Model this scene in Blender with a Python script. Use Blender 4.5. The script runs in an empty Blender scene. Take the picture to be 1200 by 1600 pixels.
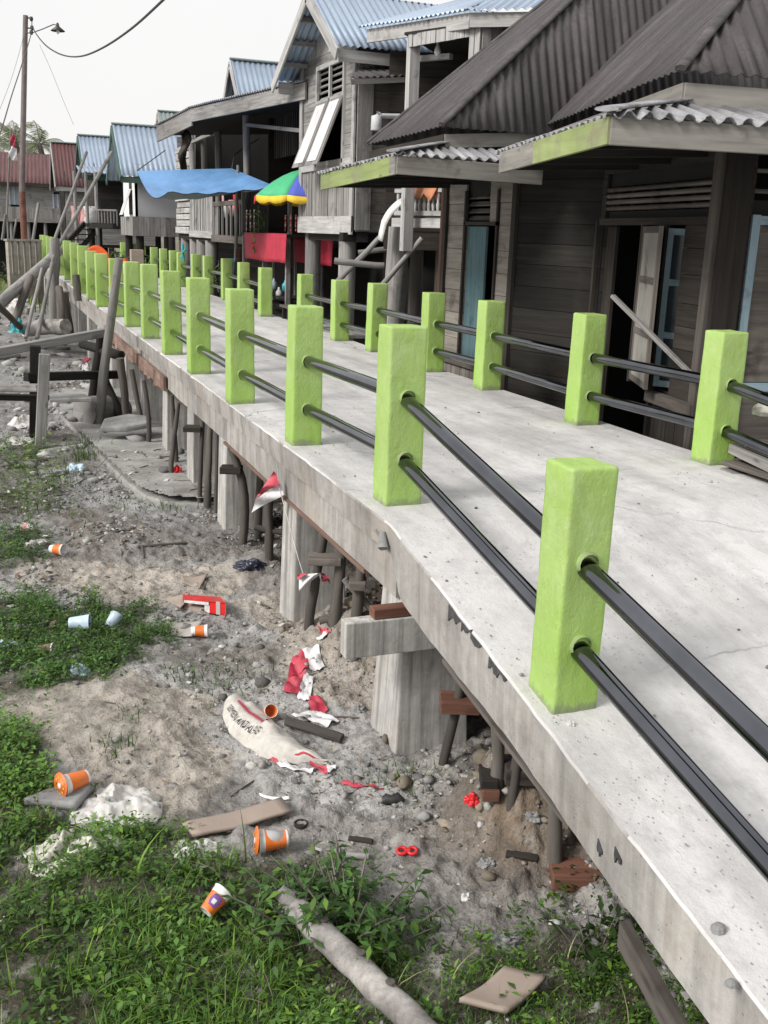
import bpy, bmesh, math, random
import numpy as np
from mathutils import Vector, Matrix, noise as mnoise
from math import radians as rad, sin, cos, pi

random.seed(7); np.random.seed(7)
SC = bpy.context.scene
COL = SC.collection

# ------------------------------------------------------------------ camera model (world: +Y runs along the bridge, +X to its right)
FPX = 1600.0; EYE = 1.1
_p = math.atan(433/1600.); _r = rad(2.0); _a = rad(21.2)
_U = np.array([cos(_p)*sin(_r), cos(_p)*cos(_r), sin(_p)])
_F = np.array([0, 0, -1.]); _F = _F - _U*_F.dot(_U); _F /= np.linalg.norm(_F)
_R = np.cross(_F, _U)
def _br(v): return np.array([v[0]*cos(_a)+v[1]*sin(_a), -v[0]*sin(_a)+v[1]*cos(_a), v[2]])
AX = [_br(np.array([_R[i], _F[i], _U[i]])) for i in range(3)]
FWD = _br(np.array([0, 1., 0]))
CAM = np.array([0, 0, EYE])
def ray(px, py):
    return AX[0]*((px-600)/FPX) + AX[1]*(-(py-800)/FPX) - AX[2]
def V(p): return Vector((float(p[0]), float(p[1]), float(p[2])))
def onZ(px, py, z): d = ray(px, py); return V(CAM + d*((z-EYE)/d[2]))
def onX(px, py, x): d = ray(px, py); return V(CAM + d*(x/d[0]))
def onY(px, py, y): d = ray(px, py); return V(CAM + d*(y/d[1]))
def D(px, py, dep): d = ray(px, py); return V(CAM + d*(dep/d.dot(FWD)))
def proj(P):
    v = np.array(P)-CAM; c = [v.dot(a) for a in AX]
    return 600+FPX*c[0]/-c[2], 800-FPX*c[1]/-c[2]
def onPlane(px, py, P, n):
    d = V(ray(px, py)); C = V(CAM); n = Vector(n)
    return C + d*((Vector(P)-C).dot(n)/d.dot(n))

# ------------------------------------------------------------------ noise
def _hash(ix, iy, s):
    n = (ix.astype(np.int64)*374761393 + iy.astype(np.int64)*668265263 + s*1442695041) & 0x7fffffff
    n = ((n ^ (n >> 13))*1274126177) & 0x7fffffff
    return ((n ^ (n >> 16)) & 0xffff)/65535.0
def vnoise(x, y, s=0):
    x = np.asarray(x, float); y = np.asarray(y, float)
    ix = np.floor(x); iy = np.floor(y); fx = x-ix; fy = y-iy
    fx = fx*fx*(3-2*fx); fy = fy*fy*(3-2*fy)
    a = _hash(ix, iy, s); b = _hash(ix+1, iy, s); c = _hash(ix, iy+1, s); d = _hash(ix+1, iy+1, s)
    return (a*(1-fx)+b*fx)*(1-fy)+(c*(1-fx)+d*fx)*fy
def fbm(x, y, o=4, s=0):
    t = 0; a = 1; n = 0
    for i in range(o):
        t = t + a*vnoise(x*2**i+i*17.3, y*2**i-i*9.1, s+i); n += a; a *= .5
    return t/n - .5

def poly_xy(pts, z=-1.0): return np.array([onZ(x, y, z)[:2] for x, y in pts])
def inpoly(P, x, y):
    x = np.asarray(x, float); y = np.asarray(y, float); r = np.zeros(x.shape, bool); n = len(P); j = n-1
    for i in range(n):
        xi, yi = P[i]; xj, yj = P[j]
        c = ((yi > y) != (yj > y)) & (x < (xj-xi)*(y-yi)/(yj-yi+1e-12)+xi)
        r ^= c; j = i
    return r

# ------------------------------------------------------------------ terrain height
def bump(x, y, cx, cy, rx, ry, h, p=1.0):
    d = ((x-cx)/rx)**2+((y-cy)/ry)**2
    return h*np.exp(-d**p)
def HT(x, y):
    x = np.asarray(x, float); y = np.asarray(y, float)
    z = -1.0 + 0*x
    z = z + bump(x, y, .36, 4.35, .42, .42, .10)
    z = z + bump(x, y, 1.95, 4.62, .42, .62, .22, 1.5)
    z = z + bump(x, y, 1.68, 2.90, .17, .22, .25, 1.5)
    z = z + bump(x, y, 2.25, 2.7, .45, .8, .20, 1.3)
    z = z - bump(x, y, 1.25, 5.3, .25, .35, .04)
    z = z + bump(x, y, .95, 7.1, .35, .45, .07)
    z = z + bump(x, y, .3, 6.9, .5, .6, .05)
    z = z + bump(x, y, 1.55, 6.05, .18, .25, .09)
    r = np.hypot(x-1, y-5); near = np.exp(-(r/14)**2)
    z = z + fbm(x*1.3, y*1.3, 3, 3)*.09*near + fbm(x*5, y*5, 3, 9)*.05*near + fbm(x*21, y*21, 3, 5)*.034*near + np.clip(fbm(x*11, y*11, 3, 14)-.04, 0, 1)*.09*near + fbm(x*55, y*55, 2, 6)*.012*near*(y < 8)
    cl = np.clip(bump(x, y, 1.7, 2.9, .4, .5, 1)+bump(x, y, 1.95, 4.6, .5, .7, 1), 0, 1)
    z = z + cl*np.abs(fbm(x*13, y*13, 4, 21))*.24
    z = z + fbm(x*.05, y*.05, 2, 2)*.3*(1-near)*np.clip((r-25)/40, 0, 1)
    return z
PATHP = [(p.x, p.y) for p in [onZ(x, y, -.92) for x, y in [(92, 640), (128, 678), (163, 712), (196, 744), (226, 766), (262, 776), (330, 780)]]]
PATHP += [(1.9, PATHP[-1][1]), (2.2, 13.5), (.8, 13.5)]
def HTP(x, y):
    x = np.asarray(x, float); y = np.asarray(y, float); z = HT(x, y); i = inpoly(PATHP, x, y)
    return np.where(i, np.maximum(z, -.92+fbm(x*5, y*5, 3, 19)*.03), z)
def HZ(x, y): return float(HTP(np.array([x]), np.array([y]))[0])
def T(px, py):
    d = ray(px, py); lo = .5; t = .5
    while t < 80:
        P = CAM+d*t
        if P[2] < HZ(P[0], P[1]): break
        lo = t; t += .05+.01*t
    hi = t
    for _ in range(18):
        m = (lo+hi)/2; P = CAM+d*m
        if P[2] < HZ(P[0], P[1]): hi = m
        else: lo = m
    return V(CAM+d*hi)

# ------------------------------------------------------------------ mesh builder
class MB:
    def __init__(s): s.v = []; s.f = []; s.uv = []; s.m = []; s.sm = []
    def add(s, vs, fs, uvs=None, mi=0, sm=False):
        o = len(s.v); s.v += [Vector(p) for p in vs]
        for i, f in enumerate(fs):
            s.f.append([o+k for k in f]); s.m.append(mi); s.sm.append(sm)
            s.uv.append(uvs[i] if uvs else [(vs[k][0], vs[k][1]) for k in f])
        return s
    def hexa(s, c, mi=0, L=None, uo=None):
        # c: 8 corners, 0-3 one end (ccw), 4-7 the other end; u runs end to end
        if uo is None: uo = (random.uniform(0, 90), random.uniform(0, 90))
        c = [Vector(p) for p in c]; l = (c[4]-c[0]).length; w = (c[1]-c[0]).length; h = (c[2]-c[1]).length
        fs = [(3, 2, 1, 0), (4, 5, 6, 7), (0, 1, 5, 4), (1, 2, 6, 5), (2, 3, 7, 6), (3, 0, 4, 7)]
        q = lambda a, b, cc, d: [(uo[0]+a, uo[1]+b), (uo[0]+cc, uo[1]+b), (uo[0]+cc, uo[1]+d), (uo[0]+a, uo[1]+d)]
        uvs = [q(0, 0, h*.3, w), q(0, 0, h*.3, w)]
        def side(b, d): return [(uo[0], uo[1]+b), (uo[0], uo[1]+d), (uo[0]+l, uo[1]+d), (uo[0]+l, uo[1]+b)]
        uvs += [side(0, w), side(w, w+h), side(w+h, 2*w+h), side(2*w+h, 2*w+2*h)]
        return s.add(c, fs, uvs, mi)
    def beam(s, p0, p1, w, h, up=(0, 0, 1), mi=0, w1=None, h1=None, uo=None):
        p0 = Vector(p0); p1 = Vector(p1); d = (p1-p0).normalized(); up = Vector(up)
        if abs(d.dot(up.normalized())) > .98: up = Vector((1, 0, 0)) if abs(d.x) < .9 else Vector((0, 1, 0))
        sd = d.cross(up).normalized(); u = sd.cross(d).normalized()
        w1 = w if w1 is None else w1; h1 = h if h1 is None else h1
        e = lambda p, a, b: [p-sd*a/2-u*b/2, p+sd*a/2-u*b/2, p+sd*a/2+u*b/2, p-sd*a/2+u*b/2]
        return s.hexa(e(p0, w, h)+e(p1, w1, h1), mi, uo=uo)
    def tube(s, pts, rr, n=8, wob=0, mi=0, cap=True, sm=True, sq=1.0, up=(0, 0, 1)):
        pts = [Vector(p) for p in pts]; k = len(pts)
        if not hasattr(rr, '__len__'): rr = [rr]*k
        rings = []; uo = (random.uniform(0, 90), random.uniform(0, 90)); acc = 0; us = []
        for i, p in enumerate(pts):
            d = (pts[min(i+1, k-1)]-pts[max(i-1, 0)]).normalized(); u0 = Vector(up)
            if abs(d.dot(u0)) > .95: u0 = Vector((1, 0, 0))
            a = d.cross(u0).normalized(); b = a.cross(d).normalized()
            if i: acc += (p-pts[i-1]).length
            us.append(acc); ring = []
            for j in range(n):
                t = 2*pi*j/n; r = rr[i]*(1+wob*mnoise.noise(Vector((cos(t)*1.3+uo[0], sin(t)*1.3, acc*3+uo[1]))))
                ring.append(p+a*(cos(t)*r)+b*(sin(t)*r*sq))
            rings.append(ring)
        vs = [v for r in rings for v in r]; fs = []; uvs = []
        cir = 2*pi*max(rr)
        for i in range(k-1):
            for j in range(n):
                j2 = (j+1) % n
                fs.append((i*n+j, i*n+j2, (i+1)*n+j2, (i+1)*n+j))
                v0 = uo[1]+cir*j/n; v1 = uo[1]+cir*(j+1)/n
                uvs.append([(uo[0]+us[i], v0), (uo[0]+us[i], v1), (uo[0]+us[i+1], v1), (uo[0]+us[i+1], v0)])
        s.add(vs, fs, uvs, mi, sm)
        if cap:
            for ring, rev in ((rings[0], True), (rings[-1], False)):
                r = ring[::-1] if rev else ring
                s.add(r, [tuple(range(n))], [[(uo[0]+.3*cos(2*pi*j/n)*.1, uo[1]+.1*sin(2*pi*j/n)) for j in range(n)]], mi)
        return s
    def sheet(s, grid, mi=0, sm=True, flip=False):
        m = len(grid); n = len(grid[0]); vs = [Vector(p) for row in grid for p in row]; fs = []; uvs = []
        cu = [0]; cv = [0]
        for i in range(1, m): cu.append(cu[-1]+(Vector(grid[i][n//2])-Vector(grid[i-1][n//2])).length)
        for j in range(1, n): cv.append(cv[-1]+(Vector(grid[m//2][j])-Vector(grid[m//2][j-1])).length)
        for i in range(m-1):
            for j in range(n-1):
                f = (i*n+j, i*n+j+1, (i+1)*n+j+1, (i+1)*n+j); w = [(cu[i], cv[j]), (cu[i], cv[j+1]), (cu[i+1], cv[j+1]), (cu[i+1], cv[j])]
                if flip: f = f[::-1]; w = w[::-1]
                fs.append(f); uvs.append(w)
        return s.add(vs, fs, uvs, mi, sm)
    def prism(s, poly, vec, mi=0):
        n = len(poly); a = [Vector(p) for p in poly]; vec = Vector(vec); b = [p+vec for p in a]
        uo = (random.uniform(0, 90), random.uniform(0, 90))
        nn = (a[1]-a[0]).cross(a[2]-a[0]).normalized(); ex = (a[1]-a[0]).normalized(); ey = nn.cross(ex)
        uv = [((p-a[0]).dot(ex)+uo[0], (p-a[0]).dot(ey)+uo[1]) for p in a]
        fs = [tuple(range(n)), tuple(range(2*n-1, n-1, -1))]; uvs = [uv, uv[::-1]]
        for i in range(n):
            j = (i+1) % n; fs.append((i, n+i, n+j, j)); l = (a[j]-a[i]).length
            uvs.append([(uo[0], uo[1]), (uo[0], uo[1]+vec.length), (uo[0]+l, uo[1]+vec.length), (uo[0]+l, uo[1])])
        return s.add(a+b, fs, uvs, mi)
    def lathe(s, prof, M, n=20, mi=0, sm=True, mis=None):
        # prof: list of (r, z); M: Matrix placing local axis z
        k = len(prof); vs = [M @ Vector((r*cos(2*pi*j/n), r*sin(2*pi*j/n), z)) for r, z in prof for j in range(n)]
        o = len(s.v); s.v += vs
        for i in range(k-1):
            for j in range(n):
                j2 = (j+1) % n; s.f.append([o+i*n+j, o+i*n+j2, o+(i+1)*n+j2, o+(i+1)*n+j])
                s.m.append(mis[i] if mis else mi); s.sm.append(sm)
                s.uv.append([(j/n, prof[i][1]), ((j+1)/n, prof[i][1]), ((j+1)/n, prof[i+1][1]), (j/n, prof[i+1][1])])
        return s

OFF = {}
def link_mesh(name, mb, mats, off=Vector((0, 0, 0)), fixn=True):
    me = bpy.data.meshes.new(name)
    me.from_pydata([tuple(v-off) for v in mb.v], [], mb.f)
    uvl = me.uv_layers.new(name='UVMap')
    flat = [c for f in mb.uv for uv in f for c in uv]
    uvl.data.foreach_set('uv', flat)
    if not isinstance(mats, (list, tuple)): mats = [mats]
    for m in mats: me.materials.append(m)
    me.polygons.foreach_set('material_index', mb.m)
    me.polygons.foreach_set('use_smooth', mb.sm)
    if fixn:
        bm = bmesh.new(); bm.from_mesh(me); bmesh.ops.recalc_face_normals(bm, faces=bm.faces); bm.to_mesh(me); bm.free()
    me.update()
    o = bpy.data.objects.new(name, me); COL.objects.link(o)
    return o
def tag(o, label, cat, group=None, kind=None):
    if label: o['label'] = label
    if cat: o['category'] = cat
    if group: o['group'] = group
    if kind: o['kind'] = kind
    return o
def thing(name, loc, label, cat, group=None):
    o = bpy.data.objects.new(name, None); COL.objects.link(o); o.location = Vector(loc); o.empty_display_size = .1
    OFF[o.name] = Vector(loc); return tag(o, label, cat, group)
def part(name, mb, mat, parent, label=None, fixn=True):
    off = OFF[parent.name]; o = link_mesh(name, mb, mat, off, fixn); o.parent = parent; OFF[o.name] = off
    if label: o['label'] = label
    return o
def solo(name, mb, mat, label, cat, group=None, kind=None, fixn=True):
    xs = [v.x for v in mb.v]; ys = [v.y for v in mb.v]; zs = [v.z for v in mb.v]
    off = Vector(((min(xs)+max(xs))/2, (min(ys)+max(ys))/2, min(zs)))
    o = link_mesh(name, mb, mat, off, fixn); o.location = off; OFF[o.name] = off
    return tag(o, label, cat, group, kind)
def bev(o, w=.004, seg=2):
    m = o.modifiers.new('Bevel', 'BEVEL'); m.width = w; m.segments = seg; m.limit_method = 'ANGLE'; return o
def solid(o, t=.004):
    m = o.modifiers.new('Solidify', 'SOLIDIFY'); m.thickness = t; m.offset = 0; return o

# ------------------------------------------------------------------ materials
class NT:
    def __init__(s, name):
        s.mat = bpy.data.materials.new(name); s.mat.use_nodes = True; s.t = s.mat.node_tree
        s.b = s.t.nodes['Principled BSDF']; s.out = s.t.nodes['Material Output']
        s.tc = s.t.nodes.new('ShaderNodeTexCoord')
    def n(s, k, **kw):
        x = s.t.nodes.new(k)
        for a, b in kw.items(): setattr(x, a, b)
        return x
    def l(s, a, b): s.t.links.new(a, b)
    def coord(s, src='Object', scale=(1, 1, 1), rot=(0, 0, 0)):
        m = s.n('ShaderNodeMapping'); m.inputs['Scale'].default_value = scale; m.inputs['Rotation'].default_value = rot
        s.l(s.tc.outputs[src], m.inputs['Vector']); return m.outputs['Vector']
    def noise(s, vec, scale=5, det=4, rough=.6, dist=0):
        x = s.n('ShaderNodeTexNoise'); x.inputs['Scale'].default_value = scale; x.inputs['Detail'].default_value = det
        x.inputs['Roughness'].default_value = rough; x.inputs['Distortion'].default_value = dist
        s.l(vec, x.inputs['Vector']); return x.outputs['Fac']
    def ramp(s, fac, stops):
        r = s.n('ShaderNodeValToRGB'); e = r.color_ramp.elements
        while len(e) < len(stops): e.new(.5)
        for el, (p, c) in zip(e, stops):
            el.position = p; el.color = (c[0], c[1], c[2], 1) if hasattr(c, '__len__') else (c, c, c, 1)
        s.l(fac, r.inputs['Fac']); return r.outputs['Color']
    def mix(s, fac, a, b, mode='MIX'):
        m = s.n('ShaderNodeMix', data_type='RGBA', blend_type=mode)
        for k, v in ((0, fac), (6, a), (7, b)):
            if hasattr(v, 'is_linked'): s.l(v, m.inputs[k])
            elif hasattr(v, '__len__'): m.inputs[k].default_value = (v[0], v[1], v[2], 1)
            else: m.inputs[k].default_value = v
        return m.outputs[2]
    def math(s, op, a, b):
        m = s.n('ShaderNodeMath', operation=op)
        for k, v in ((0, a), (1, b)):
            if hasattr(v, 'is_linked'): s.l(v, m.inputs[k])
            else: m.inputs[k].default_value = v
        return m.outputs[0]
    def bump(s, h, st=.3, dist=.01, prev=None):
        x = s.n('ShaderNodeBump'); x.inputs['Strength'].default_value = st; x.inputs['Distance'].default_value = dist
        s.l(h, x.inputs['Height'])
        if prev is not None: s.l(prev, x.inputs['Normal'])
        return x.outputs['Normal']
    def fin(s, col, rough=.8, metal=0, normal=None, spec=None):
        if hasattr(col, 'is_linked'): s.l(col, s.b.inputs['Base Color'])
        else: s.b.inputs['Base Color'].default_value = (*col, 1)
        if hasattr(rough, 'is_linked'): s.l(rough, s.b.inputs['Roughness'])
        else: s.b.inputs['Roughness'].default_value = rough
        s.b.inputs['Metallic'].default_value = metal
        if normal is not None: s.l(normal, s.b.inputs['Normal'])
        if spec is not None: s.b.inputs['Specular IOR Level'].default_value = spec
        return s.mat

def m_plain(name, c, rough=.7, metal=0, var=.25, scale=8, bumpd=.002, dirt=0):
    t = NT(name); f = t.noise(t.coord(), scale, 5)
    col = t.mix(t.ramp(f, [(.3, 0), (.7, 1)]), tuple(x*(1-var) for x in c), tuple(min(1, x*(1+var)) for x in c))
    if dirt:
        col = t.mix(t.math('MULTIPLY', t.ramp(t.noise(t.coord(), 19, 6, .7, .4), [(.44, 0), (.68, 1)]), dirt), col, (.27, .235, .195))
    return t.fin(col, rough, metal, t.bump(t.noise(t.coord(), scale*6, 3), .3, bumpd))
def m_wood(name, dark, light, grain=30, tone=.6, rough=.85, stain=(.03, .025, .02), stainlo=.62):
    t = NT(name); uv = t.coord('UV', (1.6, grain, 1))
    g = t.noise(uv, 1.0, 6, .65, .4)
    col = t.ramp(g, [(.25, dark), (.5, tuple((a+b)/2 for a, b in zip(dark, light))), (.75, light)])
    tn = t.noise(t.coord('UV', (.35, .8, 1)), 1.0, 2, .5)
    col = t.mix(t.math('MULTIPLY', t.ramp(tn, [(.35, 1), (.65, 0)]), tone), col, tuple(x*.45 for x in dark))
    st = t.noise(t.coord('Object'), 3.0, 5, .65)
    col = t.mix(t.ramp(st, [(stainlo-.06, 0), (stainlo+.12, .8)]), col, stain)
    kn = t.n('ShaderNodeTexVoronoi'); kn.inputs['Scale'].default_value = 1.0; t.l(t.coord('UV', (2.2, 7, 1)), kn.inputs['Vector'])
    col = t.mix(t.ramp(kn.outputs['Distance'], [(.03, .7), (.1, 0)]), col, tuple(x*.4 for x in dark))
    return t.fin(col, rough, 0, t.bump(g, .55, .004), .25)
def m_concrete(name, base, dark, sc=1.0, streak=None, rough=.85, pits=True, bd=.004, warm=None, stk=.6, cracks=False):
    t = NT(name); v = t.coord()
    a = t.noise(v, 1.1*sc, 6, .62); b = t.noise(v, 9*sc, 6, .7)
    col = t.mix(t.ramp(a, [(.32, 0), (.66, 1)]), dark, base)
    col = t.mix(t.math('MULTIPLY', t.ramp(b, [(.46, 0), (.7, 1)]), .45), col, tuple(x*.6 for x in dark))
    if warm: col = t.mix(t.ramp(t.noise(v, 2.3*sc, 4, .6), [(.5, 0), (.7, .6)]), col, warm)
    if streak:
        s2 = t.noise(t.coord('Object', streak), 1.0, 5, .65)
        col = t.mix(t.ramp(s2, [(.42, 0), (.68, stk)]), col, tuple(x*.45 for x in dark))
    nrm = t.bump(t.noise(v, 30*sc, 6, .7), .5, bd)
    if cracks:
        dn_ = t.n('ShaderNodeTexVoronoi', feature='DISTANCE_TO_EDGE'); dn_.inputs['Scale'].default_value = .8
        wv = t.n('ShaderNodeMix', data_type='VECTOR'); wv.inputs[0].default_value = .22; nz_ = t.n('ShaderNodeTexNoise'); nz_.inputs['Scale'].default_value = 3.5; nz_.inputs['Detail'].default_value = 6
        t.l(v, nz_.inputs['Vector']); t.l(v, wv.inputs[4]); t.l(nz_.outputs['Color'], wv.inputs[5]); t.l(wv.outputs[1], dn_.inputs['Vector'])
        cm = t.math('MULTIPLY', t.ramp(dn_.outputs['Distance'], [(.0, 1), (.006, 0)]), t.ramp(t.noise(v, .9, 3), [(.48, 0), (.56, .75)]))
        col = t.mix(cm, col, tuple(x*.3 for x in dark))
        sm_ = t.noise(t.coord('Object', (3, .9, 3)), 1.6, 6, .7); col = t.mix(t.ramp(sm_, [(.56, 0), (.76, .22)]), col, (.33, .32, .315))
    if pits:
        vo = t.n('ShaderNodeTexVoronoi'); vo.inputs['Scale'].default_value = 34*sc; t.l(v, vo.inputs['Vector'])
        pm = t.math('MULTIPLY', t.ramp(vo.outputs['Distance'], [(.08, 1), (.2, 0)]), t.ramp(t.noise(v, 3.1*sc, 3), [(.5, 0), (.62, 1)]))
        col = t.mix(t.math('MULTIPLY', pm, .55), col, tuple(x*.4 for x in dark)); nrm = t.bump(t.math('SUBTRACT', 1.0, pm), .6, .004, nrm)
    return t.fin(col, rough, 0, nrm, .25)
def m_sheet(name, c1, c2, rust=None, rough=.5, metal=0, streak=9, dirt=.5):
    t = NT(name)
    s1 = t.noise(t.coord('UV', (streak, .8, 1)), 1.0, 5, .6)
    col = t.mix(t.ramp(s1, [(.3, 0), (.7, 1)]), c1, c2)
    if rust: col = t.mix(t.ramp(t.noise(t.coord('UV', (2.2, .9, 1)), 1.3, 5, .7), [(.53, 0), (.72, dirt)]), col, rust)
    sp = t.noise(t.coord(), 40, 3, .7)
    col = t.mix(t.ramp(sp, [(.5, 0), (.8, .5)]), col, tuple(x*.5 for x in c1))
    return t.fin(col, rough, metal, t.bump(sp, .3, .003), .3)
def m_leaf(name, rough=.5, tr=.25):
    t = NT(name); at = t.n('ShaderNodeVertexColor'); at.layer_name = 'tint'
    t.fin(at.outputs['Color'], rough, 0, None, .35)
    tl = t.n('ShaderNodeBsdfTranslucent'); t.l(at.outputs['Color'], tl.inputs['Color'])
    mx = t.n('ShaderNodeMixShader'); mx.inputs[0].default_value = tr
    t.l(t.b.outputs[0], mx.inputs[1]); t.l(tl.outputs[0], mx.inputs[2]); t.l(mx.outputs[0], t.out.inputs['Surface'])
    return t.mat

# green paint on rough plaster
def m_paint():
    t = NT('lime_paint'); v = t.coord()
    a = t.noise(v, 3.2, 5, .6); b = t.noise(t.coord('Object', (22, 22, 5)), 1.0, 5, .65)
    col = t.mix(t.ramp(a, [(.3, 0), (.7, 1)]), (.30, .445, .115), (.375, .525, .18))
    col = t.mix(t.ramp(b, [(.5, 0), (.78, .5)]), col, (.29, .44, .08))
    pl = t.noise(t.coord('Object', (5, 5, 3)), 1.0, 6, .7, 1.2)
    col = t.mix(t.ramp(pl, [(.52, 0), (.72, .55)]), col, (.44, .56, .27))
    ch = t.noise(v, 48, 5, .7)
    col = t.mix(t.ramp(ch, [(.68, 0), (.74, .6)]), col, (.50, .52, .42))
    sx = t.n('ShaderNodeSeparateXYZ'); t.l(t.coord('UV'), sx.inputs[0])
    h = t.math('ADD', sx.outputs['Y'], t.math('MULTIPLY', t.math('SUBTRACT', t.noise(v, 26, 4), .5), .09))
    col = t.mix(t.ramp(h, [(.0, .9), (.016, .7), (.034, 0)]), col, (.22, .22, .18))
    lo = t.noise(t.coord('Object', (6, 6, 2)), 1.2, 4, .6)
    col = t.mix(t.math('MULTIPLY', t.ramp(h, [(.1, 1), (.5, 0)]), t.ramp(lo, [(.35, 0), (.7, .55)])), col, (.27, .50, .05))
    n1 = t.bump(t.noise(t.coord('Object', (1, 1, .45)), 34, 6, .72, .8), .7, .007)
    n2 = t.bump(t.noise(v, 10, 4, .6, .5), .6, .010, n1)
    return t.fin(col, .62, 0, n2, .3)
PAINT = m_paint()
def m_steel():
    t = NT('stainless_steel'); f = t.noise(t.coord('Object', (20, 1.2, 20)), 1.0, 4)
    r = t.ramp(f, [(.3, .025), (.7, .07)])
    col = t.mix(t.ramp(t.noise(t.coord(), 2.5, 4), [(.4, 0), (.7, 1)]), (.12, .125, .14), (.18, .185, .205))
    return t.fin(col, r, 1.0)
STEEL = m_steel()
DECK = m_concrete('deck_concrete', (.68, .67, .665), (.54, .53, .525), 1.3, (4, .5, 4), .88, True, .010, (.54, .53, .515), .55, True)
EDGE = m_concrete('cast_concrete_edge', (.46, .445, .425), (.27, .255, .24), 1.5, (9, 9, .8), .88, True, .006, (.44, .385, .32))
PIER = m_concrete('pier_concrete', (.60, .59, .565), (.36, .35, .335), 1.6, (30, 30, .5), .88, False, .004, (.42, .38, .33), .85)
STAIN = m_plain('bitumen_stain', (.055, .055, .058), .8, 0, .4, 30)
ROCK = m_concrete('grey_rock', (.36, .36, .36), (.17, .17, .17), 5, None, .9, False, .006)
PATHC = m_concrete('old_path_concrete', (.40, .395, .38), (.20, .195, .185), 3, None, .92, False, .012)
W_GREY = m_wood('weathered_grey_wood', (.13, .125, .12), (.47, .455, .44), 26, .55)
W_PALE = m_wood('pale_bleached_wood', (.24, .235, .23), (.62, .61, .60), 24, .4)
W_GREYB = m_wood('grey_brown_wood', (.17, .152, .135), (.50, .455, .41), 24, .5)
W_MID = m_wood('mid_brown_wood', (.075, .066, .06), (.27, .24, .215), 26, .6)
W_BROWN = m_wood('dark_brown_wood', (.020, .017, .015), (.082, .070, .061), 28, .6)
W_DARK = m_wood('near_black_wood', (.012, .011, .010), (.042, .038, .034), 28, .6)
W_RED = m_wood('red_brown_wood', (.10, .042, .03), (.26, .13, .09), 22, .5)
W_ORANGE = m_wood('orange_formwork_wood', (.15, .09, .07), (.37, .26, .21), 22, .5)
W_LOG = m_concrete('grey_log_bark', (.50, .48, .46), (.19, .175, .165), 5, (8, 8, 8), .9, False, .008)
W_POLE = m_wood('grey_brown_pole_bark', (.06, .055, .05), (.21, .19, .17), 12, .6)
W_POLEL = m_wood('silver_pole_wood', (.13, .125, .12), (.36, .345, .33), 14, .5)
W_GREEN = m_wood('faded_green_fascia_paint', (.22, .28, .10), (.42, .50, .22), 14, .5, .85, (.22, .20, .15), .52)
W_FASC = m_wood('bare_fascia_wood', (.16, .15, .135), (.40, .385, .35), 20, .45)
W_TEAL = m_wood('faded_teal_paint', (.06, .12, .14), (.17, .27, .30), 20, .5)
W_SKY = m_wood('faded_sky_blue_paint', (.22, .32, .38), (.40, .52, .58), 20, .35)
W_WHITE = m_wood('chalky_white_paint', (.55, .55, .56), (.78, .78, .79), 20, .2, .7, (.3, .28, .26), .68)
W_PANEL = m_wood('faded_cream_paint', (.22, .21, .19), (.42, .41, .38), 14, .4)
ROOFD = m_sheet('dark_iron_roof', (.042, .039, .040), (.098, .090, .091), (.16, .15, .15), .75, 0, 15, .55)
ROOFG = m_sheet('grey_worn_roof_sheet', (.13, .13, .135), (.42, .42, .44), (.05, .045, .045), .55, .2, 10, .6)
ROOFB = m_sheet('blue_grey_zinc_roof', (.27, .345, .44), (.40, .47, .57), (.30, .31, .33), .42, .25, 14, .35)
ROOFR = m_sheet('red_brown_roof', (.085, .04, .04), (.15, .075, .075), (.10, .065, .06), .6, 0, 12, .4)
ROOFN = m_sheet('green_grey_roof', (.20, .25, .24), (.30, .35, .34), (.2, .2, .19), .6, 0, 12, .4)
WALLG = m_plain('grey_render', (.40, .40, .42), .9, 0, .08, 2)
WALLW = m_plain('white_render', (.72, .72, .71), .9, 0, .06, 2)
GREENT = m_plain('dark_green_trim', (.05, .11, .085), .6, 0, .2)
DARKIN = m_plain('dark_interior', (.012, .0115, .011), .95, 0, .3, 3)  # near-black colour stands in for the shade inside unlit rooms
GLASS = m_plain('dark_window_glass', (.03, .04, .05), .15, 0, .2, 2, .0002)
TARPB = m_plain('blue_tarpaulin', (.12, .29, .56), .5, 0, .22, 2.5, .02, .25)
TARPG = m_plain('dark_green_tarpaulin_underside', (.05, .085, .085), .55, 0, .2, 5)
RED = m_plain('red_cloth', (.42, .022, .05), .7, 0, .2, 6)
REDP = m_plain('red_plastic', (.62, .02, .025), .35, 0, .15, 9)
FLAGR = m_plain('flag_red_plastic', (.50, .03, .07), .5, 0, .22, 14, .002, .35)
FLAGW = m_plain('flag_white_plastic', (.72, .72, .74), .5, 0, .10, 14, .002, .5)
WHITEP = m_plain('white_plastic', (.72, .72, .71), .45, 0, .07, 14, .002, .55)
ORANGE = m_plain('orange_print', (.72, .16, .015), .5, 0, .15, 22, .002, .5)
ORANGE2 = m_plain('orange_plastic', (.80, .12, .02), .4, 0, .12, 9)
PURPLE = m_plain('purple_print', (.16, .07, .28), .4, 0, .3, 40)
YELLOWP = m_plain('yellow_print', (.80, .42, .03), .4, 0, .2, 30)
SACK = m_plain('off_white_woven_sack', (.53, .51, .475), .8, 0, .12, 9, .004, .5)
INK = m_plain('dark_ink', (.05, .04, .045), .8, 0, .2, 40)
REDINK = m_plain('red_ink', (.42, .05, .08), .8, 0, .2, 40)
CARD = m_wood('brown_cardboard', (.27, .215, .18), (.42, .35, .30), 5, .2, .9, (.2, .17, .15), .66)
CARDP = m_wood('pale_cardboard', (.38, .35, .32), (.52, .49, .46), 5, .2, .9, (.25, .22, .2), .66)
BAGW = m_plain('crumpled_white_film', (.58, .57, .55), .35, 0, .2, 14, .006, .55)
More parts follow.
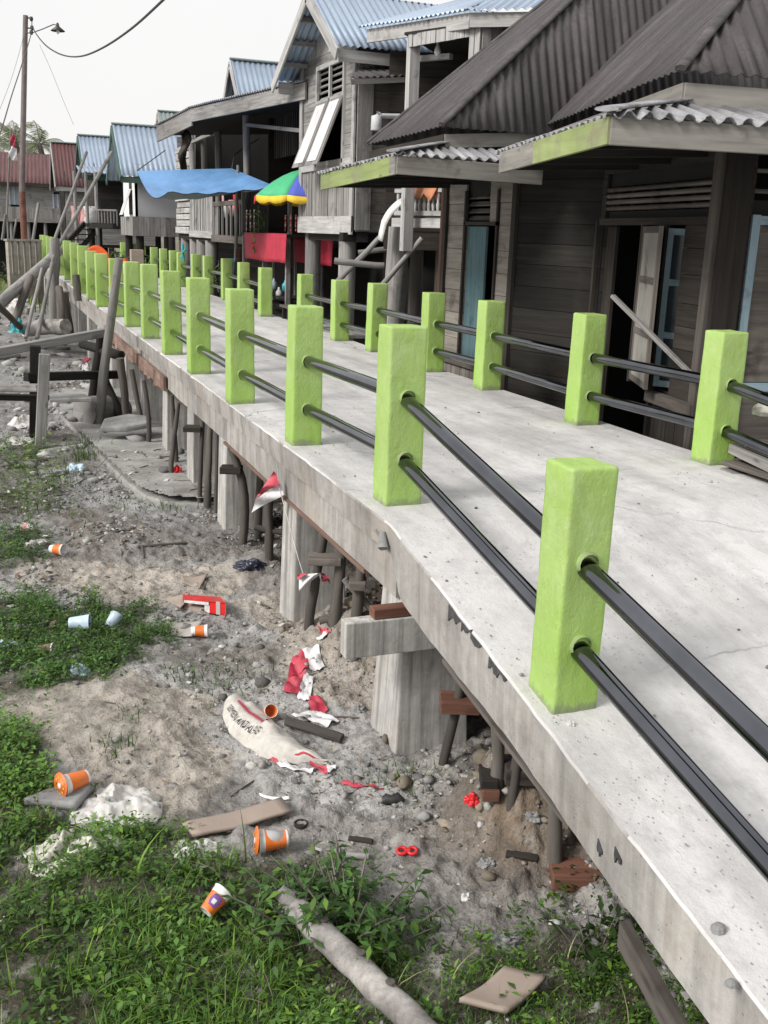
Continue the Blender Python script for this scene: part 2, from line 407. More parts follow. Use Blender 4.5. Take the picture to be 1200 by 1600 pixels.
BAGY = m_plain('yellowed_white_film', (.56, .56, .48), .35, 0, .2, 14, .006, .55)
BAGB = m_plain('blue_white_film', (.45, .56, .66), .35, 0, .2, 14)
BAGK = m_plain('dark_blue_film', (.03, .033, .06), .35, 0, .3, 14)
RUBBER = m_plain('black_rubber', (.02, .02, .02), .6, 0, .3, 14)
GREENU = m_plain('green_umbrella_cloth', (.06, .42, .19), .7, 0, .1)
BLUEU = m_plain('blue_umbrella_cloth', (.07, .10, .45), .7, 0, .1)
YELU = m_plain('yellow_umbrella_cloth', (.72, .48, .03), .7, 0, .1)
REDU = m_plain('red_umbrella_cloth', (.50, .03, .03), .7, 0, .1)
RUST = m_plain('rusty_pole_paint', (.17, .075, .055), .7, .2, .45, 5)
POLEM = m_plain('grey_brown_pole_metal', (.16, .13, .125), .6, .2, .25, 4)
BLACKM = m_plain('dark_metal', (.05, .048, .045), .5, .3, .2)
WIRE = m_plain('black_cable', (.03, .028, .027), .6, 0, .1)
LAMPG = m_plain('milky_lamp_glass', (.80, .80, .78), .3, 0, .05)
FENCEC = m_concrete('stained_breeze_block', (.46, .43, .38), (.30, .275, .24), 2, (3, 3, 3), .9, False)
TEALP = m_plain('teal_plastic', (.03, .33, .36), .4, 0, .2)
LBLUE = m_plain('pale_blue_plastic', (.40, .55, .68), .4, 0, .15)
PINKC = m_plain('pink_cloth', (.66, .36, .36), .85, 0, .15)
ORCL = m_plain('orange_cloth', (.45, .19, .10), .85, 0, .3)
HAIRL = m_plain('grey_foam', (.45, .45, .46), .8)
LEAF = m_leaf('green_leaves'); FROND = m_leaf('palm_leaves', .6, .3); TRUNK = W_POLE

# ------------------------------------------------------------------ world, sun, camera
def world():
    w = bpy.data.worlds.new('World'); SC.world = w; w.use_nodes = True; t = w.node_tree
    bg = t.nodes['Background']; sky = t.nodes.new('ShaderNodeTexSky'); sky.sky_type = 'NISHITA'; sky.sun_disc = False
    sky.sun_elevation = math.asin(SUNDIR.z); sky.sun_rotation = rad(SUNROT); sky.air_density = 1.2; sky.dust_density = 6; sky.altitude = 0
    tc = t.nodes.new('ShaderNodeTexCoord'); nz = t.nodes.new('ShaderNodeTexNoise'); nz.inputs['Scale'].default_value = 1.4; nz.inputs['Detail'].default_value = 4
    t.links.new(tc.outputs['Generated'], nz.inputs['Vector'])
    cr = t.nodes.new('ShaderNodeValToRGB'); cr.color_ramp.elements[0].color = (8.9, 8.85, 8.85, 1); cr.color_ramp.elements[1].color = (9.3, 9.2, 9.15, 1)
    cr.color_ramp.elements[0].position = .3; cr.color_ramp.elements[1].position = .7
    t.links.new(nz.outputs['Fac'], cr.inputs['Fac'])
    mx = t.nodes.new('ShaderNodeMix'); mx.data_type = 'RGBA'; mx.inputs[0].default_value = .90        # a bright, even cloud deck over the sky
    t.links.new(sky.outputs[0], mx.inputs[6]); t.links.new(cr.outputs[0], mx.inputs[7])
    t.links.new(mx.outputs[2], bg.inputs['Color']); bg.inputs['Strength'].default_value = .097
SUNDIR = Vector((-.86, -.20, .66)).normalized()      # towards the sun
SUNROT = math.degrees(math.atan2(SUNDIR.x, SUNDIR.y))
world()
sl = bpy.data.lights.new('sun', 'SUN'); sl.energy = 3.0; sl.angle = rad(20); sl.color = (1, .965, .92)
so = bpy.data.objects.new('sun', sl); COL.objects.link(so); so.rotation_euler = SUNDIR.to_track_quat('Z', 'Y').to_euler(); so.location = (-6, -4, 9)
cd = bpy.data.cameras.new('camera'); cam = bpy.data.objects.new('camera', cd); COL.objects.link(cam)
cd.sensor_fit = 'VERTICAL'; cd.sensor_height = 24; cd.lens = 24*FPX/1600; cd.clip_end = 2000; cd.clip_start = .05
cam.matrix_world = Matrix(((AX[0][0], AX[1][0], AX[2][0], 0), (AX[0][1], AX[1][1], AX[2][1], 0), (AX[0][2], AX[1][2], AX[2][2], EYE), (0, 0, 0, 1)))
SC.camera = cam
SC.view_settings.view_transform = 'Standard'; SC.view_settings.look = 'None'; SC.view_settings.exposure = .22; SC.view_settings.gamma = 1
#SECTION
# ================================================================== GROUND
def np_mesh(name, verts, faces, mats, smooth=False, tint=None, uv=None, mi=None):
    me = bpy.data.meshes.new(name); nf = len(faces); k = faces.shape[1]
    me.vertices.add(len(verts)); me.vertices.foreach_set('co', np.ascontiguousarray(verts, dtype=np.float32).ravel())
    me.loops.add(nf*k); me.loops.foreach_set('vertex_index', faces.astype(np.int32).ravel())
    me.polygons.add(nf); me.polygons.foreach_set('loop_start', np.arange(nf, dtype=np.int32)*k)
    me.polygons.foreach_set('loop_total', np.full(nf, k, dtype=np.int32))
    if smooth: me.polygons.foreach_set('use_smooth', np.ones(nf, bool))
    if mi is not None: me.polygons.foreach_set('material_index', np.asarray(mi, dtype=np.int32))
    if tint is not None:
        a = me.color_attributes.new('tint', 'FLOAT_COLOR', 'POINT')
        a.data.foreach_set('color', np.concatenate([tint, np.ones((len(tint), 1))], 1).astype(np.float32).ravel())
    for m in (mats if isinstance(mats, list) else [mats]): me.materials.append(m)
    me.update(calc_edges=True); me.validate()
    o = bpy.data.objects.new(name, me); COL.objects.link(o); return o

def axis(segs):
    out = []
    for a, b, st in segs: out += list(np.arange(a, b, st))
    return np.array(out+[segs[-1][1]])
gx = axis([(-400, -60, 30), (-60, -12, 4), (-12, -3, .5), (-3, -.6, .08), (-.6, 2.9, .0125), (2.9, 4.5, .08), (4.5, 12, .5), (12, 60, 4), (60, 400, 30)])
gy = axis([(-40, -4, 4), (-4, 1.4, .12), (1.4, 7.5, .0145), (7.5, 13, .035), (13, 22, .09), (22, 45, .5), (45, 90, 3), (90, 600, 30)])
X, Y = np.meshgrid(gx, gy); Zg = HT(X, Y)
GB = [(-60, 1110), (70, 1165), (100, 1215), (60, 1262), (150, 1292), (262, 1300), (330, 1352), (440, 1358), (560, 1372), (612, 1440), (560, 1500), (700, 1496), (840, 1490), (960, 1440), (1010, 1480), (1080, 1640), (900, 1720), (-120, 1720)]
GL = [(-40, 955), (60, 938), (140, 950), (225, 958), (242, 990), (215, 1040), (165, 1066), (0, 1100), (-40, 1110)]
GS = [(0, 690), (80, 700), (95, 780), (60, 815), (-20, 820)]; GS2 = [(-20, 838), (60, 835), (90, 858), (60, 885), (-20, 895)]
zone = {
 'sand': [(0, 1075), (160, 1062), (330, 1100), (360, 1190), (300, 1262), (130, 1240), (60, 1180), (0, 1130)],
 'sand2': [(340, 930), (450, 925), (600, 1050), (590, 1120), (470, 1090), (440, 985)],
 'sand3': [(20, 890), (200, 880), (420, 890), (330, 935), (150, 935), (20, 920)],
}
sandm = np.zeros(X.shape)
for P in zone.values():
    q = poly_xy(P); c = q.mean(0); jx = X+fbm(X*4, Y*4, 3, 31)*.25; jy = Y+fbm(X*4, Y*4, 3, 37)*.3
    sandm = np.maximum(sandm, inpoly(q, jx, jy)*1.0)
for _ in range(3):
    sandm[1:-1, 1:-1] = (sandm[1:-1, 1:-1]*2+sandm[:-2, 1:-1]+sandm[2:, 1:-1]+sandm[1:-1, :-2]+sandm[1:-1, 2:])/6
wet = np.clip((fbm(X*1.7+5, Y*1.7, 4, 51)+.10)*3.2, 0, 1)*(1-sandm)
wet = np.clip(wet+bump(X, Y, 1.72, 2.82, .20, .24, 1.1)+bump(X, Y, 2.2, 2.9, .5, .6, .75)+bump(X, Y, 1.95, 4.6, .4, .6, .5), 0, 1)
grav = np.clip((Y-5.6)/1.5, 0, 1)*(1-sandm)
deck_shade = np.clip((X-1.72+fbm(X*5, Y*5, 2, 41)*.3)/.25, 0, 1)*np.clip((3.9-X)/.3, 0, 1)*.92  # ground under the deck darkened: shade painted into its colour
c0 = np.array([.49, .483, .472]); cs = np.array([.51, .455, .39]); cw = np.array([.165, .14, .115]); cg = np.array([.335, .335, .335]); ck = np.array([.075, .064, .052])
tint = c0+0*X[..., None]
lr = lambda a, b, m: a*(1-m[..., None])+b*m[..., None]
tint = lr(tint, cg, grav*.85); tint = lr(tint, cs, sandm*.85); tint = lr(tint, cw, wet*.75); tint = lr(tint, ck, deck_shade)
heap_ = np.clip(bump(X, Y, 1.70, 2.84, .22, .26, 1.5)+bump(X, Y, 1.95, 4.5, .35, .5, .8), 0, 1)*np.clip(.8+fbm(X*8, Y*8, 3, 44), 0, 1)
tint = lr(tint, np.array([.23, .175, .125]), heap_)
veg = np.zeros(X.shape)
for P, k in ((GB, .95), (GL, .8), (GS, .6), (GS2, .7)):
    q = poly_xy(P); jx = X+fbm(X*6, Y*6, 3, 81)*.3+fbm(X*25, Y*25, 2, 33)*.1; jy = Y+fbm(X*6+9, Y*6, 3, 83)*.3+fbm(X*25, Y*25, 2, 35)*.1; veg = np.maximum(veg, inpoly(q, jx, jy)*k)
for _ in range(5): veg[1:-1, 1:-1] = (veg[1:-1, 1:-1]*2+veg[:-2, 1:-1]+veg[2:, 1:-1]+veg[1:-1, :-2]+veg[1:-1, 2:])/6
tint = lr(tint, np.array([.075, .068, .042]), veg)
far = np.clip((Y-26)/10, 0, 1)
tint = lr(tint, np.array([.20, .20, .13]), far)
tint *= .80
tint *= (1+fbm(X*9, Y*9, 4, 61)*.7+fbm(X*2.3, Y*2.3, 3, 67)*.5)[..., None]
nx, ny = len(gx), len(gy)
idx = np.arange(nx*ny).reshape(ny, nx)
fc = np.stack([idx[:-1, :-1], idx[:-1, 1:], idx[1:, 1:], idx[1:, :-1]], -1).reshape(-1, 4)
def m_ground():
    t = NT('muddy_ground'); at = t.n('ShaderNodeVertexColor'); at.layer_name = 'tint'; v = t.coord()
    a = t.noise(v, 16, 6, .7); b = t.noise(v, 70, 4, .7)
    col = t.mix(t.ramp(a, [(.32, .6), (.54, 0)]), at.outputs['Color'], (.085, .075, .065))
    col = t.mix(t.ramp(t.noise(v, 5.5, 6, .72, .5), [(.52, 0), (.70, .6)]), col, (.46, .44, .415))
    col = t.mix(t.ramp(t.noise(v, 42, 5, .75), [(.34, .6), (.46, 0)]), col, (.085, .078, .07))
    col = t.mix(t.ramp(b, [(.55, 0), (.8, .5)]), col, (.47, .45, .43))
    n = t.bump(b, .9, .009); n = t.bump(a, .8, .03, n)
    vo = t.n('ShaderNodeTexVoronoi'); vo.inputs['Scale'].default_value = 55; t.l(v, vo.inputs['Vector'])
    n = t.bump(t.math('MULTIPLY', vo.outputs['Distance'], t.ramp(t.noise(v, 2.2, 3), [(.4, 0), (.6, 1)])), .7, .008, n)
    return t.fin(col, .92, 0, n, .2)
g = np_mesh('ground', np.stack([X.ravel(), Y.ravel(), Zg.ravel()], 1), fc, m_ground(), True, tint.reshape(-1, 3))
tag(g, 'grey brown muddy ground with sandy humps beside and under the bridge', 'ground', None, 'structure')

# ------------------------------------------------------------------ scattered stones (uncountable)
def ico():
    bm = bmesh.new(); bmesh.ops.create_icosphere(bm, subdivisions=1, radius=1)
    v = np.array([p.co[:] for p in bm.verts]); f = np.array([[q.index for q in p.verts] for p in bm.faces]); bm.free(); return v, f
ICV, ICF = ico()
def rocks(name, xs, ys, sz, mat, label, cat, sink=.3, flat=(.45, .9), zf=None):
    n = len(xs); k = len(ICV); zs = HTP(xs, ys) if zf is None else zf
    R = np.random
    base = ICV[None]*(1+R.uniform(-.32, .32, (n, k, 1)))
    sc = np.stack([R.uniform(.7, 1.4, n), R.uniform(.6, 1.1, n), R.uniform(flat[0], flat[1], n)], 1)*sz[:, None]
    base = base*sc[:, None, :]; th = R.uniform(0, 6.28, n); c, s = np.cos(th)[:, None], np.sin(th)[:, None]
    x = base[..., 0]*c-base[..., 1]*s+xs[:, None]; y = base[..., 0]*s+base[..., 1]*c+ys[:, None]
    z = base[..., 2]+(zs+sz*sc[:, 2]/sz*(1-2*sink)*.5)[:, None]
    vs = np.stack([x, y, z], -1).reshape(-1, 3); fs = (ICF[None]+(np.arange(n)*k)[:, None, None]).reshape(-1, 3)
    tn = R.uniform(.11, .46, n); tn = np.where(R.uniform(0, 1, n) < .05, R.uniform(.5, .65, n), tn)
    cc = np.stack([tn*R.uniform(.98, 1.06, n), tn, tn*R.uniform(.92, 1.02, n)], 1)
    o = np_mesh(name, vs, fs, mat, False, np.repeat(cc, k, 0))
    return tag(o, label, cat, None, 'stuff')
def m_tint(name, rough=.9, nb=60):
    t = NT(name); at = t.n('ShaderNodeVertexColor'); at.layer_name = 'tint'
    f = t.noise(t.coord(), nb, 5, .7)
    col = t.mix(t.ramp(f, [(.35, .4), (.65, 0)]), at.outputs['Color'], (.06, .055, .05))
    return t.fin(col, rough, 0, t.bump(f, .5, .003), .2)
STONE = m_tint('mixed_stone')
def scatter(n, box, dens):
    xs = np.random.uniform(box[0], box[1], n); ys = np.random.uniform(box[2], box[3], n)
    k = np.random.uniform(0, 1, n) < dens(xs, ys); return xs[k], ys[k]
dn = lambda x, y: np.clip((fbm(x*1.6, y*1.6, 3, 71)+.12)*3, .05, 1)*np.where((x < .75) & (y > 3.8) & (y < 4.9), .15, 1)
x1, y1 = scatter(9500, (-.3, 2.2, 1.9, 5.6), dn); x2, y2 = scatter(7000, (.1, 2.0, 5.4, 9), dn); x3, y3 = scatter(2600, (.2, 2.2, 9, 16), dn); x4, y4 = scatter(2600, (-3.5, .0, 1, 14), dn)
def thin(x, y): k = ~inpoly(PATHP, x, y) | (np.random.uniform(0, 1, len(x)) < .10); return x[k], y[k]
x2, y2 = thin(x2, y2); x3, y3 = thin(x3, y3)
xs = np.concatenate([x1, x2, x3, x4]); ys = np.concatenate([y1, y2, y3, y4])
sz = np.concatenate([np.random.lognormal(-5.2, .6, len(x1)), np.random.lognormal(-4.75, .5, len(x2)), np.random.lognormal(-4.0, .5, len(x3)), np.random.lognormal(-4.6, .5, len(x4))])
rocks('gravel', xs, ys, np.clip(sz, .002, .06), STONE, 'loose grey gravel and pebbles strewn over the mud', 'gravel')
xs, ys = scatter(260, (.0, 2.0, 8.5, 30), lambda x, y: .7+0*x)
rocks('rubble', xs, ys, np.random.uniform(.03, .11, len(xs)), STONE, 'broken concrete lumps and rubble beyond the timber frame', 'rubble', .25, (.3, .7))
xs, ys = scatter(900, (1.35, 2.4, 2.4, 5.2), lambda x, y: bump(x, y, 1.72, 2.88, .28, .36, 1)+bump(x, y, 1.85, 4.6, .35, .6, .8))
o = rocks('clods', xs, ys, np.random.lognormal(-4.3, .5, len(xs)), STONE, 'crumbling brown earth clods heaped under the bridge edge', 'earth clods')
a = o.data.color_attributes['tint']; tt = np.tile(np.array([.27, .23, .18, 1]), (len(a.data), 1)); tt[:, :3] *= np.repeat(np.random.uniform(.6, 1.25, len(xs)), len(ICV))[:, None]
a.data.foreach_set('color', tt.astype(np.float32).ravel())

# twigs and chips
def twigs(name, n, box, mat, label, L=(.03, .16)):
    mb = MB()
    xs, ys = scatter(n, box, dn)
    for x, y in zip(xs, ys):
        l = random.uniform(*L)*(1 if y < 6 else 1.6); th = random.uniform(0, 6.28); r = random.uniform(.0015, .005)*(1 if y < 6 else 1.5)
        p = [Vector((x+cos(th)*l*k/3+random.uniform(-.006, .006), y+sin(th)*l*k/3+random.uniform(-.006, .006), 0)) for k in range(4)]
        for q in p: q.z = HZ(q.x, q.y)+r*.6
        mb.tube(p, [r, r, r*.9, r*.5], 4)
    return solo(name, mb, mat, label, 'twigs', None, 'stuff')
twigs('twigs', 850, (-1.5, 2.0, 2.0, 9.5), W_MID, 'dry twigs and wood splinters littering the mud')
def chips():
    mb = MB(); xs, ys = scatter(230, (0, 1.8, 2.4, 10), dn)
    for x, y in zip(xs, ys):
        s = random.uniform(.006, .02)*(1 if y < 5.5 else 1.8); th = random.uniform(0, 3); z = HZ(x, y)+.004
        u = Vector((cos(th), sin(th), random.uniform(-.3, .3)))*s; w = Vector((-sin(th), cos(th), random.uniform(-.3, .3)))*s*random.uniform(.3, .8)
        c = Vector((x, y, z)); mb.prism([c-u-w, c+u-w*.7, c+u*.8+w, c-u*.9+w], (0, 0, .003))
    solo('litter', mb, BAGW, 'small torn white paper and plastic scraps on the mud', 'litter scraps', None, 'stuff')
chips()

# ================================================================== VEGETATION (uncountable ground cover)
class Leaves:
    def __init__(s): s.v = []; s.f = []; s.c = []; s.n = 0
    def add(s, v, f, c):
        s.v.append(v); s.f.append(f+s.n); s.c.append(c); s.n += len(v)
    def make(s, name, mat): return np_mesh(name, np.concatenate(s.v), np.concatenate(s.f), mat, False, np.concatenate(s.c))
def blades(L, xs, ys, h, w, cols, lean=.6, seg=3, zz=None):
    n = len(xs); R = np.random; z0 = (HT(xs, ys)-.01) if zz is None else zz
    th = R.uniform(0, 6.28, n); le = R.uniform(.15, 1, n)*lean; k = seg+1
    t = np.linspace(0, 1, k)[None]
    out = le[:, None]*h[:, None]*t**2; up = h[:, None]*(t-.38*le[:, None]*t**2.2)
    cx = xs[:, None]+np.cos(th)[:, None]*out; cy = ys[:, None]+np.sin(th)[:, None]*out; cz = z0[:, None]+up
    wd = w[:, None]*(1-t**1.6)*.5+1e-4; ph = th+R.uniform(.8, 2.3, n)
    sx = np.cos(ph)[:, None]*wd; sy = np.sin(ph)[:, None]*wd
    v = np.stack([np.stack([cx-sx, cy-sy, cz], -1), np.stack([cx+sx, cy+sy, cz], -1)], 2).reshape(-1, 3)
    b = (np.arange(n)*2*k)[:, None]
    f = np.stack([np.stack([b+2*i, b+2*i+1, b+2*i+3, b+2*i+2], -1) for i in range(seg)], 1).reshape(-1, 4)
    L.add(v, f, np.repeat(cols, 2*k, 0))
def leaves(L, P, size, cols, asp=.45, droop=.5):
    n = len(P); R = np.random; th = R.uniform(0, 6.28, n); el = R.uniform(-droop, .75, n)
    u = np.stack([np.cos(th)*np.cos(el), np.sin(th)*np.cos(el), np.sin(el)], 1)*size[:, None]
    s = np.stack([-np.sin(th), np.cos(th), R.uniform(-.35, .35, n)], 1)*(size*asp*.5)[:, None]
    m = P+u*.5+np.array([0, 0, 1])*(size*.07)[:, None]
    v = np.stack([P, m-s, P+u-np.array([0, 0, 1])*(size*.08)[:, None], m+s], 1).reshape(-1, 3)
    b = (np.arange(n)*4)[:, None]; f = b+np.array([[0, 1, 2, 3]])
    L.add(v, f, np.repeat(cols, 4, 0))
def greens(n, base=(.075, .16, .028), var=.45, yel=.25):
    R = np.random; k = R.uniform(1-var, 1+var, n)[:, None]; c = np.array(base)[None]*k
    y = (R.uniform(0, 1, n) < yel)[:, None]; return np.clip(np.where(y, c*np.array([1.55, 1.3, .8]), c), 0, 1)
def fill(px, n, jit=.05, z=-1.0, soft=.035):
    q = poly_xy(px, z); lo = q.min(0)-.1; hi = q.max(0)+.1
    xs = np.random.uniform(lo[0], hi[0], n); ys = np.random.uniform(lo[1], hi[1], n)
    jx = xs+fbm(xs*6, ys*6, 3, 81)*jit*5+np.random.normal(0, soft, n); jy = ys+fbm(xs*6+9, ys*6, 3, 83)*jit*5+np.random.normal(0, soft*1.3, n)
    k = inpoly(q, jx, jy); return xs[k], ys[k]
GT = [(-40, 1560), (20, 1395), (150, 1340), (330, 1352), (450, 1380), (520, 1460), (520, 1560), (420, 1720), (-100, 1720)]
GC = [(380, 1500), (560, 1480), (700, 1490), (840, 1490), (1000, 1500), (1080, 1720), (380, 1720)]
def cover():
    clump = lambda x, y: (1+fbm(x*4.5, y*4.5, 3, 97)*1.5)[:, None]
    L = Leaves(); x, y = fill(GB, 34000, .08)
    blades(L, x, y, np.random.uniform(.015, .06, len(x))*clump(x, y)[:, 0], np.random.uniform(.002, .006, len(x)), np.clip(greens(len(x), (.062, .135, .024), .5)*clump(x, y), .003, .6), 1.1)
    x, y = fill(GT, 13000, .07); k = fbm(x*3.2, y*3.2, 3, 91) > -.06; x, y = x[k], y[k]
    blades(L, x, y, np.random.uniform(.035, .10, len(x)), np.random.uniform(.003, .008, len(x)), greens(len(x), (.075, .165, .026), .5, .35), 1.3, 4)
    x, y = fill([(-40, 1330), (40, 1250), (150, 1330), (420, 1360), (500, 1500), (200, 1720), (-100, 1720)], 170)
    blades(L, x, y, np.random.uniform(.09, .21, len(x)), np.random.uniform(.005, .010, len(x)), greens(len(x), (.08, .17, .026), .4, .3), 1.15, 5)
    x, y = fill(GB, 900)
    blades(L, x, y, np.random.uniform(.05, .16, len(x)), np.random.uniform(.002, .005, len(x)), np.tile([[.36, .33, .2]], (len(x), 1))*np.random.uniform(.5, 1.2, (len(x), 1)), 1.1, 4)
    o = L.make('grass', LEAF); tag(o, 'lush green grass at the near edge of the mud', 'grass', None, 'stuff')
    # low leafy ground cover
    def carpet(px, n, per, hh, sz, base, name, label, jit=.06, thr=-.12, soft=.05, bl=1.0):
        x, y = fill(px, n, jit, -1.0, soft); k = fbm(x*7, y*7, 3, 95) > thr+np.random.uniform(-.1, .1, len(x)); x, y = x[k], y[k]; L = Leaves()
        z = HT(x, y); m = len(x); cl = clump(x, y)
        for i in range(per):
            k = np.random.uniform(0, 1, m) < .8; q = int(k.sum()); hq = np.clip(cl[k, 0], .25, 1.8)*hh
            P = np.stack([x[k]+np.random.normal(0, .016, q), y[k]+np.random.normal(0, .016, q), z[k]+np.random.uniform(0, 1, q)**1.1*hq], 1)
            leaves(L, P, np.random.uniform(.5, 1, q)**1.3*sz[1]*1.15+sz[0]*.2, np.clip(greens(q, base, .55, .2)*np.clip(cl[k], .45, 1.7), .004, .8), random.choice((.28, .42, .55)), random.choice((.3, .7)))
        blades(L, x, y, np.random.uniform(.3, 1.4, m)*hh*bl, np.full(m, .0025), np.clip(greens(m, base, .5, .3)*1.2, 0, 1), .9, 3)
        o = L.make(name, LEAF); tag(o, label, 'ground cover', None, 'stuff')
    carpet(GL, 6500, 6, .07, (.010, .026), (.062, .135, .03), 'weed_patch', 'low leafy green weeds on the mud at the left edge', .08, -.1, .07, 1.2)
    carpet(GB, 12500, 5, .05, (.010, .032), (.075, .155, .03), 'herb_carpet', 'small leaved herbs growing between the near grass blades', .08, .0, .06)
    carpet(GC, 7000, 6, .03, (.007, .016), (.085, .17, .03), 'clover', 'small leaved bright clover beside the grey log', .07, -.1, .05)
    carpet([(-60, 1120), (70, 1165), (100, 1215), (50, 1300), (-60, 1320)], 1700, 7, .085, (.011, .026), (.075, .155, .03), 'leafy_weeds', 'green leafy weeds along the sandy hump at the left edge', .06, -.15, .04)
    carpet([(40, 1300), (270, 1300), (330, 1350), (120, 1440), (-40, 1440)], 2000, 6, .055, (.010, .025), (.075, .16, .03), 'creeping_weeds', 'creeping green weeds around the torn white bags', .06, -.1, .04)
    carpet([(0, 690), (80, 700), (95, 780), (60, 815), (-20, 820)], 750, 6, .12, (.02, .045), (.095, .165, .045), 'roadside_weeds', 'tufted green weeds near the pale pole at the left edge', .08, -.1, .12, 1.6)
    carpet([(-20, 838), (60, 835), (90, 858), (60, 885), (-20, 895)], 650, 7, .08, (.016, .035), (.06, .125, .03), 'weed_tuft', 'dark green weeds behind the discarded cups at the left edge', .06, -.2, .07)
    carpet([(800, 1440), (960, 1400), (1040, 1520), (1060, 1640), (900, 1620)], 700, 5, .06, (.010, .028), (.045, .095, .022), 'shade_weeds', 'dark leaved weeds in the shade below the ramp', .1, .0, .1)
    # sparse sprouts
    L = Leaves()
    for (px, py, n, r, h) in [(330, 1065, 60, .10, .07), (390, 1060, 90, .12, .06), (290, 1050, 40, .06, .08), (640, 1215, 60, .05, .07), (655, 1235, 40, .05, .06), (100, 745, 60, .1, .14), (130, 715, 80, .07, .16),
                              (690, 1455, 26, .04, .12), (210, 1120, 14, .03, .1), (190, 1170, 50, .05, .1), (580, 1215, 30, .05, .05), (260, 775, 40, .1, .1), (200, 790, 60, .25, .1), (60, 800, 70, .2, .14), (30, 470, 120, .5, .35), (140, 700, 60, .1, .2), (170, 640, 40, .2, .2)]:
        c = T(px, py); x = np.random.normal(c.x, r, n); y = np.random.normal(c.y, r*1.3, n)
        blades(L, x, y, np.random.uniform(.4, 1.1, n)*h, np.random.uniform(.002, .005, n)*(1+c.y/8), greens(n, (.06, .12, .03)), 1.0, 3)
    tag(L.make('sprouts', LEAF), 'thin sprouting grass tufts scattered over the bare mud', 'sprouts', None, 'stuff')
    L = Leaves(); n = 9000; x = np.random.uniform(-4.5, -.25, n); y = np.random.uniform(.5, 16, n); k = fbm(x*.9, y*.9, 3, 99)+.04*np.clip(-x-1, 0, 3) > .02; x, y = x[k], y[k]; n = len(x)
    blades(L, x, y, np.random.uniform(.03, .13, n), np.random.uniform(.004, .009, n), greens(n, (.06, .13, .025)), 1.2, 3)
    P = np.stack([x+np.random.normal(0, .03, n), y+np.random.normal(0, .03, n), HT(x, y)+np.random.uniform(0, .06, n)], 1); leaves(L, P, np.random.uniform(.015, .045, n), greens(n, (.065, .135, .028)), .45)
    tag(L.make('verge_weeds', LEAF), 'patchy low weeds on the open mud at the far left', 'weeds', None, 'stuff')
    L = Leaves(); n = 5000; x = np.random.uniform(-9, 2.5, n); y = np.random.uniform(26, 46, n)
    blades(L, x, y, np.random.uniform(.1, .4, n), np.random.uniform(.02, .05, n), greens(n, (.16, .24, .04)), 1.0, 2)
    tag(L.make('meadow', LEAF), 'sunlit yellow green grass far beyond the utility pole', 'grass', None, 'stuff')
cover()

def leafy_plant(name, c, nst, h, lsz, base, label, cat, spread=.10, group=None, leaf_asp=.35, big=True):
    t = thing(name, c, label, cat, group); mb = MB(); L = Leaves()
    for i in range(nst):
        th = random.uniform(0, 6.28); rr = spread*random.uniform(.1, 1); b = Vector((c.x+cos(th)*rr*.5, c.y+sin(th)*rr*.5, c.z-.01))
        hh = h*random.uniform(.55, 1.1); e = b+Vector((cos(th)*rr*1.3, sin(th)*rr*1.3, hh))
        pts = [b.lerp(e, k/4)+Vector((0, 0, .06*hh*sin(k*.8))) for k in range(5)]
        mb.tube(pts, [.004*h/.2]*4+[.002*h/.2], 4)
        m = max(6, int(hh/lsz*4.5)); tt = np.random.uniform(.15, 1, m)
        P = np.array([[*(pts[0].lerp(pts[4], float(q)))] for q in tt])
        leaves(L, P, np.random.uniform(.6, 1.15, m)*lsz, greens(m, base, .45, .12), leaf_asp, .55)
    part('stem', mb, W_MID, t)
    v = np.concatenate(L.v)-np.array(c[:])[None]; o = np_mesh('foliage', v, np.concatenate(L.f), LEAF, False, np.concatenate(L.c)); o.parent = t; OFF[o.name] = OFF[t.name]
    return t
for i, (px, py, h, lab) in enumerate([(470, 1440, .17, 'bushy dark green plant with pointed leaves behind the log end'), (545, 1450, .19, 'tallest bushy dark green plant at the edge of the bare mud'),
                                      (500, 1400, .11, 'small dark green plant between the orange cup and the taller bushes'), (590, 1475, .13, 'dark green pointed leaf plant at the right end of the bush row')]):
    leafy_plant('leafy_bush', T(px, py), 24, h, .052, (.06, .135, .032), lab, 'plant', .13, 'leafy bushes at the edge of the grass')
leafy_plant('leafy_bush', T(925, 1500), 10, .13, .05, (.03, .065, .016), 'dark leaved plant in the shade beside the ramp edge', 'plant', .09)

# ================================================================== BRIDGE
LS = [2.46, 3.94, 5.23, 6.6, 8.05, 9.34, 10.72, 11.98, 13.29, 14.95, 16.4, 17.95, 20.1, 22.1, 24.0, 26.0, 27.9, 29.7, 31.3]
LT = [1.552, 1.585, 1.545, 1.515, 1.52, 1.525, 1.53, 1.515, 1.495, 1.49, 1.49, 1.5, 1.54, 1.56, 1.56, 1.55, 1.54, 1.54, 1.56]
LHT = [.722, .745, .728, .735, .733, .730, .735, .716, .706, .719, .717, .76, .766, .77, .77, .77, .77, .77, .77]
RS = [4.32, 5.5, 6.96, 7.98, 9.41, 10.43, 11.7, 13.5, 15.0, 16.6, 18.0, 18.9, 20.2, 21.4, 22.95, 24.3, 26.6, 28.3, 29.9]
RT = [3.52, 3.44, 3.5, 3.48, 3.5, 3.47, 3.46, 3.44, 3.5, 3.6, 3.58, 3.54, 3.5, 3.56, 3.6, 3.6, 3.66, 3.66, 3.6]
RHT = [.685, .677, .654, .65, .65, .63, .63, .63, .645]+[.65]*10
KINK = 3.62; SLOPE = .198
def dz(s): return 0.0 if s >= KINK else (s-KINK)*SLOPE
TL, TR = 1.43, 3.63

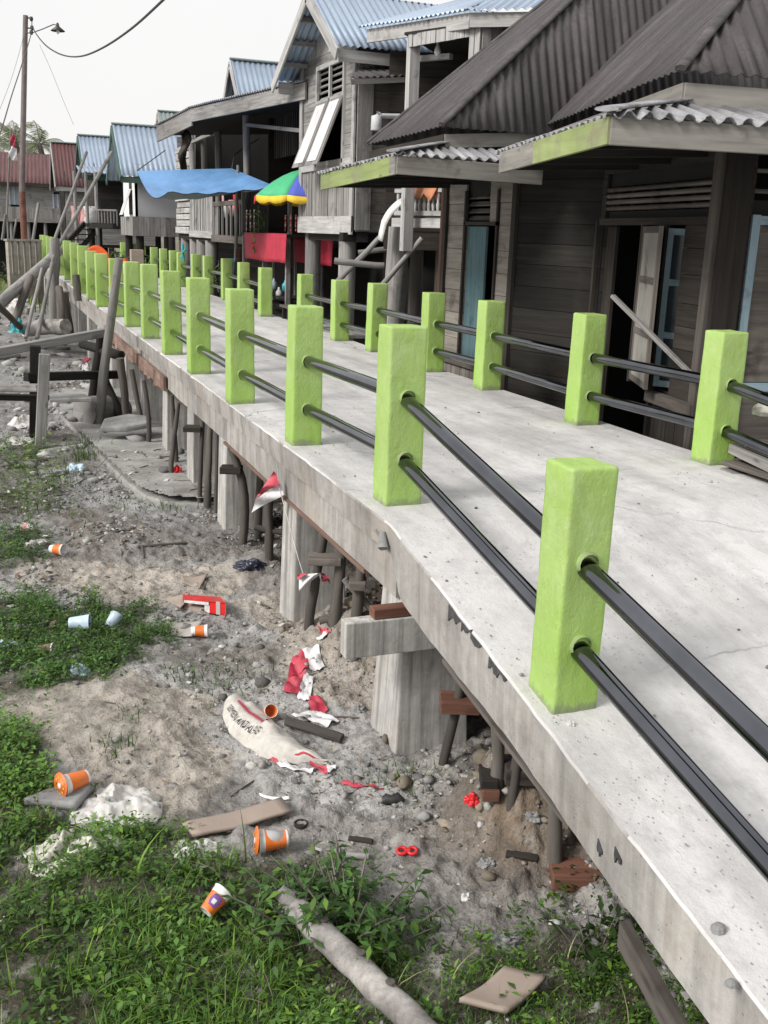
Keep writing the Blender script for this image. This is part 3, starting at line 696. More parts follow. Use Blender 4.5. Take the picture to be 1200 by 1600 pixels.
br = thing('concrete_footbridge', (2.5, 14, -1), 'long pale grey concrete footbridge on square piers with lime green railings', 'bridge')
def slab():
    ss = list(np.arange(-.6, 3.5, .05))+list(np.arange(3.5, 4.2, .03))+list(np.arange(4.2, 12, .1))+list(np.arange(12, 34.01, .4))
    mb = MB(); g = []
    for s in ss:
        z = dz(s)+.0; w = float(fbm(s*1.6, 4.2, 2, 11))*.016+float(fbm(s*14, 1.2, 3, 12))*.012
        if s < 2.35: w -= .02*(2.35-s)*0+.004*sin(s*7)
        wz = float(fbm(s*2, 8, 2, 13))*.008; th = .125 if s > 3.62 else (.125+.125*min(1, (3.62-s)/.10) if s > 3.2 else max(.208, .25-.07*(3.2-s)))
        row = [Vector((TL+.012+w, s, z-th)), Vector((TL+.004+w*.6, s, z-th*.5)), Vector((TL+w, s, z-.007+wz)), Vector((TL+.006+w*1.3, s, z+wz))]
        for k in range(1, 24):
            x = TL+.02+(TR-TL-.04)*k/23
            row.append(Vector((x, s, z+float(fbm(x*2, s*1.2, 3, 15))*.012)))
        row += [Vector((TR, s, z-.01)), Vector((TR, s, z-th)), Vector((TL+.5, s, z-th)), Vector((TL+.012+w, s, z-th))]
        g.append(row)
    mb.sheet(g, 0, False)
    for row in (g[0], g[-1]): mb.add(row[:-1], [tuple(range(len(row)-1))])
    o = part('deck_slab', mb, [DECK], br)
    bm = bmesh.new(); bm.from_mesh(o.data); bmesh.ops.remove_doubles(bm, verts=bm.verts, dist=.0008); bmesh.ops.recalc_face_normals(bm, faces=bm.faces)
    bm.to_mesh(o.data); bm.free()
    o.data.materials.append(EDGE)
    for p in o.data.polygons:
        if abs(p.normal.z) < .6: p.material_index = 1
slab()
def side_beam(x0, x1, label=None):
    mb = MB()
    for a, b in ((3.63, 9.0), (9.0, 15.6), (15.6, 22), (22, 33.6)):
        n = int((b-a)/.25)+2; g = []
        for i in range(n):
            s = a+(b-a)*i/(n-1); w = float(fbm(s*2.3, x0*3, 3, 17))*.014
            g.append([Vector((x0+w, s, -.1245)), Vector((x0+w*.5, s, -.315+w)), Vector((x1, s, -.315)), Vector((x1, s, -.1245)), Vector((x0+w, s, -.1245))])
        mb.sheet(g, 0, False)
        for row in (g[0], g[-1]): mb.add(row[:-1], [(0, 1, 2, 3)])
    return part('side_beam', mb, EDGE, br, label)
side_beam(TL+.045, TL+.30); side_beam(TR-.3, TR-.05)
PS = [3.59, 5.18, 6.94, 8.19, 9.49, 11.0, 12.5, 14.0, 15.6, 17.3, 19.2, 21.2, 23.3, 25.5, 27.8, 30.2, 32.4]
for i, s in enumerate(PS):
    for x0, x1 in ((1.495, 1.775), (3.28, 3.53)):
        mb = MB(); zb = min(HZ(x0, s), HZ(x1, s))-.08; zt = -.3148 if s > 3.7 else -.29
        e = .018 if i else .03
        c = lambda z, k: [Vector((x0-k, s-k, z)), Vector((x1+k, s-k, z)), Vector((x1+k, s+.25+k, z)), Vector((x0-k, s+.25+k, z))]
        mb.hexa(c(zb, e if x0 < 2 else 0)+c(zt, 0))
        bev(part('pier', mb, PIER, br), .008)
# crossbeam stub on the nearest pier
mb = MB(); q = onY(541, 975, 3.50); q2 = onY(543, 1030, 3.50)
mb.beam((q.x, 3.532, (q.z+q2.z)/2), (3.3, 3.532, (q.z+q2.z)/2+.0), .07, q.z-q2.z); CAPZ = q.z
bev(part('clamp_board', mb, PIER, br, 'wide grey board clamped across the nearest pier'), .004)
for i, s in enumerate(PS[1:], 1):
    mb = MB(); mb.beam((1.74, s+.125, -.235), (3.32, s+.125, -.235), .22, .16); part('crossbeam', mb, EDGE, br)
# dark bitumen smears on the slab edge
for (x0, y0, x1, y1) in [(702, 934, 722, 978), (722, 964, 737, 992), (737, 977, 752, 1016), (764, 1020, 778, 1054), (775, 1024, 792, 1066), (934, 1304, 940, 1338), (962, 1316, 972, 1352)]:
    mb = MB(); n = 5; cols = []
    for i in range(n+1):
        px = x0+(x1-x0)*i/n; top = y0+(y1-y0)*.62*i/n+6; bot = y0+(y1-y0)*(.75+.25*i/n)+random.uniform(-9, 6)
        v0 = onX(px, top, TL); w = float(fbm(v0.y*1.6, 4.2, 2, 11))*.016+float(fbm(v0.y*14, 1.2, 3, 12))*.012
        cols.append((Vector((TL+w-.003, v0.y, min(v0.z, dz(v0.y)-.012))), Vector((TL+w*.7-.003, v0.y, onX(px, bot, TL).z))))
    for (a0, b0), (a1, b1) in zip(cols[:-1], cols[1:]):
        t = Vector((.006, 0, 0)); mb.hexa([a0, b0, b0+t, a0+t, a1, b1, b1+t, a1+t])
    part('bitumen_smear', mb, STAIN, br)
# formwork left along the beam
mb = MB()
for k in range(24):
    s0 = 9.3+k*.21; s1 = s0+.21; dpt = random.uniform(.01, .06) if k % 3 else random.uniform(.0, .03)
    mb.hexa([Vector((TL+.005, s0, -.2)), Vector((TL+.03, s0, -.2)), Vector((TL+.03, s0, -.315-dpt)), Vector((TL+.005, s0, -.315-dpt*.6)),
             Vector((TL+.005, s1, -.2)), Vector((TL+.03, s1, -.2)), Vector((TL+.03, s1, -.315-dpt*.5)), Vector((TL+.005, s1, -.315-dpt))])
part('formwork_board', mb, W_ORANGE, br, 'splintered orange brown formwork board hanging along the beam')
mb = MB(); a0 = onX(968, 1440, TL+.03); a1 = onX(1068, 1620, TL+.03)
def fw(mb, p, q, h): mb.hexa([p, p+Vector((.03, 0, 0)), p+Vector((.03, 0, -h)), p+Vector((0, 0, -h)), q, q+Vector((.03, 0, 0)), q+Vector((.03, 0, -h)), q+Vector((0, 0, -h))])
fw(mb, a0, a1, .075); part('formwork_board', mb, W_MID, br, 'grey brown plank hanging loose under the near end of the ramp')
mb = MB(); s0, s1 = 4.0, 6.9
fw(mb, Vector((TL+.035, s0, -.3155)), Vector((TL+.035, s1, -.3155)), .02); part('formwork_board', mb, W_ORANGE, br)
mb = MB(); fw(mb, Vector((TL+.016, 2.2, dz(2.2)-.215)), Vector((TL+.016, 3.1, dz(3.1)-.258)), .016)
part('formwork_board', mb, W_MID, br)

# ------------------------------------------------------------------ railings
def post_mesh(x, s, h, seed, fine=True):
    bm = bmesh.new(); bmesh.ops.create_cube(bm, size=1)
    z0 = dz(s-.07)-.02
    tp = random.uniform(.93, .98); lx = random.uniform(-.006, .006); ly = random.uniform(-.006, .006)
    for v in bm.verts:
        k = v.co.z+.5; f = 1-(1-tp)*k
        v.co = Vector((v.co.x*(.152 if s < 3 else .165)*f+lx*k, v.co.y*.155*f+ly*k, k*(h+dz(s)-z0)))
    bmesh.ops.bevel(bm, geom=list(bm.edges), offset=.009, segments=2, profile=.6, affect='EDGES')
    if fine:
        bmesh.ops.subdivide_edges(bm, edges=[e for e in bm.edges if e.calc_length() > .1], cuts=(18 if s < 4.5 else 9), use_grid_fill=True)
        for v in bm.verts:
            c = v.co*9+Vector((seed*3.1, 0, 0)); top = max(0, (v.co.z-.7*h)/h)
            d = mnoise.noise_vector(c)*(.0045 if s < 3 else .0028)+mnoise.noise_vector(v.co*30+Vector((seed, 5, 0)))*(.0022 if s < 3 else .0012)
            v.co += d
    bm.verts.index_update(); mb = MB(); vs = [v.co+Vector((x, s, z0)) for v in bm.verts]; fs = []; uv = []
    for f in bm.faces:
        fs.append([v.index for v in f.verts]); uv.append([(v.co.x+v.co.y, v.co.z-.02) for v in f.verts])
    mb.add(vs, fs, uv, 0, True); bm.free()
    return mb
def railing(label, S, TT, HH, group, col_n=0, ext=None, skip=()):
    r = thing('green_railing', (TT[len(TT)//2], S[len(S)//2], 0), label, 'railing', group)
    zr = []
    for i, (s, t, h) in enumerate(zip(S, TT, HH)):
        o = part('post', post_mesh(t, s, h, i+len(S)*3, s < 14), PAINT, r)
        zr.append((dz(s)+h*.615, dz(s)+h*.268))
        if s < 9:
            for zz in zr[-1]:
                mb = MB(); n = 14; g = []
                for k in range(n+1):
                    th = 2*pi*k/n; r0 = .031; r1 = .035+.004*mnoise.noise(Vector((k*.9, s, zz))); y = s-.078
                    g.append([Vector((t+cos(th)*r0, y-.010, zz+sin(th)*r0)), Vector((t+cos(th)*r1, y-.004, zz+sin(th)*r1)), Vector((t+cos(th)*r1*1.04, y+.01, zz+sin(th)*r1*1.04))])
                mb.sheet(g); c = part('mortar_ring', mb, PAINT, o)
    pts = list(zip(S, TT, zr))
    if ext: pts = ext+pts
    for (s0, t0, z0), (s1, t1, z1) in zip(pts[:-1], pts[1:]):
        for k in (0, 1):
            mb = MB(); mb.tube([(t0, s0, z0[k]), (t1, s1, z1[k])], .0305, 20 if s0 < 9 else 10, 0, 0, False); part('rail', mb, STEEL, r)
    return r
S0 = 1.02
railing('lime green posts and steel rails along the open left edge of the bridge', LS, LT, LHT, 'green railings of the bridge', 0,
        [(S0, 1.56, (dz(S0)+.745*.60-.015, dz(S0)+.745*.25-.015))])
railing('lime green railing on the right edge in front of the dark roofed house', RS[:7], RT[:7], RHT[:7], 'green railings of the bridge', 0, [(3.0, 3.52, (dz(3.0)+.42, dz(3)+.18))])
railing('lime green railing on the right edge in front of the market stall', RS[7:], RT[7:], RHT[7:], 'green railings of the bridge')

# dead leaves and dirt crumbs trodden into the mud
L = Leaves(); x, y = scatter(1500, (-.2, 2.0, 2.0, 8), dn); nn_ = len(x)
leaves(L, np.stack([x, y, HTP(x, y)+.004], 1), np.random.uniform(.01, .035, nn_)*(1+(y > 5)), np.array([[.14, .10, .07]])*np.random.uniform(.4, 2.2, (nn_, 1)), .5, .1)
tag(L.make('dead_leaves', LEAF), 'dry brown leaf litter trodden into the mud', 'leaf litter', None, 'stuff')
# grit on the deck
xs, ys = scatter(3800, (1.45, 3.5, .9, 6.5), lambda x, y: .10+.75*np.exp(-((x-1.70-.10*(2.4-y))/.07)**2)*(y < 2.45)+.35*np.exp(-((x-1.5)/.08)**2))
zz = np.array([dz(s) for s in ys])+.004
rocks('grit', xs, ys, np.random.lognormal(-6.0, .6, len(xs)), STONE, 'fine grit and cement crumbs lying on the concrete deck', 'grit', .3, (.4, .8), zz)

# ------------------------------------------------------------------ timber props and blocks under the bridge
PROPG = 'timber props under the bridge'
def prop(px0, py0, px1, py1, rpx, label, ztop=None, bend=0, dx=0, mat=None, name='timber_prop'):
    b = T(px0, py0); zt = -.318 if b.y > 3.7 else dz(b.y)-.21
    if ztop is not None: zt = ztop
    tp = onPlane(px1, py1, b, FWD); k = (zt-b.z)/max(.05, (tp.z-b.z)); e = b+(tp-b)*min(k, 1.25); e.z = zt
    r = rpx*.56/FPX*(b-V(CAM)).length
    pts = [b.lerp(e, q/6)+V(AX[0])*bend*sin(pi*q/6)*r*2+V(AX[0])*random.uniform(-.12, .12)*r for q in range(7)]; pts[0].z -= .04; pts[-1] = e
    mb = MB(); mb.tube(pts, [r*1.08, r*1.12, r*random.uniform(.9, 1.15), r, r*random.uniform(.9, 1.12), r*.95, r*.95], 10, .22)
    return solo(name, mb, mat or W_POLE, label, 'prop', PROPG)
prop(690, 1192, 706, 1095, 12, 'curved thin timber prop in front of the nearest pier', None, 1.2)
prop(776, 1240, 768, 1130, 16, 'knobbly pale timber prop with a swelling near its top', None, .3)
prop(868, 1335, 856, 1270, 19, 'short thick timber prop under the ramp beside the red brown block', None, 0)
prop(481, 978, 503, 868, 12, 'slanting timber prop just right of the second pier', None, 0)
prop(522, 972, 534, 880, 15, 'thick timber prop standing under a long wooden cap', None, 0)
prop(556, 970, 566, 900, 14, 'timber prop beside the concrete crossbeam', None, 0)
prop(378, 850, 364, 738, 11, 'curved timber prop under a flat wooden cap right of the third pier', None, 1.0)
prop(420, 872, 420, 788, 11, 'timber prop behind the hanging red and white flag', None, 0)
prop(402, 842, 408, 770, 10, 'dark timber prop half hidden between the third pier and the hanging flag', None, 0)
prop(312, 776, 316, 705, 6, 'thinnest timber prop right of the fourth pier', None, 0)
prop(324, 784, 328, 690, 9, 'straight timber prop standing between two thin ones near the fourth pier', None, 0)
prop(338, 800, 340, 720, 6, 'thin timber prop just left of the third pier', None, 0)
prop(266, 738, 276, 655, 6, 'leaning timber prop right of the fifth pier', None, 0)
prop(276, 722, 270, 640, 6, 'timber prop crossing behind the fifth pier', None, 0)
prop(232, 690, 226, 620, 6, 'slim timber prop between the fifth and sixth piers', None, .5)
prop(222, 668, 205, 575, 7, 'slanting timber prop near the sixth pier', None, 0)
prop(800, 1250, 812, 1190, 13, 'dark timber prop deep in the shade behind the earth heap', None, 0)
def log_between(p0, p1, r, label, cat, mat=W_POLE, name='timber_pole', group=None, wob=.15, n=9, r1=None, segs=6, bend=0):
    p0 = Vector(p0); p1 = Vector(p1); L = (p1-p0).length
    pts = [p0.lerp(p1, k/segs)+Vector((random.uniform(-1, 1), random.uniform(-1, 1), random.uniform(-1, 1)))*r*.12+Vector((0, 0, -bend*sin(pi*k/segs))) for k in range(segs+1)]
    mb = MB(); rr = [r+((r1 or r)-r)*k/segs for k in range(segs+1)]; mb.tube(pts, rr, n, wob)
    return solo(name, mb, mat, label, cat, group)
c = T(500, 975); log_between(c+Vector((0, 0, .02)), onPlane(562, 968, c, FWD), .022, 'short round log lying across the feet of the props', 'log', W_POLE, 'short_log')
c = T(420, 872); log_between(onPlane(398, 824, c, FWD), onPlane(442, 832, c, FWD), .018, 'short cross stick nailed to the prop behind the hanging flag', 'stick', W_POLE, 'cross_stick')
c = T(560, 960); log_between(onPlane(538, 905, c, FWD), onPlane(592, 965, c, FWD), .018, 'slanting brace stick near the concrete crossbeam', 'stick', W_POLEL, 'cross_stick')
def blk(px0, py0, px1, py1, ref, lab, mat, dep=.12):
    c = T(*ref); a = onPlane(px0, py0, c, FWD); b = onPlane(px1, py1, c, FWD); h = a.z-b.z; z = (a.z+b.z)/2
    m = Vector(((a.x+b.x)/2, (a.y+b.y)/2, z)); d = Vector((b.x-a.x, b.y-a.y, 0))/2; f = V(FWD)*dep
    mb = MB(); mb.beam(m-d, m+d, dep, h); bev(solo('wooden_block', mb, mat, lab, 'block', 'wooden packing blocks under the bridge'), .004)
blk(688, 1088, 748, 1108, (690, 1192), 'red brown block on top of the curved prop by the nearest pier', W_RED)
blk(788, 1190, 842, 1216, (776, 1240), 'dark wooden block tucked under the slab beside the knobbly prop', W_BROWN)
blk(858, 1345, 934, 1370, (868, 1345), 'reddish plank end lying on the mud under the ramp', W_RED, .2)
blk(750, 1206, 776, 1222, (770, 1232), 'small stub of wood lying behind the knobbly prop', W_BROWN)
blk(752, 1222, 778, 1240, (770, 1244), 'red brown stub of wood at the foot of the knobbly prop', W_RED)
blk(482, 867, 534, 880, (522, 972), 'long grey wooden cap over the thick prop', W_MID)
blk(546, 905, 572, 918, (556, 970), 'short wooden cap over the prop beside the crossbeam', W_MID)
blk(345, 728, 378, 739, (378, 850), 'flat wooden cap over the curved prop right of the third pier', W_BROWN)
blk(288, 665, 316, 674, (300, 775), 'flat wooden cap beside the top of the fourth pier', W_BROWN)
mb = MB(); a = onY(585, 977, 3.5); b = onY(642, 960, 3.5); mb.beam((a.x, 3.535, CAPZ+.003+.02), (b.x, 3.535, CAPZ+.003+.02), .06, .04)
bev(solo('wooden_block', mb, W_RED, 'dark red block lying on the concrete crossbeam of the nearest pier', 'block', 'wooden packing blocks under the bridge'), .003)
# old path at the foot of the piers
P = [(95, 640), (112, 668), (132, 692), (158, 720), (225, 766), (290, 800), (330, 800)]
q = [onZ(x, y, -.88) for x, y in P]
mb = MB(); mb.prism([Vector((x, y, -.965)) for x, y in PATHP], (0, 0, -.3))
o = solo('footpath', mb, PATHC, 'broken old concrete path strip at the foot of the piers', 'path', None, 'structure')
bev(o, .015)
px_ = np.arange(.6, 2.25, .02); py_ = np.arange(PATHP[5][1]-.1, 13.6, .05); GX, GY = np.meshgrid(px_, py_); m_ = inpoly(PATHP, GX, GY)
mb = MB(); GZ = -.92+fbm(GX*5, GY*5, 3, 19)*.03; vi = {}
for i in range(len(py_)-1):
    for j in range(len(px_)-1):
        if m_[i, j] and m_[i+1, j] and m_[i, j+1] and m_[i+1, j+1]:
            mb.add([Vector((GX[a, b], GY[a, b], GZ[a, b])) for a, b in ((i, j), (i, j+1), (i+1, j+1), (i+1, j))], [(0, 1, 2, 3)], None, 0, True)
o2 = link_mesh('path_surface', mb, PATHC, OFF[o.name], False); bm = bmesh.new(); bm.from_mesh(o2.data); bmesh.ops.remove_doubles(bm, verts=bm.verts, dist=.0005); bm.to_mesh(o2.data); bm.free()
o2.parent = o; OFF[o2.name] = OFF[o.name]
# ================================================================== HOUSES
class Wall:
    """vertical wall between two plan points; outward side faces the bridge/camera"""
    def __init__(s, A, B, z0, z1):
        s.A = Vector((A[0], A[1], 0)); s.B = Vector((B[0], B[1], 0)); s.d = (s.B-s.A); s.L = s.d.length; s.d.normalize()
        s.n = Vector((s.d.y, -s.d.x, 0)); s.z0 = z0; s.z1 = z1
        if s.n.dot(Vector((0, 0, 0))-(s.A+s.B)/2) < 0: s.n = -s.n
    def pu(s, px, py): P = onPlane(px, py, s.A, s.n); return (P-s.A).dot(s.d), P.z
    def pt(s, u, z, off=0): P = s.A+s.d*u+s.n*off; return Vector((P.x, P.y, z))
    def rect(s, x0, y0, x1, y1):
        a = s.pu(x0, y0); b = s.pu(x1, y1); return (min(a[0], b[0]), max(a[0], b[0]), min(a[1], b[1]), max(a[1], b[1]))
    def box(s, mb, u0, u1, z0, z1, off=0, th=.03, along='u', mi=0):
        c = [s.pt(u0, z0, off), s.pt(u0, z1, off), s.pt(u0, z1, off+th), s.pt(u0, z0, off+th)]
        d = [s.pt(u1, z0, off), s.pt(u1, z1, off), s.pt(u1, z1, off+th), s.pt(u1, z0, off+th)]
        if along == 'u': mb.hexa(c+d, mi)
        else:
            c = [s.pt(u0, z0, off), s.pt(u1, z0, off), s.pt(u1, z0, off+th), s.pt(u0, z0, off+th)]
            d = [s.pt(u0, z1, off), s.pt(u1, z1, off), s.pt(u1, z1, off+th), s.pt(u0, z1, off+th)]
            mb.hexa(c+d, mi)
    def planks(s, mb, bh, opens=(), u0=0, u1=None, z0=None, z1=None, th=.02, vert=False, gap=.004, jit=.006, back=True, off=0):
        u1 = s.L if u1 is None else u1; z0 = s.z0 if z0 is None else z0; z1 = s.z1 if z1 is None else z1
        lo, hi = (u0, u1) if vert else (z0, z1); p = lo
        while p < hi-.001:
            q = min(hi, p+bh*random.uniform(.85, 1.15)); 
            if hi-q < bh*.4: q = hi
            a0, a1 = (z0, z1) if vert else (u0, u1); cuts = []
            for o in opens:
                ou0, ou1, oz0, oz1 = o; b0, b1, c0, c1 = (ou0, ou1, oz0, oz1) if vert else (oz0, oz1, ou0, ou1)
                if b0 < q-.01 and b1 > p+.01: cuts.append((c0, c1))
            segs = []; cur = a0
            for c0, c1 in sorted(cuts):
                if c0 > cur: segs.append((cur, min(c0, a1)))
                cur = max(cur, c1)
            if cur < a1: segs.append((cur, a1))
            for g0, g1 in segs:
                # long runs are made of boards butted end to end
                m = 1 if g1-g0 < 3.2 or vert else 2; e = [g0]+([g0+(g1-g0)*random.uniform(.35, .65)] if m == 2 else [])+[g1]
                for k in range(len(e)-1):
                    of = off+random.uniform(0, jit)
                    if vert: s.box(mb, p+gap/2, q-gap/2, e[k], e[k+1], of, th, 'v')
                    else: s.box(mb, e[k]+.001, e[k+1]-.001, p+gap/2, q-gap/2, of, th)
            p = q
        if back:
            us = sorted({u0, u1, *[min(max(v, u0), u1) for o in opens for v in o[:2]]}); zs = sorted({z0, z1, *[min(max(v, z0), z1) for o in opens for v in o[2:]]})
            for i in range(len(us)-1):
                for j in range(len(zs)-1):
                    cu = (us[i]+us[i+1])/2; cz = (zs[j]+zs[j+1])/2
                    if not any(o[0] < cu < o[1] and o[2] < cz < o[3] for o in opens):
                        s.box(mb, us[i], us[i+1], zs[j], zs[j+1], off-.012, .01, mi=1)
def corr(poly, wl=.08, amp=.011, seg=8, thick=.003, jag=0, vstep=.6):
    """corrugated sheet over a convex polygon; poly[0]-poly[1] is the eave line"""
    P = [Vector(p) for p in poly]; ex = (P[1]-P[0]).normalized(); nn = ex.cross(P[2]-P[0]).normalized()
    if nn.z < 0: nn = -nn
    ey = nn.cross(ex)
    if ey.dot(P[2]-P[0]) < 0: ey = -ey
    L = [((p-P[0]).dot(ex), (p-P[0]).dot(ey)) for p in P]
    u0 = min(a for a, b in L); u1 = max(a for a, b in L); v0 = min(b for a, b in L); v1 = max(b for a, b in L)
    nu = max(2, int((u1-u0)/wl*seg)); nv = max(1, int((v1-v0)/vstep)); bm = bmesh.new()
    g = [[bm.verts.new((u0+(u1-u0)*i/nu, v0+(v1-v0)*j/nv-(jag*random.uniform(0, 1) if j == 0 else 0), 0)) for i in range(nu+1)] for j in range(nv+1)]
    for j in range(nv):
        for i in range(nu): bm.faces.new((g[j][i], g[j][i+1], g[j+1][i+1], g[j+1][i]))
    cx = sum(a for a, b in L)/len(L); cy = sum(b for a, b in L)/len(L)
    for k in range(len(L)):
        a = Vector((*L[k], 0)); b = Vector((*L[(k+1) % len(L)], 0)); d = b-a; n = Vector((d.y, -d.x, 0)).normalized()
        if n.dot(Vector((cx, cy, 0))-a) > 0: n = -n
        if jag and k == 0: continue
        bmesh.ops.bisect_plane(bm, geom=bm.verts[:]+bm.edges[:]+bm.faces[:], plane_co=a, plane_no=n, clear_outer=True)
    bm.verts.index_update(); mb = MB(); vs = []; uo = random.uniform(0, 50)
    for v in bm.verts:
        u, w = v.co.x, v.co.y; sh = math.floor(u/.75)
        h = amp*sin(2*pi*u/wl)+.006*mnoise.noise(Vector((sh*3.3, w*.7, uo)))+.010*mnoise.noise(Vector((u*.8, w*.8, uo)))
        vs.append(P[0]+ex*u+ey*w+nn*h)
    co = [(v.co.x+uo, v.co.y) for v in bm.verts]
    fs = [[v.index for v in f.verts] for f in bm.faces]; bm.free()
    mb.add(vs, fs, [[co[i] for i in f] for f in fs], 0, True)
    return mb
def roofpart(poly, mat, parent, wl=.08, amp=.011, seg=8, name='roof', label=None, jag=0):
    return solid(part(name, corr(poly, wl, amp, seg, jag=jag), mat, parent, label, False), .005)
def fascia(p, q, h, mat, parent, th=.022, label=None, name='fascia_board'):
    p = Vector(p); q = Vector(q); mb = MB(); mb.beam(p-Vector((0, 0, h/2)), q-Vector((0, 0, h/2)), th, h)
    return bev(part(name, mb, mat, parent, label), .003, 1)
def stilt(x, y, z1, r, parent, mat=W_GREY, name='stilt', lean=(0, 0)):
    z0 = HZ(x, y)-.08; mb = MB(); mb.tube([(x+lean[0]*k/4, y+lean[1]*k/4, z0+(z1-z0)*k/4) for k in range(5)], [r*1.1, r*1.05, r, r*.98, r*.95], 10, .12)
    return part(name, mb, mat, parent)
def boxpart(name, x0, x1, y0, y1, z0, z1, mat, parent, label=None):
    mb = MB(); mb.hexa([Vector((x0, y0, z0)), Vector((x1, y0, z0)), Vector((x1, y0, z1)), Vector((x0, y0, z1)), Vector((x0, y1, z0)), Vector((x1, y1, z0)), Vector((x1, y1, z1)), Vector((x0, y1, z1))])
    return part(name, mb, mat, parent, label)

# ------------------------------------------------------------------ the dark roofed house on the right
def house_dark():
    H = thing('timber_house', (5, 6.5, -1), 'old brown timber house with a dark iron hipped roof close beside the bridge', 'house', 'timber houses along the bridge')
    wm = [W_BROWN, DARKIN]
    c1 = onX(808, 400, 4.0); f1 = onX(698, 400, 4.0)
    W1 = Wall((4.0, c1.y), (4.0, f1.y), -.95, 1.62)
    c0 = D(1122, 400, 6.05); fw = D(938, 400, 7.7)
    W3 = Wall((c0.x, c0.y), (fw.x, fw.y), -.95, 1.70)
    W2 = Wall((4.0, c1.y), (fw.x+.15, fw.y-.0), -.95, 1.66)
    # W1: light plank strip with a narrow shuttered opening
    op = W1.rect(733, 352, 768, 570); lv = W1.rect(733, 306, 768, 350); op = (op[0], op[1], .02, op[3])
    mb = MB(); W1.planks(mb, .20, [op, (lv[0], lv[1], lv[2], lv[3])], z0=.0); W1.planks(mb, .10, [], z1=-.004, vert=True)
    part('wall', mb, [W_GREYB, DARKIN], H, 'grey plank wall strip facing the bridge')
    mb = MB()
    for k in range(4):
        z = lv[2]+(lv[3]-lv[2])*(k+.5)/4; a = W1.pt(lv[0], z+.02, -.02); b = W1.pt(lv[1], z+.02, -.02)
        mb.beam(a, b, .045, .012, W1.n+Vector((0, 0, 1.0)))
    part('louvre', mb, W_MID, H)
    mb = MB()
    for (u0, u1, z0, z1) in [(op[0]-.03, op[0], 0, lv[3]+.04), (op[1], op[1]+.03, 0, lv[3]+.04), (op[0]-.03, op[1]+.03, op[3], op[3]+.03)]:
        W1.box(mb, u0, u1, z0, z1, .018, .025, 'v')
    fr = part('window_frame', mb, W_BROWN, H)
    mb = MB(); u0 = op[0]+(op[1]-op[0])*.38; W1.box(mb, u0, op[1]-.012, op[2]+.01, op[3]-.01, -.01, .02, 'v'); part('shutter', mb, W_TEAL, H, 'faded teal shutter in the narrow opening')
    for ua, ub in ((-.02, .05), (W1.L-.05, W1.L+.02)):
        mb = MB(); W1.box(mb, ua, ub, -.95, 1.6, .022, .03, 'v'); part('corner_board', mb, W_BROWN, H)
    mb = MB(); W1.box(mb, 0.05, W1.L-.05, -.02, .06, .028, .03); part('sill_beam', mb, W_MID, H)
    mb = MB(); W2.planks(mb, .17, []); part('wall', mb, [W_DARK, DARKIN], H, 'dark plank wall in the recess')  # near-black boards put the deep shade of the recess into the colour
    # W3: long facade under the eave
    door = W3.rect(942, 358, 1012, 700); w1 = W3.rect(1050, 350, 1118, 612); lf = W3.rect(1014, 350, 1050, 600)
    band = W3.rect(952, 300, 1118, 340)
    bz0 = W3.pu(1040, 328)[1]; bz1 = W3.pu(1040, 285)[1]
    dtop = W3.pu(1000, 352)[1]; dtop = min(dtop, bz0-.05); wz0 = W3.pu(1040, 612)[1]
    ops = [(door[0], door[1], -.9, dtop), (lf[0], w1[1], wz0, dtop), (.1, W3.L-.08, bz0, bz1)]
    mb = MB(); W3.planks(mb, .16, ops, z0=wz0-.06); W3.planks(mb, .11, [(door[0], door[1], -.9, dtop)], z1=wz0-.065, vert=True)
    part('wall', mb, wm, H)
    for k in range(4):
        z = bz0+(bz1-bz0)*(k+.5)/4; mb = MB()
        mb.tube([W3.pt(.1+(W3.L-.18)*q/10, z, .0) for q in range(11)], .027, 6, .1, sq=.6); part('louvre', mb, W_MID, H)
    mb = MB()
    for u in np.linspace(.1, W3.L-.1, 6): W3.box(mb, u-.012, u+.012, bz0, bz1, -.04, .02, 'v')
    part('louvre_mullion', mb, W_BROWN, H)
    mb = MB()
    for (u0, u1, z0, z1, al) in [(door[0]-.04, door[0], -.9, dtop+.03, 'v'), (door[1], door[1]+.03, -.9, dtop+.03, 'v'), (0.02, W3.L-.04, dtop, dtop+.045, 'u'), (w1[1], w1[1]+.035, wz0, dtop, 'v'), (lf[1]-.012, lf[1]+.014, wz0, dtop, 'v')]:
        W3.box(mb, u0, u1, z0, z1, .019, .028, al)
    part('door_frame', mb, W_BROWN, H)
    mb = MB(); W3.box(mb, .0, door[0]-.045, wz0-.075, wz0-.01, .025, .06); part('window_sill', mb, W_MID, H)
    # panelled leaves
    def leaf(hinge, uw, ang, z0, z1, mat, panel, lab, rows=3, glass=None):
        base = W3.pt(hinge, 0, .03); dr = W3.d*cos(ang)*(1 if uw > 0 else -1)+W3.n*sin(ang); w = abs(uw); nn = Vector((-dr.y, dr.x, 0))
        def bx(mb, a, b, c, d, th=.022, o=0, al='v'):
            A = base+dr*a+nn*(o-th/2); B = base+dr*b+nn*(o-th/2); t = nn*th
            q = lambda P, z: Vector((P.x, P.y, z))
            if al == 'v': mb.hexa([q(A, c), q(B, c), q(B+t, c), q(A+t, c), q(A, d), q(B, d), q(B+t, d), q(A+t, d)])
            else: mb.hexa([q(A, c), q(A, d), q(A+t, d), q(A+t, c), q(B, c), q(B, d), q(B+t, d), q(B+t, c)])
        mb = MB(); bx(mb, 0, .035, z0, z1); bx(mb, w-.035, w, z0, z1); hs = np.linspace(z0, z1, rows+1)
        for k, h in enumerate(hs):
            h = min(max(h, z0+.02), z1-.02); bx(mb, .0355, w-.0355, h-.02, h+.02, .02, 0, 'u')
        o = part('window_leaf', mb, mat, H, lab)
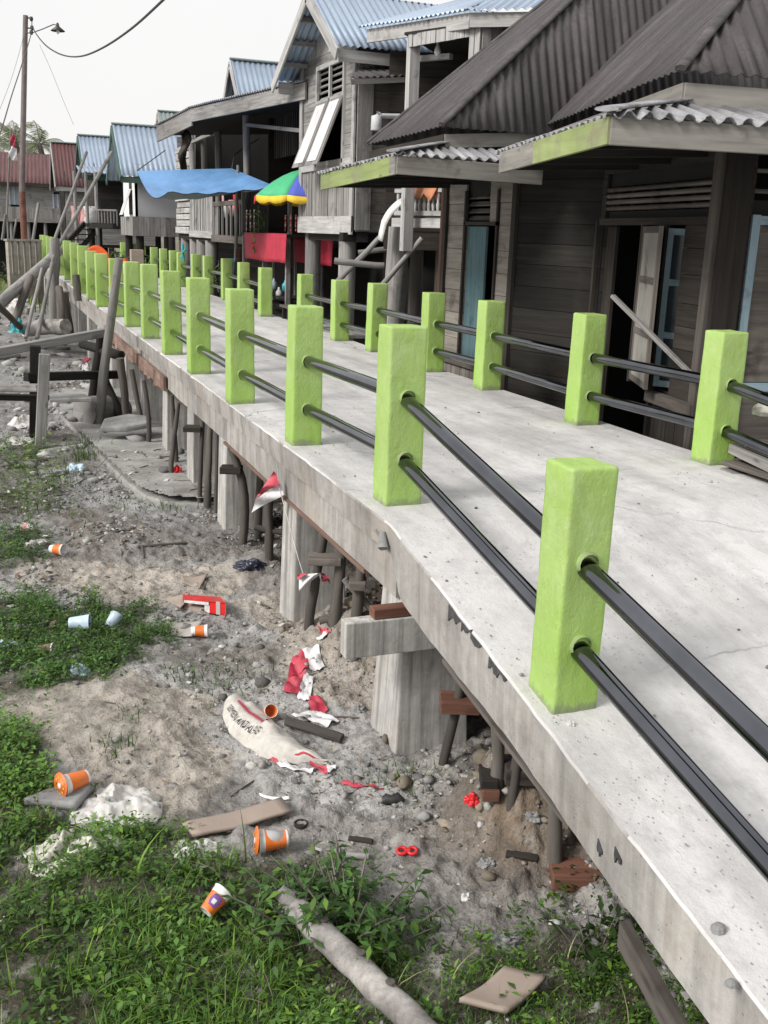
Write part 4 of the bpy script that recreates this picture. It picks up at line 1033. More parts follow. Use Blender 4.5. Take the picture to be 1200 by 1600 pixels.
        for k in range(rows):
            mb = MB(); bx(mb, .036, w-.036, hs[k]+.021, hs[k+1]-.021, .010, 0, 'v'); part('panel', mb, glass if (glass and k > 0) else panel, o)
    leaf(lf[1], -(lf[1]-lf[0])*1.0, .25, wz0+.02, dtop-.01, W_MID, W_PANEL, 'brown window leaf with faded cream panels')
    leaf(w1[1]-.03, -(w1[1]-w1[0])*.62, -.85, wz0+.02, dtop-.02, W_SKY, GLASS, 'pale blue window leaf standing open', 3)
    mb = MB(); W3.box(mb, door[1]-.16, door[1]-.01, -.85, dtop-.01, -.06, .025, 'v'); part('door', mb, W_BROWN, H)
    # corner post and the facade turning away from the camera
    n3 = W3.d; cx = Vector((c0.x, c0.y, 0))
    W4 = Wall((c0.x, c0.y), (c0.x+W3.n.x*-3.0, c0.y+W3.n.y*-3.0), -.95, 1.70)
    wl = W4.rect(1176, 300, 1290, 640); z0 = -.12; wz1 = 1.28
    ops = [(wl[0], wl[1]+.3, z0, wz1), (wl[0], wl[1]+.3, wz1+.08, 1.6)]
    mb = MB(); W4.planks(mb, .18, ops, u0=.0, z0=z0-.05, vert=False); W4.planks(mb, .12, [], z1=z0-.055, vert=True); part('wall', mb, wm, H)
    mb = MB(); W4.box(mb, -.03, wl[0]-.035, -.95, 1.69, .026, .03, 'v'); part('corner_post', mb, W_BROWN, H)
    mb = MB(); W3.box(mb, -.02, .06, -.95, 1.69, .026, .03, 'v'); part('corner_board', mb, W_MID, H)
    for k in range(4):
        mb = MB(); z = wz1+.13+.11*k; mb.tube([W4.pt(wl[0]+(wl[1]+.3-wl[0])*q/8, z, 0) for q in range(9)], .024, 6, .1, sq=.6); part('louvre', mb, W_MID, H)
    mb = MB(); W4.box(mb, wl[0]-.04, wl[1]+.34, z0-.075, z0-.01, .03, .05); part('window_sill', mb, W_MID, H)
    mb = MB(); W4.box(mb, wl[0], wl[0]+.05, z0, wz1, .0, .04, 'v'); W4.box(mb, wl[0]+.32, wl[0]+.37, z0, wz1, .0, .04, 'v')
    for z in (z0+.03, z0+.42, wz1-.03): W4.box(mb, wl[0]+.0505, wl[0]+.3195, z-.025, z+.025, .002, .034)
    o = part('window_leaf', mb, W_SKY, H, 'pale blue window leaf at the right edge')
    mb = MB(); W4.box(mb, wl[0]+.05, wl[0]+.32, z0+.06, z0+.39, .008, .012); W4.box(mb, wl[0]+.05, wl[0]+.32, z0+.45, wz1-.06, .008, .012); part('panel', mb, W_MID, o)
    # dark room behind the openings, back and side walls
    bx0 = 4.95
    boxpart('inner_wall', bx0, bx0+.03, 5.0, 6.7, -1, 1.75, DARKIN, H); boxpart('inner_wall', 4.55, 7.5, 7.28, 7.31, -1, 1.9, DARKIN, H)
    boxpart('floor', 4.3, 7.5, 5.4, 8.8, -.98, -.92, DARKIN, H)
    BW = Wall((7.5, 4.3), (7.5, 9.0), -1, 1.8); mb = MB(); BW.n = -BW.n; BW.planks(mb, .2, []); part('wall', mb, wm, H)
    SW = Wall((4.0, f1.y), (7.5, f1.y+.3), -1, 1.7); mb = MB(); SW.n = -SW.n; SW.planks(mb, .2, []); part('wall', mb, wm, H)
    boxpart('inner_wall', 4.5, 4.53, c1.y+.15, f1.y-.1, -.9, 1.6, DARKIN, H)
    # ---- roofs
    H1 = D(690, 197, 8.0); Hf = onX(573, 230, H1.x); Hf.z = (H1.z+Hf.z)/2; 
    mid = (H1+Hf)/2; A = onPlane(1122, -215, mid, Vector((0, 1, 0)))
    rr = A+Vector((4, 0, 0)); H1r = onPlane(870, 193, H1, Vector((0, 1, 0))); d1 = (H1r-H1).normalized(); d1.y = 0; d1.z = 0; d1.normalize()
    E1r = H1+d1*4.6; E1b = Hf+d1*4.6
    roofpart([H1, Hf, A], ROOFD, H, .085, .006, 8, jag=.006)
    roofpart([E1r, H1, A, A+d1*1.9], ROOFD, H, .078, .009, 8, jag=.008)
    roofpart([Hf, E1b, A+d1*1.9, A], ROOFD, H, .11, .015, 6)
    mb = MB(); mb.tube([H1+Vector((0, 0, .01)), H1.lerp(A, .5)+Vector((-.01, 0, .02)), A], .035, 8, .15, sq=.6); part('ridge_cap', mb, ROOFD, H)
    mb = MB(); mb.tube([Hf+Vector((0, 0, .01)), Hf.lerp(A, .5), A], .03, 8, .15, sq=.6); part('ridge_cap', mb, ROOFD, H)
    H2 = D(1063, 110, 5.75); H2f = D(868, 192, 8.1); e2 = (H2f-H2); e2.z *= .5; e2 = e2.normalized(); H2f = H2+e2*2.9
    inw = Vector((-e2.y, e2.x, 0)).normalized(); inw = inw if inw.x > 0 else -inw; ein = Vector((e2.x, e2.y, 0)).normalized()
    dg = (inw+ein).normalized(); nv = Vector((dg.y, -dg.x, 0)); B = onPlane(1152, 0, H2, nv)
    A2 = H2+(B-H2)*2.9
    roofpart([H2, H2f+e2*1.0, A2+e2*1.2, A2], ROOFD, H, .085, .006, 8, jag=.006)
    H2r = H2+inw*4.6; H2r.z = H2.z-.1
    roofpart([H2r, H2, A2, A2+inw*.6], ROOFD, H, .085, .010, 8, jag=.008)
    mb = MB(); mb.tube([H2+Vector((0, 0, .01)), H2.lerp(A2, .5)+Vector((0, 0, .015)), A2], .035, 8, .15, sq=.6); part('ridge_cap', mb, ROOFD, H)
    dn_ = Vector((0, 0, -.05))
    fascia(H2+dn_+inw*.05+ein*.05, H2f+dn_+inw*.05, .12, W_FASC, H); fascia(H2+dn_+inw*.05+ein*.05, H2r+dn_, .12, W_FASC, H); fascia(H1+dn_+Vector((.05, .05, 0)), H1r+dn_+Vector((.05, .05, 0)), .10, W_FASC, H)
    fascia(H1+dn_+Vector((.05, .05, 0)), Hf+dn_+Vector((.05, .05, 0)), .08, W_BROWN, H)
    # skirt roofs and painted fascias
    def fascia2(p, q, h, k, lab, rev):
        m = p.lerp(q, k); z = Vector((0, 0, h/2)); mb = MB(); mb.beam(p-z, m-z, .025, h, mi=1 if rev else 0); mb.beam(m-z+(q-p).normalized()*.002, q-z, .025, h, mi=0 if rev else 1)
        part('fascia_board', mb, [W_GREEN, W_FASC], H, lab)
    E1 = D(620, 243, 7.6); E1f = onX(503, 290, E1.x); E1f.z = E1.z-.06; E1e = onPlane(792, 250, E1, Vector((.05, 1, 0)).normalized())
    E1e.z = E1.z-.02
    o = Vector((0, 0, .012)); up1 = H1+Vector((.12, .12, -.12)); upf = Hf+Vector((.12, -.05, -.12))
    roofpart([E1+o, E1f+o+Vector((-.02, .1, 0)), upf, up1], ROOFG, H, .085, .013, 8, 'skirt_roof', 'worn grey corrugated skirt roof', .02)
    up1r = H1+d1*1.6+Vector((.12, .12, -.12))
    roofpart([E1+o+d1*1.5, E1+o-Vector((.03, .03, 0)), up1, up1r], ROOFG, H, .085, .014, 8, 'skirt_roof', None, .02)
    fascia2(E1, E1f, .125, .06, 'fascia board with faded lime green paint', True); fascia(E1, E1e+d1*.3, .125, W_FASC, H)
    E0 = D(955, 182, 5.25); E0f = D(783, 250, 7.05); E0f.z = (E0f.z+E0.z)/2; E0r = E0+inw*2.6+Vector((0, 0, -.03))
    up2 = H2+inw*.12+ein*.12+Vector((0, 0, -.15)); up2f = H2f+inw*.1+Vector((0, 0, -.16)); 
    roofpart([E0+o, E0f+o+(E0f-E0)*.08, up2f, up2], ROOFG, H, .085, .013, 8, 'skirt_roof', None, .02)
    roofpart([E0r+o, E0+o-ein*.03, up2, H2r+Vector((0, 0, -.2))], ROOFG, H, .10, .019, 10, 'skirt_roof', 'worn grey corrugated skirt roof at the right edge', .03)
    mb = MB(); mb.tube([E0+Vector((-.04, -.02, .032)), E0.lerp(up2, .5)+Vector((0, 0, .035)), up2+Vector((0, 0, .03))], [.07, .065, .05], 10, .25, sq=.2); part('ridge_cap', mb, ROOFG, H)
    mb = MB(); mb.tube([E1+Vector((-.04, -.02, .032)), E1.lerp(up1, .5)+Vector((0, 0, .035)), up1+Vector((0, 0, .03))], [.06, .055, .05], 10, .25, sq=.2); part('ridge_cap', mb, ROOFG, H)
    fascia2(E0, E0f, .125, .62, 'fascia board with one bright lime green end', False); fascia(E0, E0r, .13, W_FASC, H, .025)
    # rafters and soffit boards
    mb = MB()
    for k in range(1, 5):
        p = E0.lerp(E0f, k/4)+Vector((0, 0, -.08)); mb.beam(p+inw*.03, p+inw*1.25+Vector((0, 0, .05)), .04, .05)
    for k in range(1, 6):
        p = E0+inw*(.2+k*.45)+Vector((0, 0, -.075)); mb.beam(p+ein*.03, p+ein*1.0+Vector((0, 0, .05)), .04, .05)
    mb.beam(E0+inw*.5+ein*.5+Vector((0, 0, -.02)), E0f+inw*.5+Vector((0, 0, -.02)), .05, .06); mb.beam(E0+inw*.45+ein*.42+Vector((0, 0, -.02)), E0r+ein*.42+Vector((0, 0, -.02)), .05, .06)
    part('rafter', mb, W_DARK, H)
    mb = MB()
    for k in range(1, 5):
        p = E1.lerp(E1f, k/4)+Vector((0, 0, -.08)); mb.beam(p+Vector((.03, 0, 0)), p+Vector((1.2, 0, .05)), .04, .05)
    mb.beam(E1+Vector((.5, .35, -.03)), E1f+Vector((.5, -.05, -.03)), .05, .06)
    part('rafter', mb, W_DARK, H)
    # soffit / ceiling so the inside stays dark
    mb = MB()
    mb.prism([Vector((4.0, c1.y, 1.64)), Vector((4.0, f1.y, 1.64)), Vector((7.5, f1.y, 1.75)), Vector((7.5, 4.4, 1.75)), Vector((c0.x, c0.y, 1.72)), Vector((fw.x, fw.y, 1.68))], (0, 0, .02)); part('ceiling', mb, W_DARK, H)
    for x, y in ((4.1, c1.y+.1), (4.1, f1.y-.1), (c0.x+.1, c0.y+.15), (6.5, 5.2), (6.5, 8.3)): stilt(x, y, -.9, .07, H, W_BROWN)
    for P in (W1.pt(W1.L+.0, 0, .0),):
        mb = MB(); mb.beam((P.x-.02, P.y+.06, -.95), (P.x-.02, P.y+.06, 1.62), .05, .05); part('post', mb, W_RED, H)
    return W3
W3 = house_dark()
mb = MB(); mb.beam(D(957, 462, 6.55), D(1085, 590, 5.95), .035, .022); bev(solo('wooden_stick', mb, W_GREY, 'loose grey stick leaning across the window of the dark roofed house', 'stick'), .003, 1)
# stacked boards beyond the right rail
for k, (x0, y0, x1, y1, th) in enumerate([(1150, 735, 1230, 775, .035), (1152, 722, 1235, 748, .02), (1165, 700, 1240, 735, .05), (1185, 690, 1250, 706, .025)]):
    a = D(x0, y0, 5.15+.03*k); b = D(x1, y1, 4.75+.03*k); mb = MB(); mb.beam(a, b, .2, th, (0, 0, 1)); 
    bev(solo('board', mb, [W_GREY, W_MID][k % 2], ['bottom grey board of the stack at the right railing', 'second brown board of the stack at the right railing', 'thick grey board tilted on the stack at the right railing', 'topmost brown board of the stack at the right railing'][k], 'board', 'boards stacked beside the right railing'), .003, 1)
mb = MB(); c = D(1196, 640, 5.3); g = [[c+Vector((.07*cos(2*pi*j/12)*r*(1+.5*mnoise.noise(Vector((j*.9, i, 1)))), .07*sin(2*pi*j/12)*r, .09*i/4-.05)) for j in range(13)] for i, r in enumerate((.2, .9, 1, .8, .3))]
mb.sheet(g, 0, False); solo('paper_bundle', mb, BAGY, 'crumpled pale paper bundle stuck by the window at the right edge', 'paper')

# ------------------------------------------------------------------ tall timber house with the white shutters
def house_tall():
    H = thing('timber_house', (5, 12, -1), 'tall weathered timber house on stilts with white propped shutters and a blue gabled roof', 'house', 'timber houses along the bridge')
    X0 = 3.9; cn = onX(556, 300, X0); cf = onX(473, 300, X0); zb = onX(545, 362, X0).z; zm = onX(550, 255, X0).z; zt = onX(560, 82, X0).z
    zt2 = onX(485, 78, X0).z; zt = (zt+zt2)/2
    W = Wall((X0, cn.y), (X0, cf.y), zb, zt)
    win = W.rect(500, 160, 541, 250); ven = W.rect(502, 112, 541, 158)
    mb = MB(); W.planks(mb, .13, [(win[0], win[1], win[2], win[3]), ven], z0=zm+.05); W.planks(mb, .085, [], z0=zb+.16, z1=zm-.02, vert=True, jit=.012); part('wall', mb, [W_GREY, DARKIN], H, 'bleached plank wall facing the bridge')
    # gable
    apex = onX(481, -16, 3.55); gm = (cn.y+cf.y)/2; 
    mb = MB(); n = 14
    for k in range(n):
        y0 = cn.y+(cf.y-cn.y)*k/n; y1 = cn.y+(cf.y-cn.y)*(k+1)/n; f = lambda y: zt+max(0, 1-abs(y-gm)/(abs(cf.y-cn.y)/2))*(apex.z-zt-.15)
        mb.hexa([Vector((X0-.02, y0+.003, zt)), Vector((X0+.005, y0+.003, zt)), Vector((X0+.005, y1-.003, zt)), Vector((X0-.02, y1-.003, zt)), Vector((X0-.02, y0+.003, f(y0)+.02)), Vector((X0+.005, y0+.003, f(y0)+.02)), Vector((X0+.005, y1-.003, f(y1)+.02)), Vector((X0-.02, y1-.003, f(y1)+.02))])
    part('gable', mb, W_PALE, H)
    for ua, ub in ((-.02, .07), (W.L-.09, W.L+.02)):
        mb = MB(); W.box(mb, ua, ub, zb, zt, .03, .02, 'v'); part('corner_board', mb, W_PALE, H)
    mb = MB(); W.box(mb, .07, W.L-.09, zm-.03, zm+.06, .03, .022); part('ledger_board', mb, W_PALE, H); mb = MB(); W.box(mb, -.02, W.L+.02, zb-.03, zb+.17, .034, .025); part('ledger_board', mb, W_PALE, H)
    mb = MB()
    for k in range(6):
        z = ven[2]+(ven[3]-ven[2])*(k+.5)/6; mb.beam(W.pt(ven[0], z, 0), W.pt(ven[1], z, 0), .04, .014, W.n+Vector((0, 0, 1)))
    part('louvre', mb, W_GREY, H)
    mb = MB()
    for u0, u1, z0, z1, al in [(ven[0]-.05, ven[0], win[2]-.03, ven[3]+.05, 'v'), (ven[1], ven[1]+.05, win[2]-.03, ven[3]+.05, 'v'), (ven[0], ven[1], ven[3], ven[3]+.05, 'u'), (ven[0], ven[1], win[3], ven[2], 'u'), ((ven[0]+ven[1])/2-.02, (ven[0]+ven[1])/2+.02, ven[2], ven[3], 'v')]:
        W.box(mb, u0, u1, z0, z1, .022, .03, al)
    part('window_frame', mb, W_PALE, H)
    boxpart('inner_wall', X0+.4, X0+.43, cn.y+.1, cf.y-.1, zb, zt, DARKIN, H)
    # propped shutters (pushed out at the foot)
    um = (win[0]+win[1])/2
    for u0, u1 in ((win[0]+.01, um-.012), (um+.012, win[1]-.01)):
        mb = MB(); zt_ = win[3]-.02; zb_ = win[2]-.06; out = .30
        mb.hexa([W.pt(u0, zt_, .03), W.pt(u1, zt_, .03), W.pt(u1, zt_, .05), W.pt(u0, zt_, .05), W.pt(u0, zb_, .03+out), W.pt(u1, zb_, .03+out), W.pt(u1, zb_, .05+out), W.pt(u0, zb_, .05+out)])
        o = part('shutter', mb, W_GREY, H)
        mb = MB(); t = lambda u, k, off: W.pt(u, zt_+(zb_-zt_)*k, .052+out*k+off)
        a0, a1 = u0+.045*abs(u1-u0)/.3, u1-.045*abs(u1-u0)/.3
        mb.hexa([t(a0, .05, 0), t(a1, .05, 0), t(a1, .05, .006), t(a0, .05, .006), t(a0, .94, 0), t(a1, .94, 0), t(a1, .94, .006), t(a0, .94, .006)]); part('panel', mb, W_WHITE, o)
    # wall turning to the right
    WR = Wall((X0, cn.y), (X0+3.2, cn.y+.25), zb, zt); mb = MB(); WR.planks(mb, .24, [], u0=.0); part('wall', mb, [W_MID, DARKIN], H, 'plank side wall')
    mb = MB(); WR.box(mb, -.02, .16, zb+.02, zt-.15, .03, .02, 'v'); part('corner_board', mb, W_GREY, H)
    B = Wall((X0+3.2, cn.y+.25), (X0+3.2, cf.y), zb, zt); B.n = -B.n; mb = MB(); B.planks(mb, .24, []); part('wall', mb, [W_GREY, DARKIN], H)
    B = Wall((X0, cf.y), (X0+3.2, cf.y), zb, zt); B.n = Vector((0, 1, 0)); mb = MB(); B.planks(mb, .24, []); part('wall', mb, [W_GREY, DARKIN], H)
    boxpart('floor', X0+.03, X0+3.2, cn.y+.02, cf.y-.02, zb-.02, zb+.02, W_DARK, H)
    # roof
    rn = onX(527, 70, 3.55); lf = onX(428, 95, 3.55); L = 4.4; ev = Vector((L, 0, 0)); rn2 = Vector((3.55, rn.y, rn.z)); lf2 = Vector((3.55, lf.y, rn.z-.05))
    # carry the slope on to the eave
    roofpart([rn2, rn2+ev, apex+ev, apex], ROOFB, H, .08, .011, 8); roofpart([lf2+ev, lf2, apex, apex+ev], ROOFB, H, .08, .011, 8)
    def barge(p, q, lab=None):
        mb = MB(); mb.beam(p+Vector((-.012, 0, -.07)), q+Vector((-.012, 0, -.07)), .025, .13, (0, 0, 1)); bev(part('barge_board', mb, W_PALE, H), .003, 1)
    barge(rn2+(rn2-apex)*.03, apex); barge(lf2+(lf2-apex)*.03, apex)
    fascia(rn2+Vector((.03, .04, -.03)), rn2+ev+Vector((0, .04, -.03)), .12, W_PALE, H)
    boxpart('soffit', 3.6, X0-.03, (lf2.y+cf.y)/2, lf2.y-.04, lf2.z-.16, lf2.z-.02, W_PALE, H)
    mb = MB(); 
    for k in range(1, 4): mb.beam(lf2.lerp(apex, k/4)+Vector((.03, 0, -.05)), lf2.lerp(apex, k/4)+Vector((4.3, 0, -.05)), .05, .05)
    part('purlin', mb, W_GREY, H)
    # little lean-to canopy on the side wall
    a = onPlane(562, 128, WR.A, WR.n); b = onPlane(640, 98, WR.A, WR.n)
    p0 = WR.pt(-.36, a.z-.06, .62); p1 = WR.pt(.62, a.z+.06, .62)
    roofpart([p0, p1, WR.pt(.62, a.z+.20, .04), WR.pt(-.05, a.z+.12, .04)], ROOFD, H, .08, .011, 8, 'canopy', 'rusty dark corrugated canopy on the side wall', .02)
    mb = MB(); mb.beam(p0-Vector((0, 0, .04)), p1-Vector((0, 0, .04)), .03, .05); part('canopy_beam', mb, W_GREY, H)
    # stilts
    for px, yb in ((489, 0), (543, 0)):
        P = onX(px, 380, X0+.12); stilt(P.x, P.y, zb, .105, H)
    for x in (X0+1.2, X0+2.6):
        for y in (cn.y+.25, (cn.y+cf.y)/2, cf.y-.1): stilt(x, y, zb, .09, H, W_POLE)
    mb = MB(); mb.beam((X0+.10, cn.y, zb-.06), (X0+.10, cf.y, zb-.06), .12, .10); mb.beam((X0-.12, cn.y+.12, zb-.06), (X0+3, cn.y+.3, zb-.06), .12, .10); part('floor_beam', mb, W_DARK, H)
    return X0, cn, cf, zb
TX, Tcn, Tcf, Tzb = house_tall()
# lower cross timbers below the tall house
for (x0, y0, x1, y1, dep, r, lab) in [(527, 440, 620, 345, 11.6, .03, 'slanting ladder rail under the tall timber house'), (523, 408, 600, 415, 11.2, .035, 'horizontal pole lashed between the stilts of the tall house'),
                                      (560, 395, 610, 388, 11.8, .03, 'short crosspiece between the stilts of the tall house'), (590, 455, 660, 372, 10.6, .028, 'slanting pole below the balcony of the porch house')]:
    log_between(D(x0, y0, dep), D(x1, y1, dep), r, lab, 'pole', W_GREY, 'timber_pole', 'poles among the house stilts')

# ------------------------------------------------------------------ porch house between the two
def house_porch():
    H = thing('porch_house', (5, 9.8, -1), 'small open timber porch with a balustrade between the dark roofed house and the tall house', 'house', 'timber houses along the bridge')
    E = D(735, 20, 9.9); F = D(575, 46, 11.5); G = D(862, 22, 9.7); G.z = E.z-.02
    up = Vector((1.35, 1.35, .62)); o = Vector((0, 0, .02))
    din = (G-E); din.z = 0; din.normalize()
    e1 = Vector((-.06, -.04, .015))
    roofpart([E+e1, F+e1+(F-E).normalized()*.12, F+Vector((1.5, .2, .55)), E+up], ROOFB, H, .08, .011, 8); roofpart([G+din*2+o, E+e1, E+up, E+up+din*1.6], ROOFB, H, .08, .011, 8)
    fascia(E, F, .13, W_PALE, H); fascia(E, G+din*1.8, .12, W_PALE, H)
    p1 = D(646, 78, 10.6); p2 = D(757, 78, 9.95); zt = E.z-.08
    mb = MB(); mb.beam((p1.x, p1.y, .95), (p1.x, p1.y, zt), .10, .10); part('post', mb, W_PALE, H); mb = MB(); mb.beam((p2.x, p2.y, .95), (p2.x, p2.y, zt), .08, .08); part('post', mb, W_GREY, H)
    W = Wall((p1.x, p1.y), (p2.x, p2.y), .95, zt); za = W.pu(650, 75)[1]; zb = W.pu(750, 58)[1]
    mb = MB(); n = 15
    for k in range(n):
        u0 = W.L*k/n; u1 = W.L*(k+1)/n; zz = za+(zb-za)*min(1, k/n*1.1); zz = zz if k < n-2 else zz-.25
        W.box(mb, u0+.002, u1-.002, zz, zt, .055+random.uniform(0, .012), .015, 'v')
    part('board_screen', mb, W_PALE, H)
    W5 = Wall((p2.x, p2.y), (p2.x+2.2, p2.y+.9), .95, zt); mb = MB(); W5.planks(mb, .1, [], vert=True); part('wall', mb, [W_PALE, DARKIN], H)
    bk = 1.1; A = (p1.x+bk, p1.y+.45); Bp = (p2.x+bk, p2.y+.45)
    WB = Wall((p1.x+.1, p1.y+.9), (p2.x+1.2, p2.y+1.3), .95, zt); mb = MB(); WB.planks(mb, .2, []); part('wall', mb, [W_BROWN, DARKIN], H)
    mb = MB(); mb.prism([Vector((p1.x-.1, p1.y, zt)), Vector((p2.x, p2.y-.1, zt)), Vector((p2.x+2, p2.y+1, zt)), Vector((p1.x+1, p1.y+1.3, zt))], (0, 0, .02)); part('ceiling', mb, W_DARK, H)
    c1 = D(668, 345, 10.75); zf = c1.z+.02
    a = D(618, 345, 11.05); b = D(702, 345, 10.35); a.z = b.z = zf
    mb = MB(); mb.beam(a-Vector((0, 0, .045)), b-Vector((0, 0, .045)), .10, .09); part('floor_beam', mb, W_PALE, H)
    bk_ = Vector((1.6, .5, 0)); mb = MB(); mb.prism([a, b, b+bk_, a+bk_], (0, 0, .02)); part('floor', mb, W_MID, H)
    mb = MB(); mb.beam(a+Vector((0, 0, .05)), b+Vector((0, 0, .05)), .05, .045); mb.beam(a+Vector((0, 0, .27)), b+Vector((0, 0, .27)), .05, .04)
    part('balustrade_rail', mb, W_PALE, H)
    for k in range(12):
        p = a.lerp(b, (k+.5)/12); mb = MB(); mb.tube([p+Vector((0, 0, .07)), p+Vector((0, 0, .13)), p+Vector((0, 0, .16)), p+Vector((0, 0, .22)), p+Vector((0, 0, .25))], [.014, .022, .014, .02, .014], 8, 0); part('baluster', mb, W_PALE, H)
    for P, r, ln in ((D(612, 400, 10.9), .12, (.07, 0)), (D(704, 400, 10.2), .06, (0, 0)), (D(700, 400, 11.2), .08, (0, 0))): stilt(P.x, P.y, zf-.09, r, H, W_GREY, 'stilt', ln)
    return a, b, zf, p1, W
Pa, Pb, Pzf, Pp1, PW = house_porch()
mb = MB(); a = Pa.lerp(Pb, .3)+Vector((-.03, 0, .30)); b = Pa.lerp(Pb, .82)+Vector((-.03, 0, .30)); g = []
for i in range(7):
    row = []
    for j in range(9):
        p = a.lerp(b, j/8); s = (i-3)/3
        row.append(p+Vector((s*.035, 0, -abs(s)*(.10+.04*sin(j*2.1))+.0))+Vector((random.uniform(-.005, .005),)*3))
    g.append(row)
mb.sheet(g); solid(solo('cloth', mb, ORCL, 'orange patterned cloth drying over the porch balustrade', 'cloth'), .006)
mb = MB(); g = []
for i in range(9):
    t = i/8; y = [(628, 309), (620, 314), (613, 320), (607, 327), (602, 335), (598, 343), (596, 352), (594, 361), (593, 370)][i]
    p = D(y[0], y[1], 10.75); q = D(y[0]+9-4*t, y[1]+5+3*t, 10.65); g.append([p.lerp(q, k/4)+Vector((-.03*sin(pi*k/4), 0, 0)) for k in range(5)])
mb.sheet(g); solid(solo('hanging_sheet', mb, WHITEP, 'white curved sheet hanging beside the porch balustrade', 'sheet'), .006)
l = D(672, 76, 10.4)+Vector((.12, .1, 0)); lamp = thing('hanging_lamp', l, 'white bulb hanging under the porch roof', 'lamp')
mb = MB(); mb.tube([l+Vector((0, 0, .16)), l+Vector((0, 0, .08))], .006, 6); part('cord', mb, WIRE, lamp)
mb = MB(); mb.lathe([(.0, .085), (.014, .08), (.016, .05), (.03, .015), (.034, -.01), (.025, -.035), (0, -.045)], Matrix.Translation(l), 12); part('bulb', mb, LAMPG, lamp)
mb = MB(); a = D(692, 80, 10.6); mb.beam(D(655, 92, 10.75), D(705, 88, 10.45), .05, .05); solo('tie_beam', mb, W_PALE, 'pale tie beam under the porch roof behind the bulb', 'beam')
a = D(588, 193, 10.3); mb = MB(); mb.tube([a+Vector((0, 0, -.06)), a+Vector((0, 0, .06)), a+Vector((.02, 0, .1))], [.05, .05, .03], 10, .2); mb.tube([a+Vector((.03, 0, .07)), a+Vector((.35, .03, .09))], .022, 8); solo('pipe_bend', mb, HAIRL, 'grey wrapped pipe end above the edge of the dark roof', 'pipe')

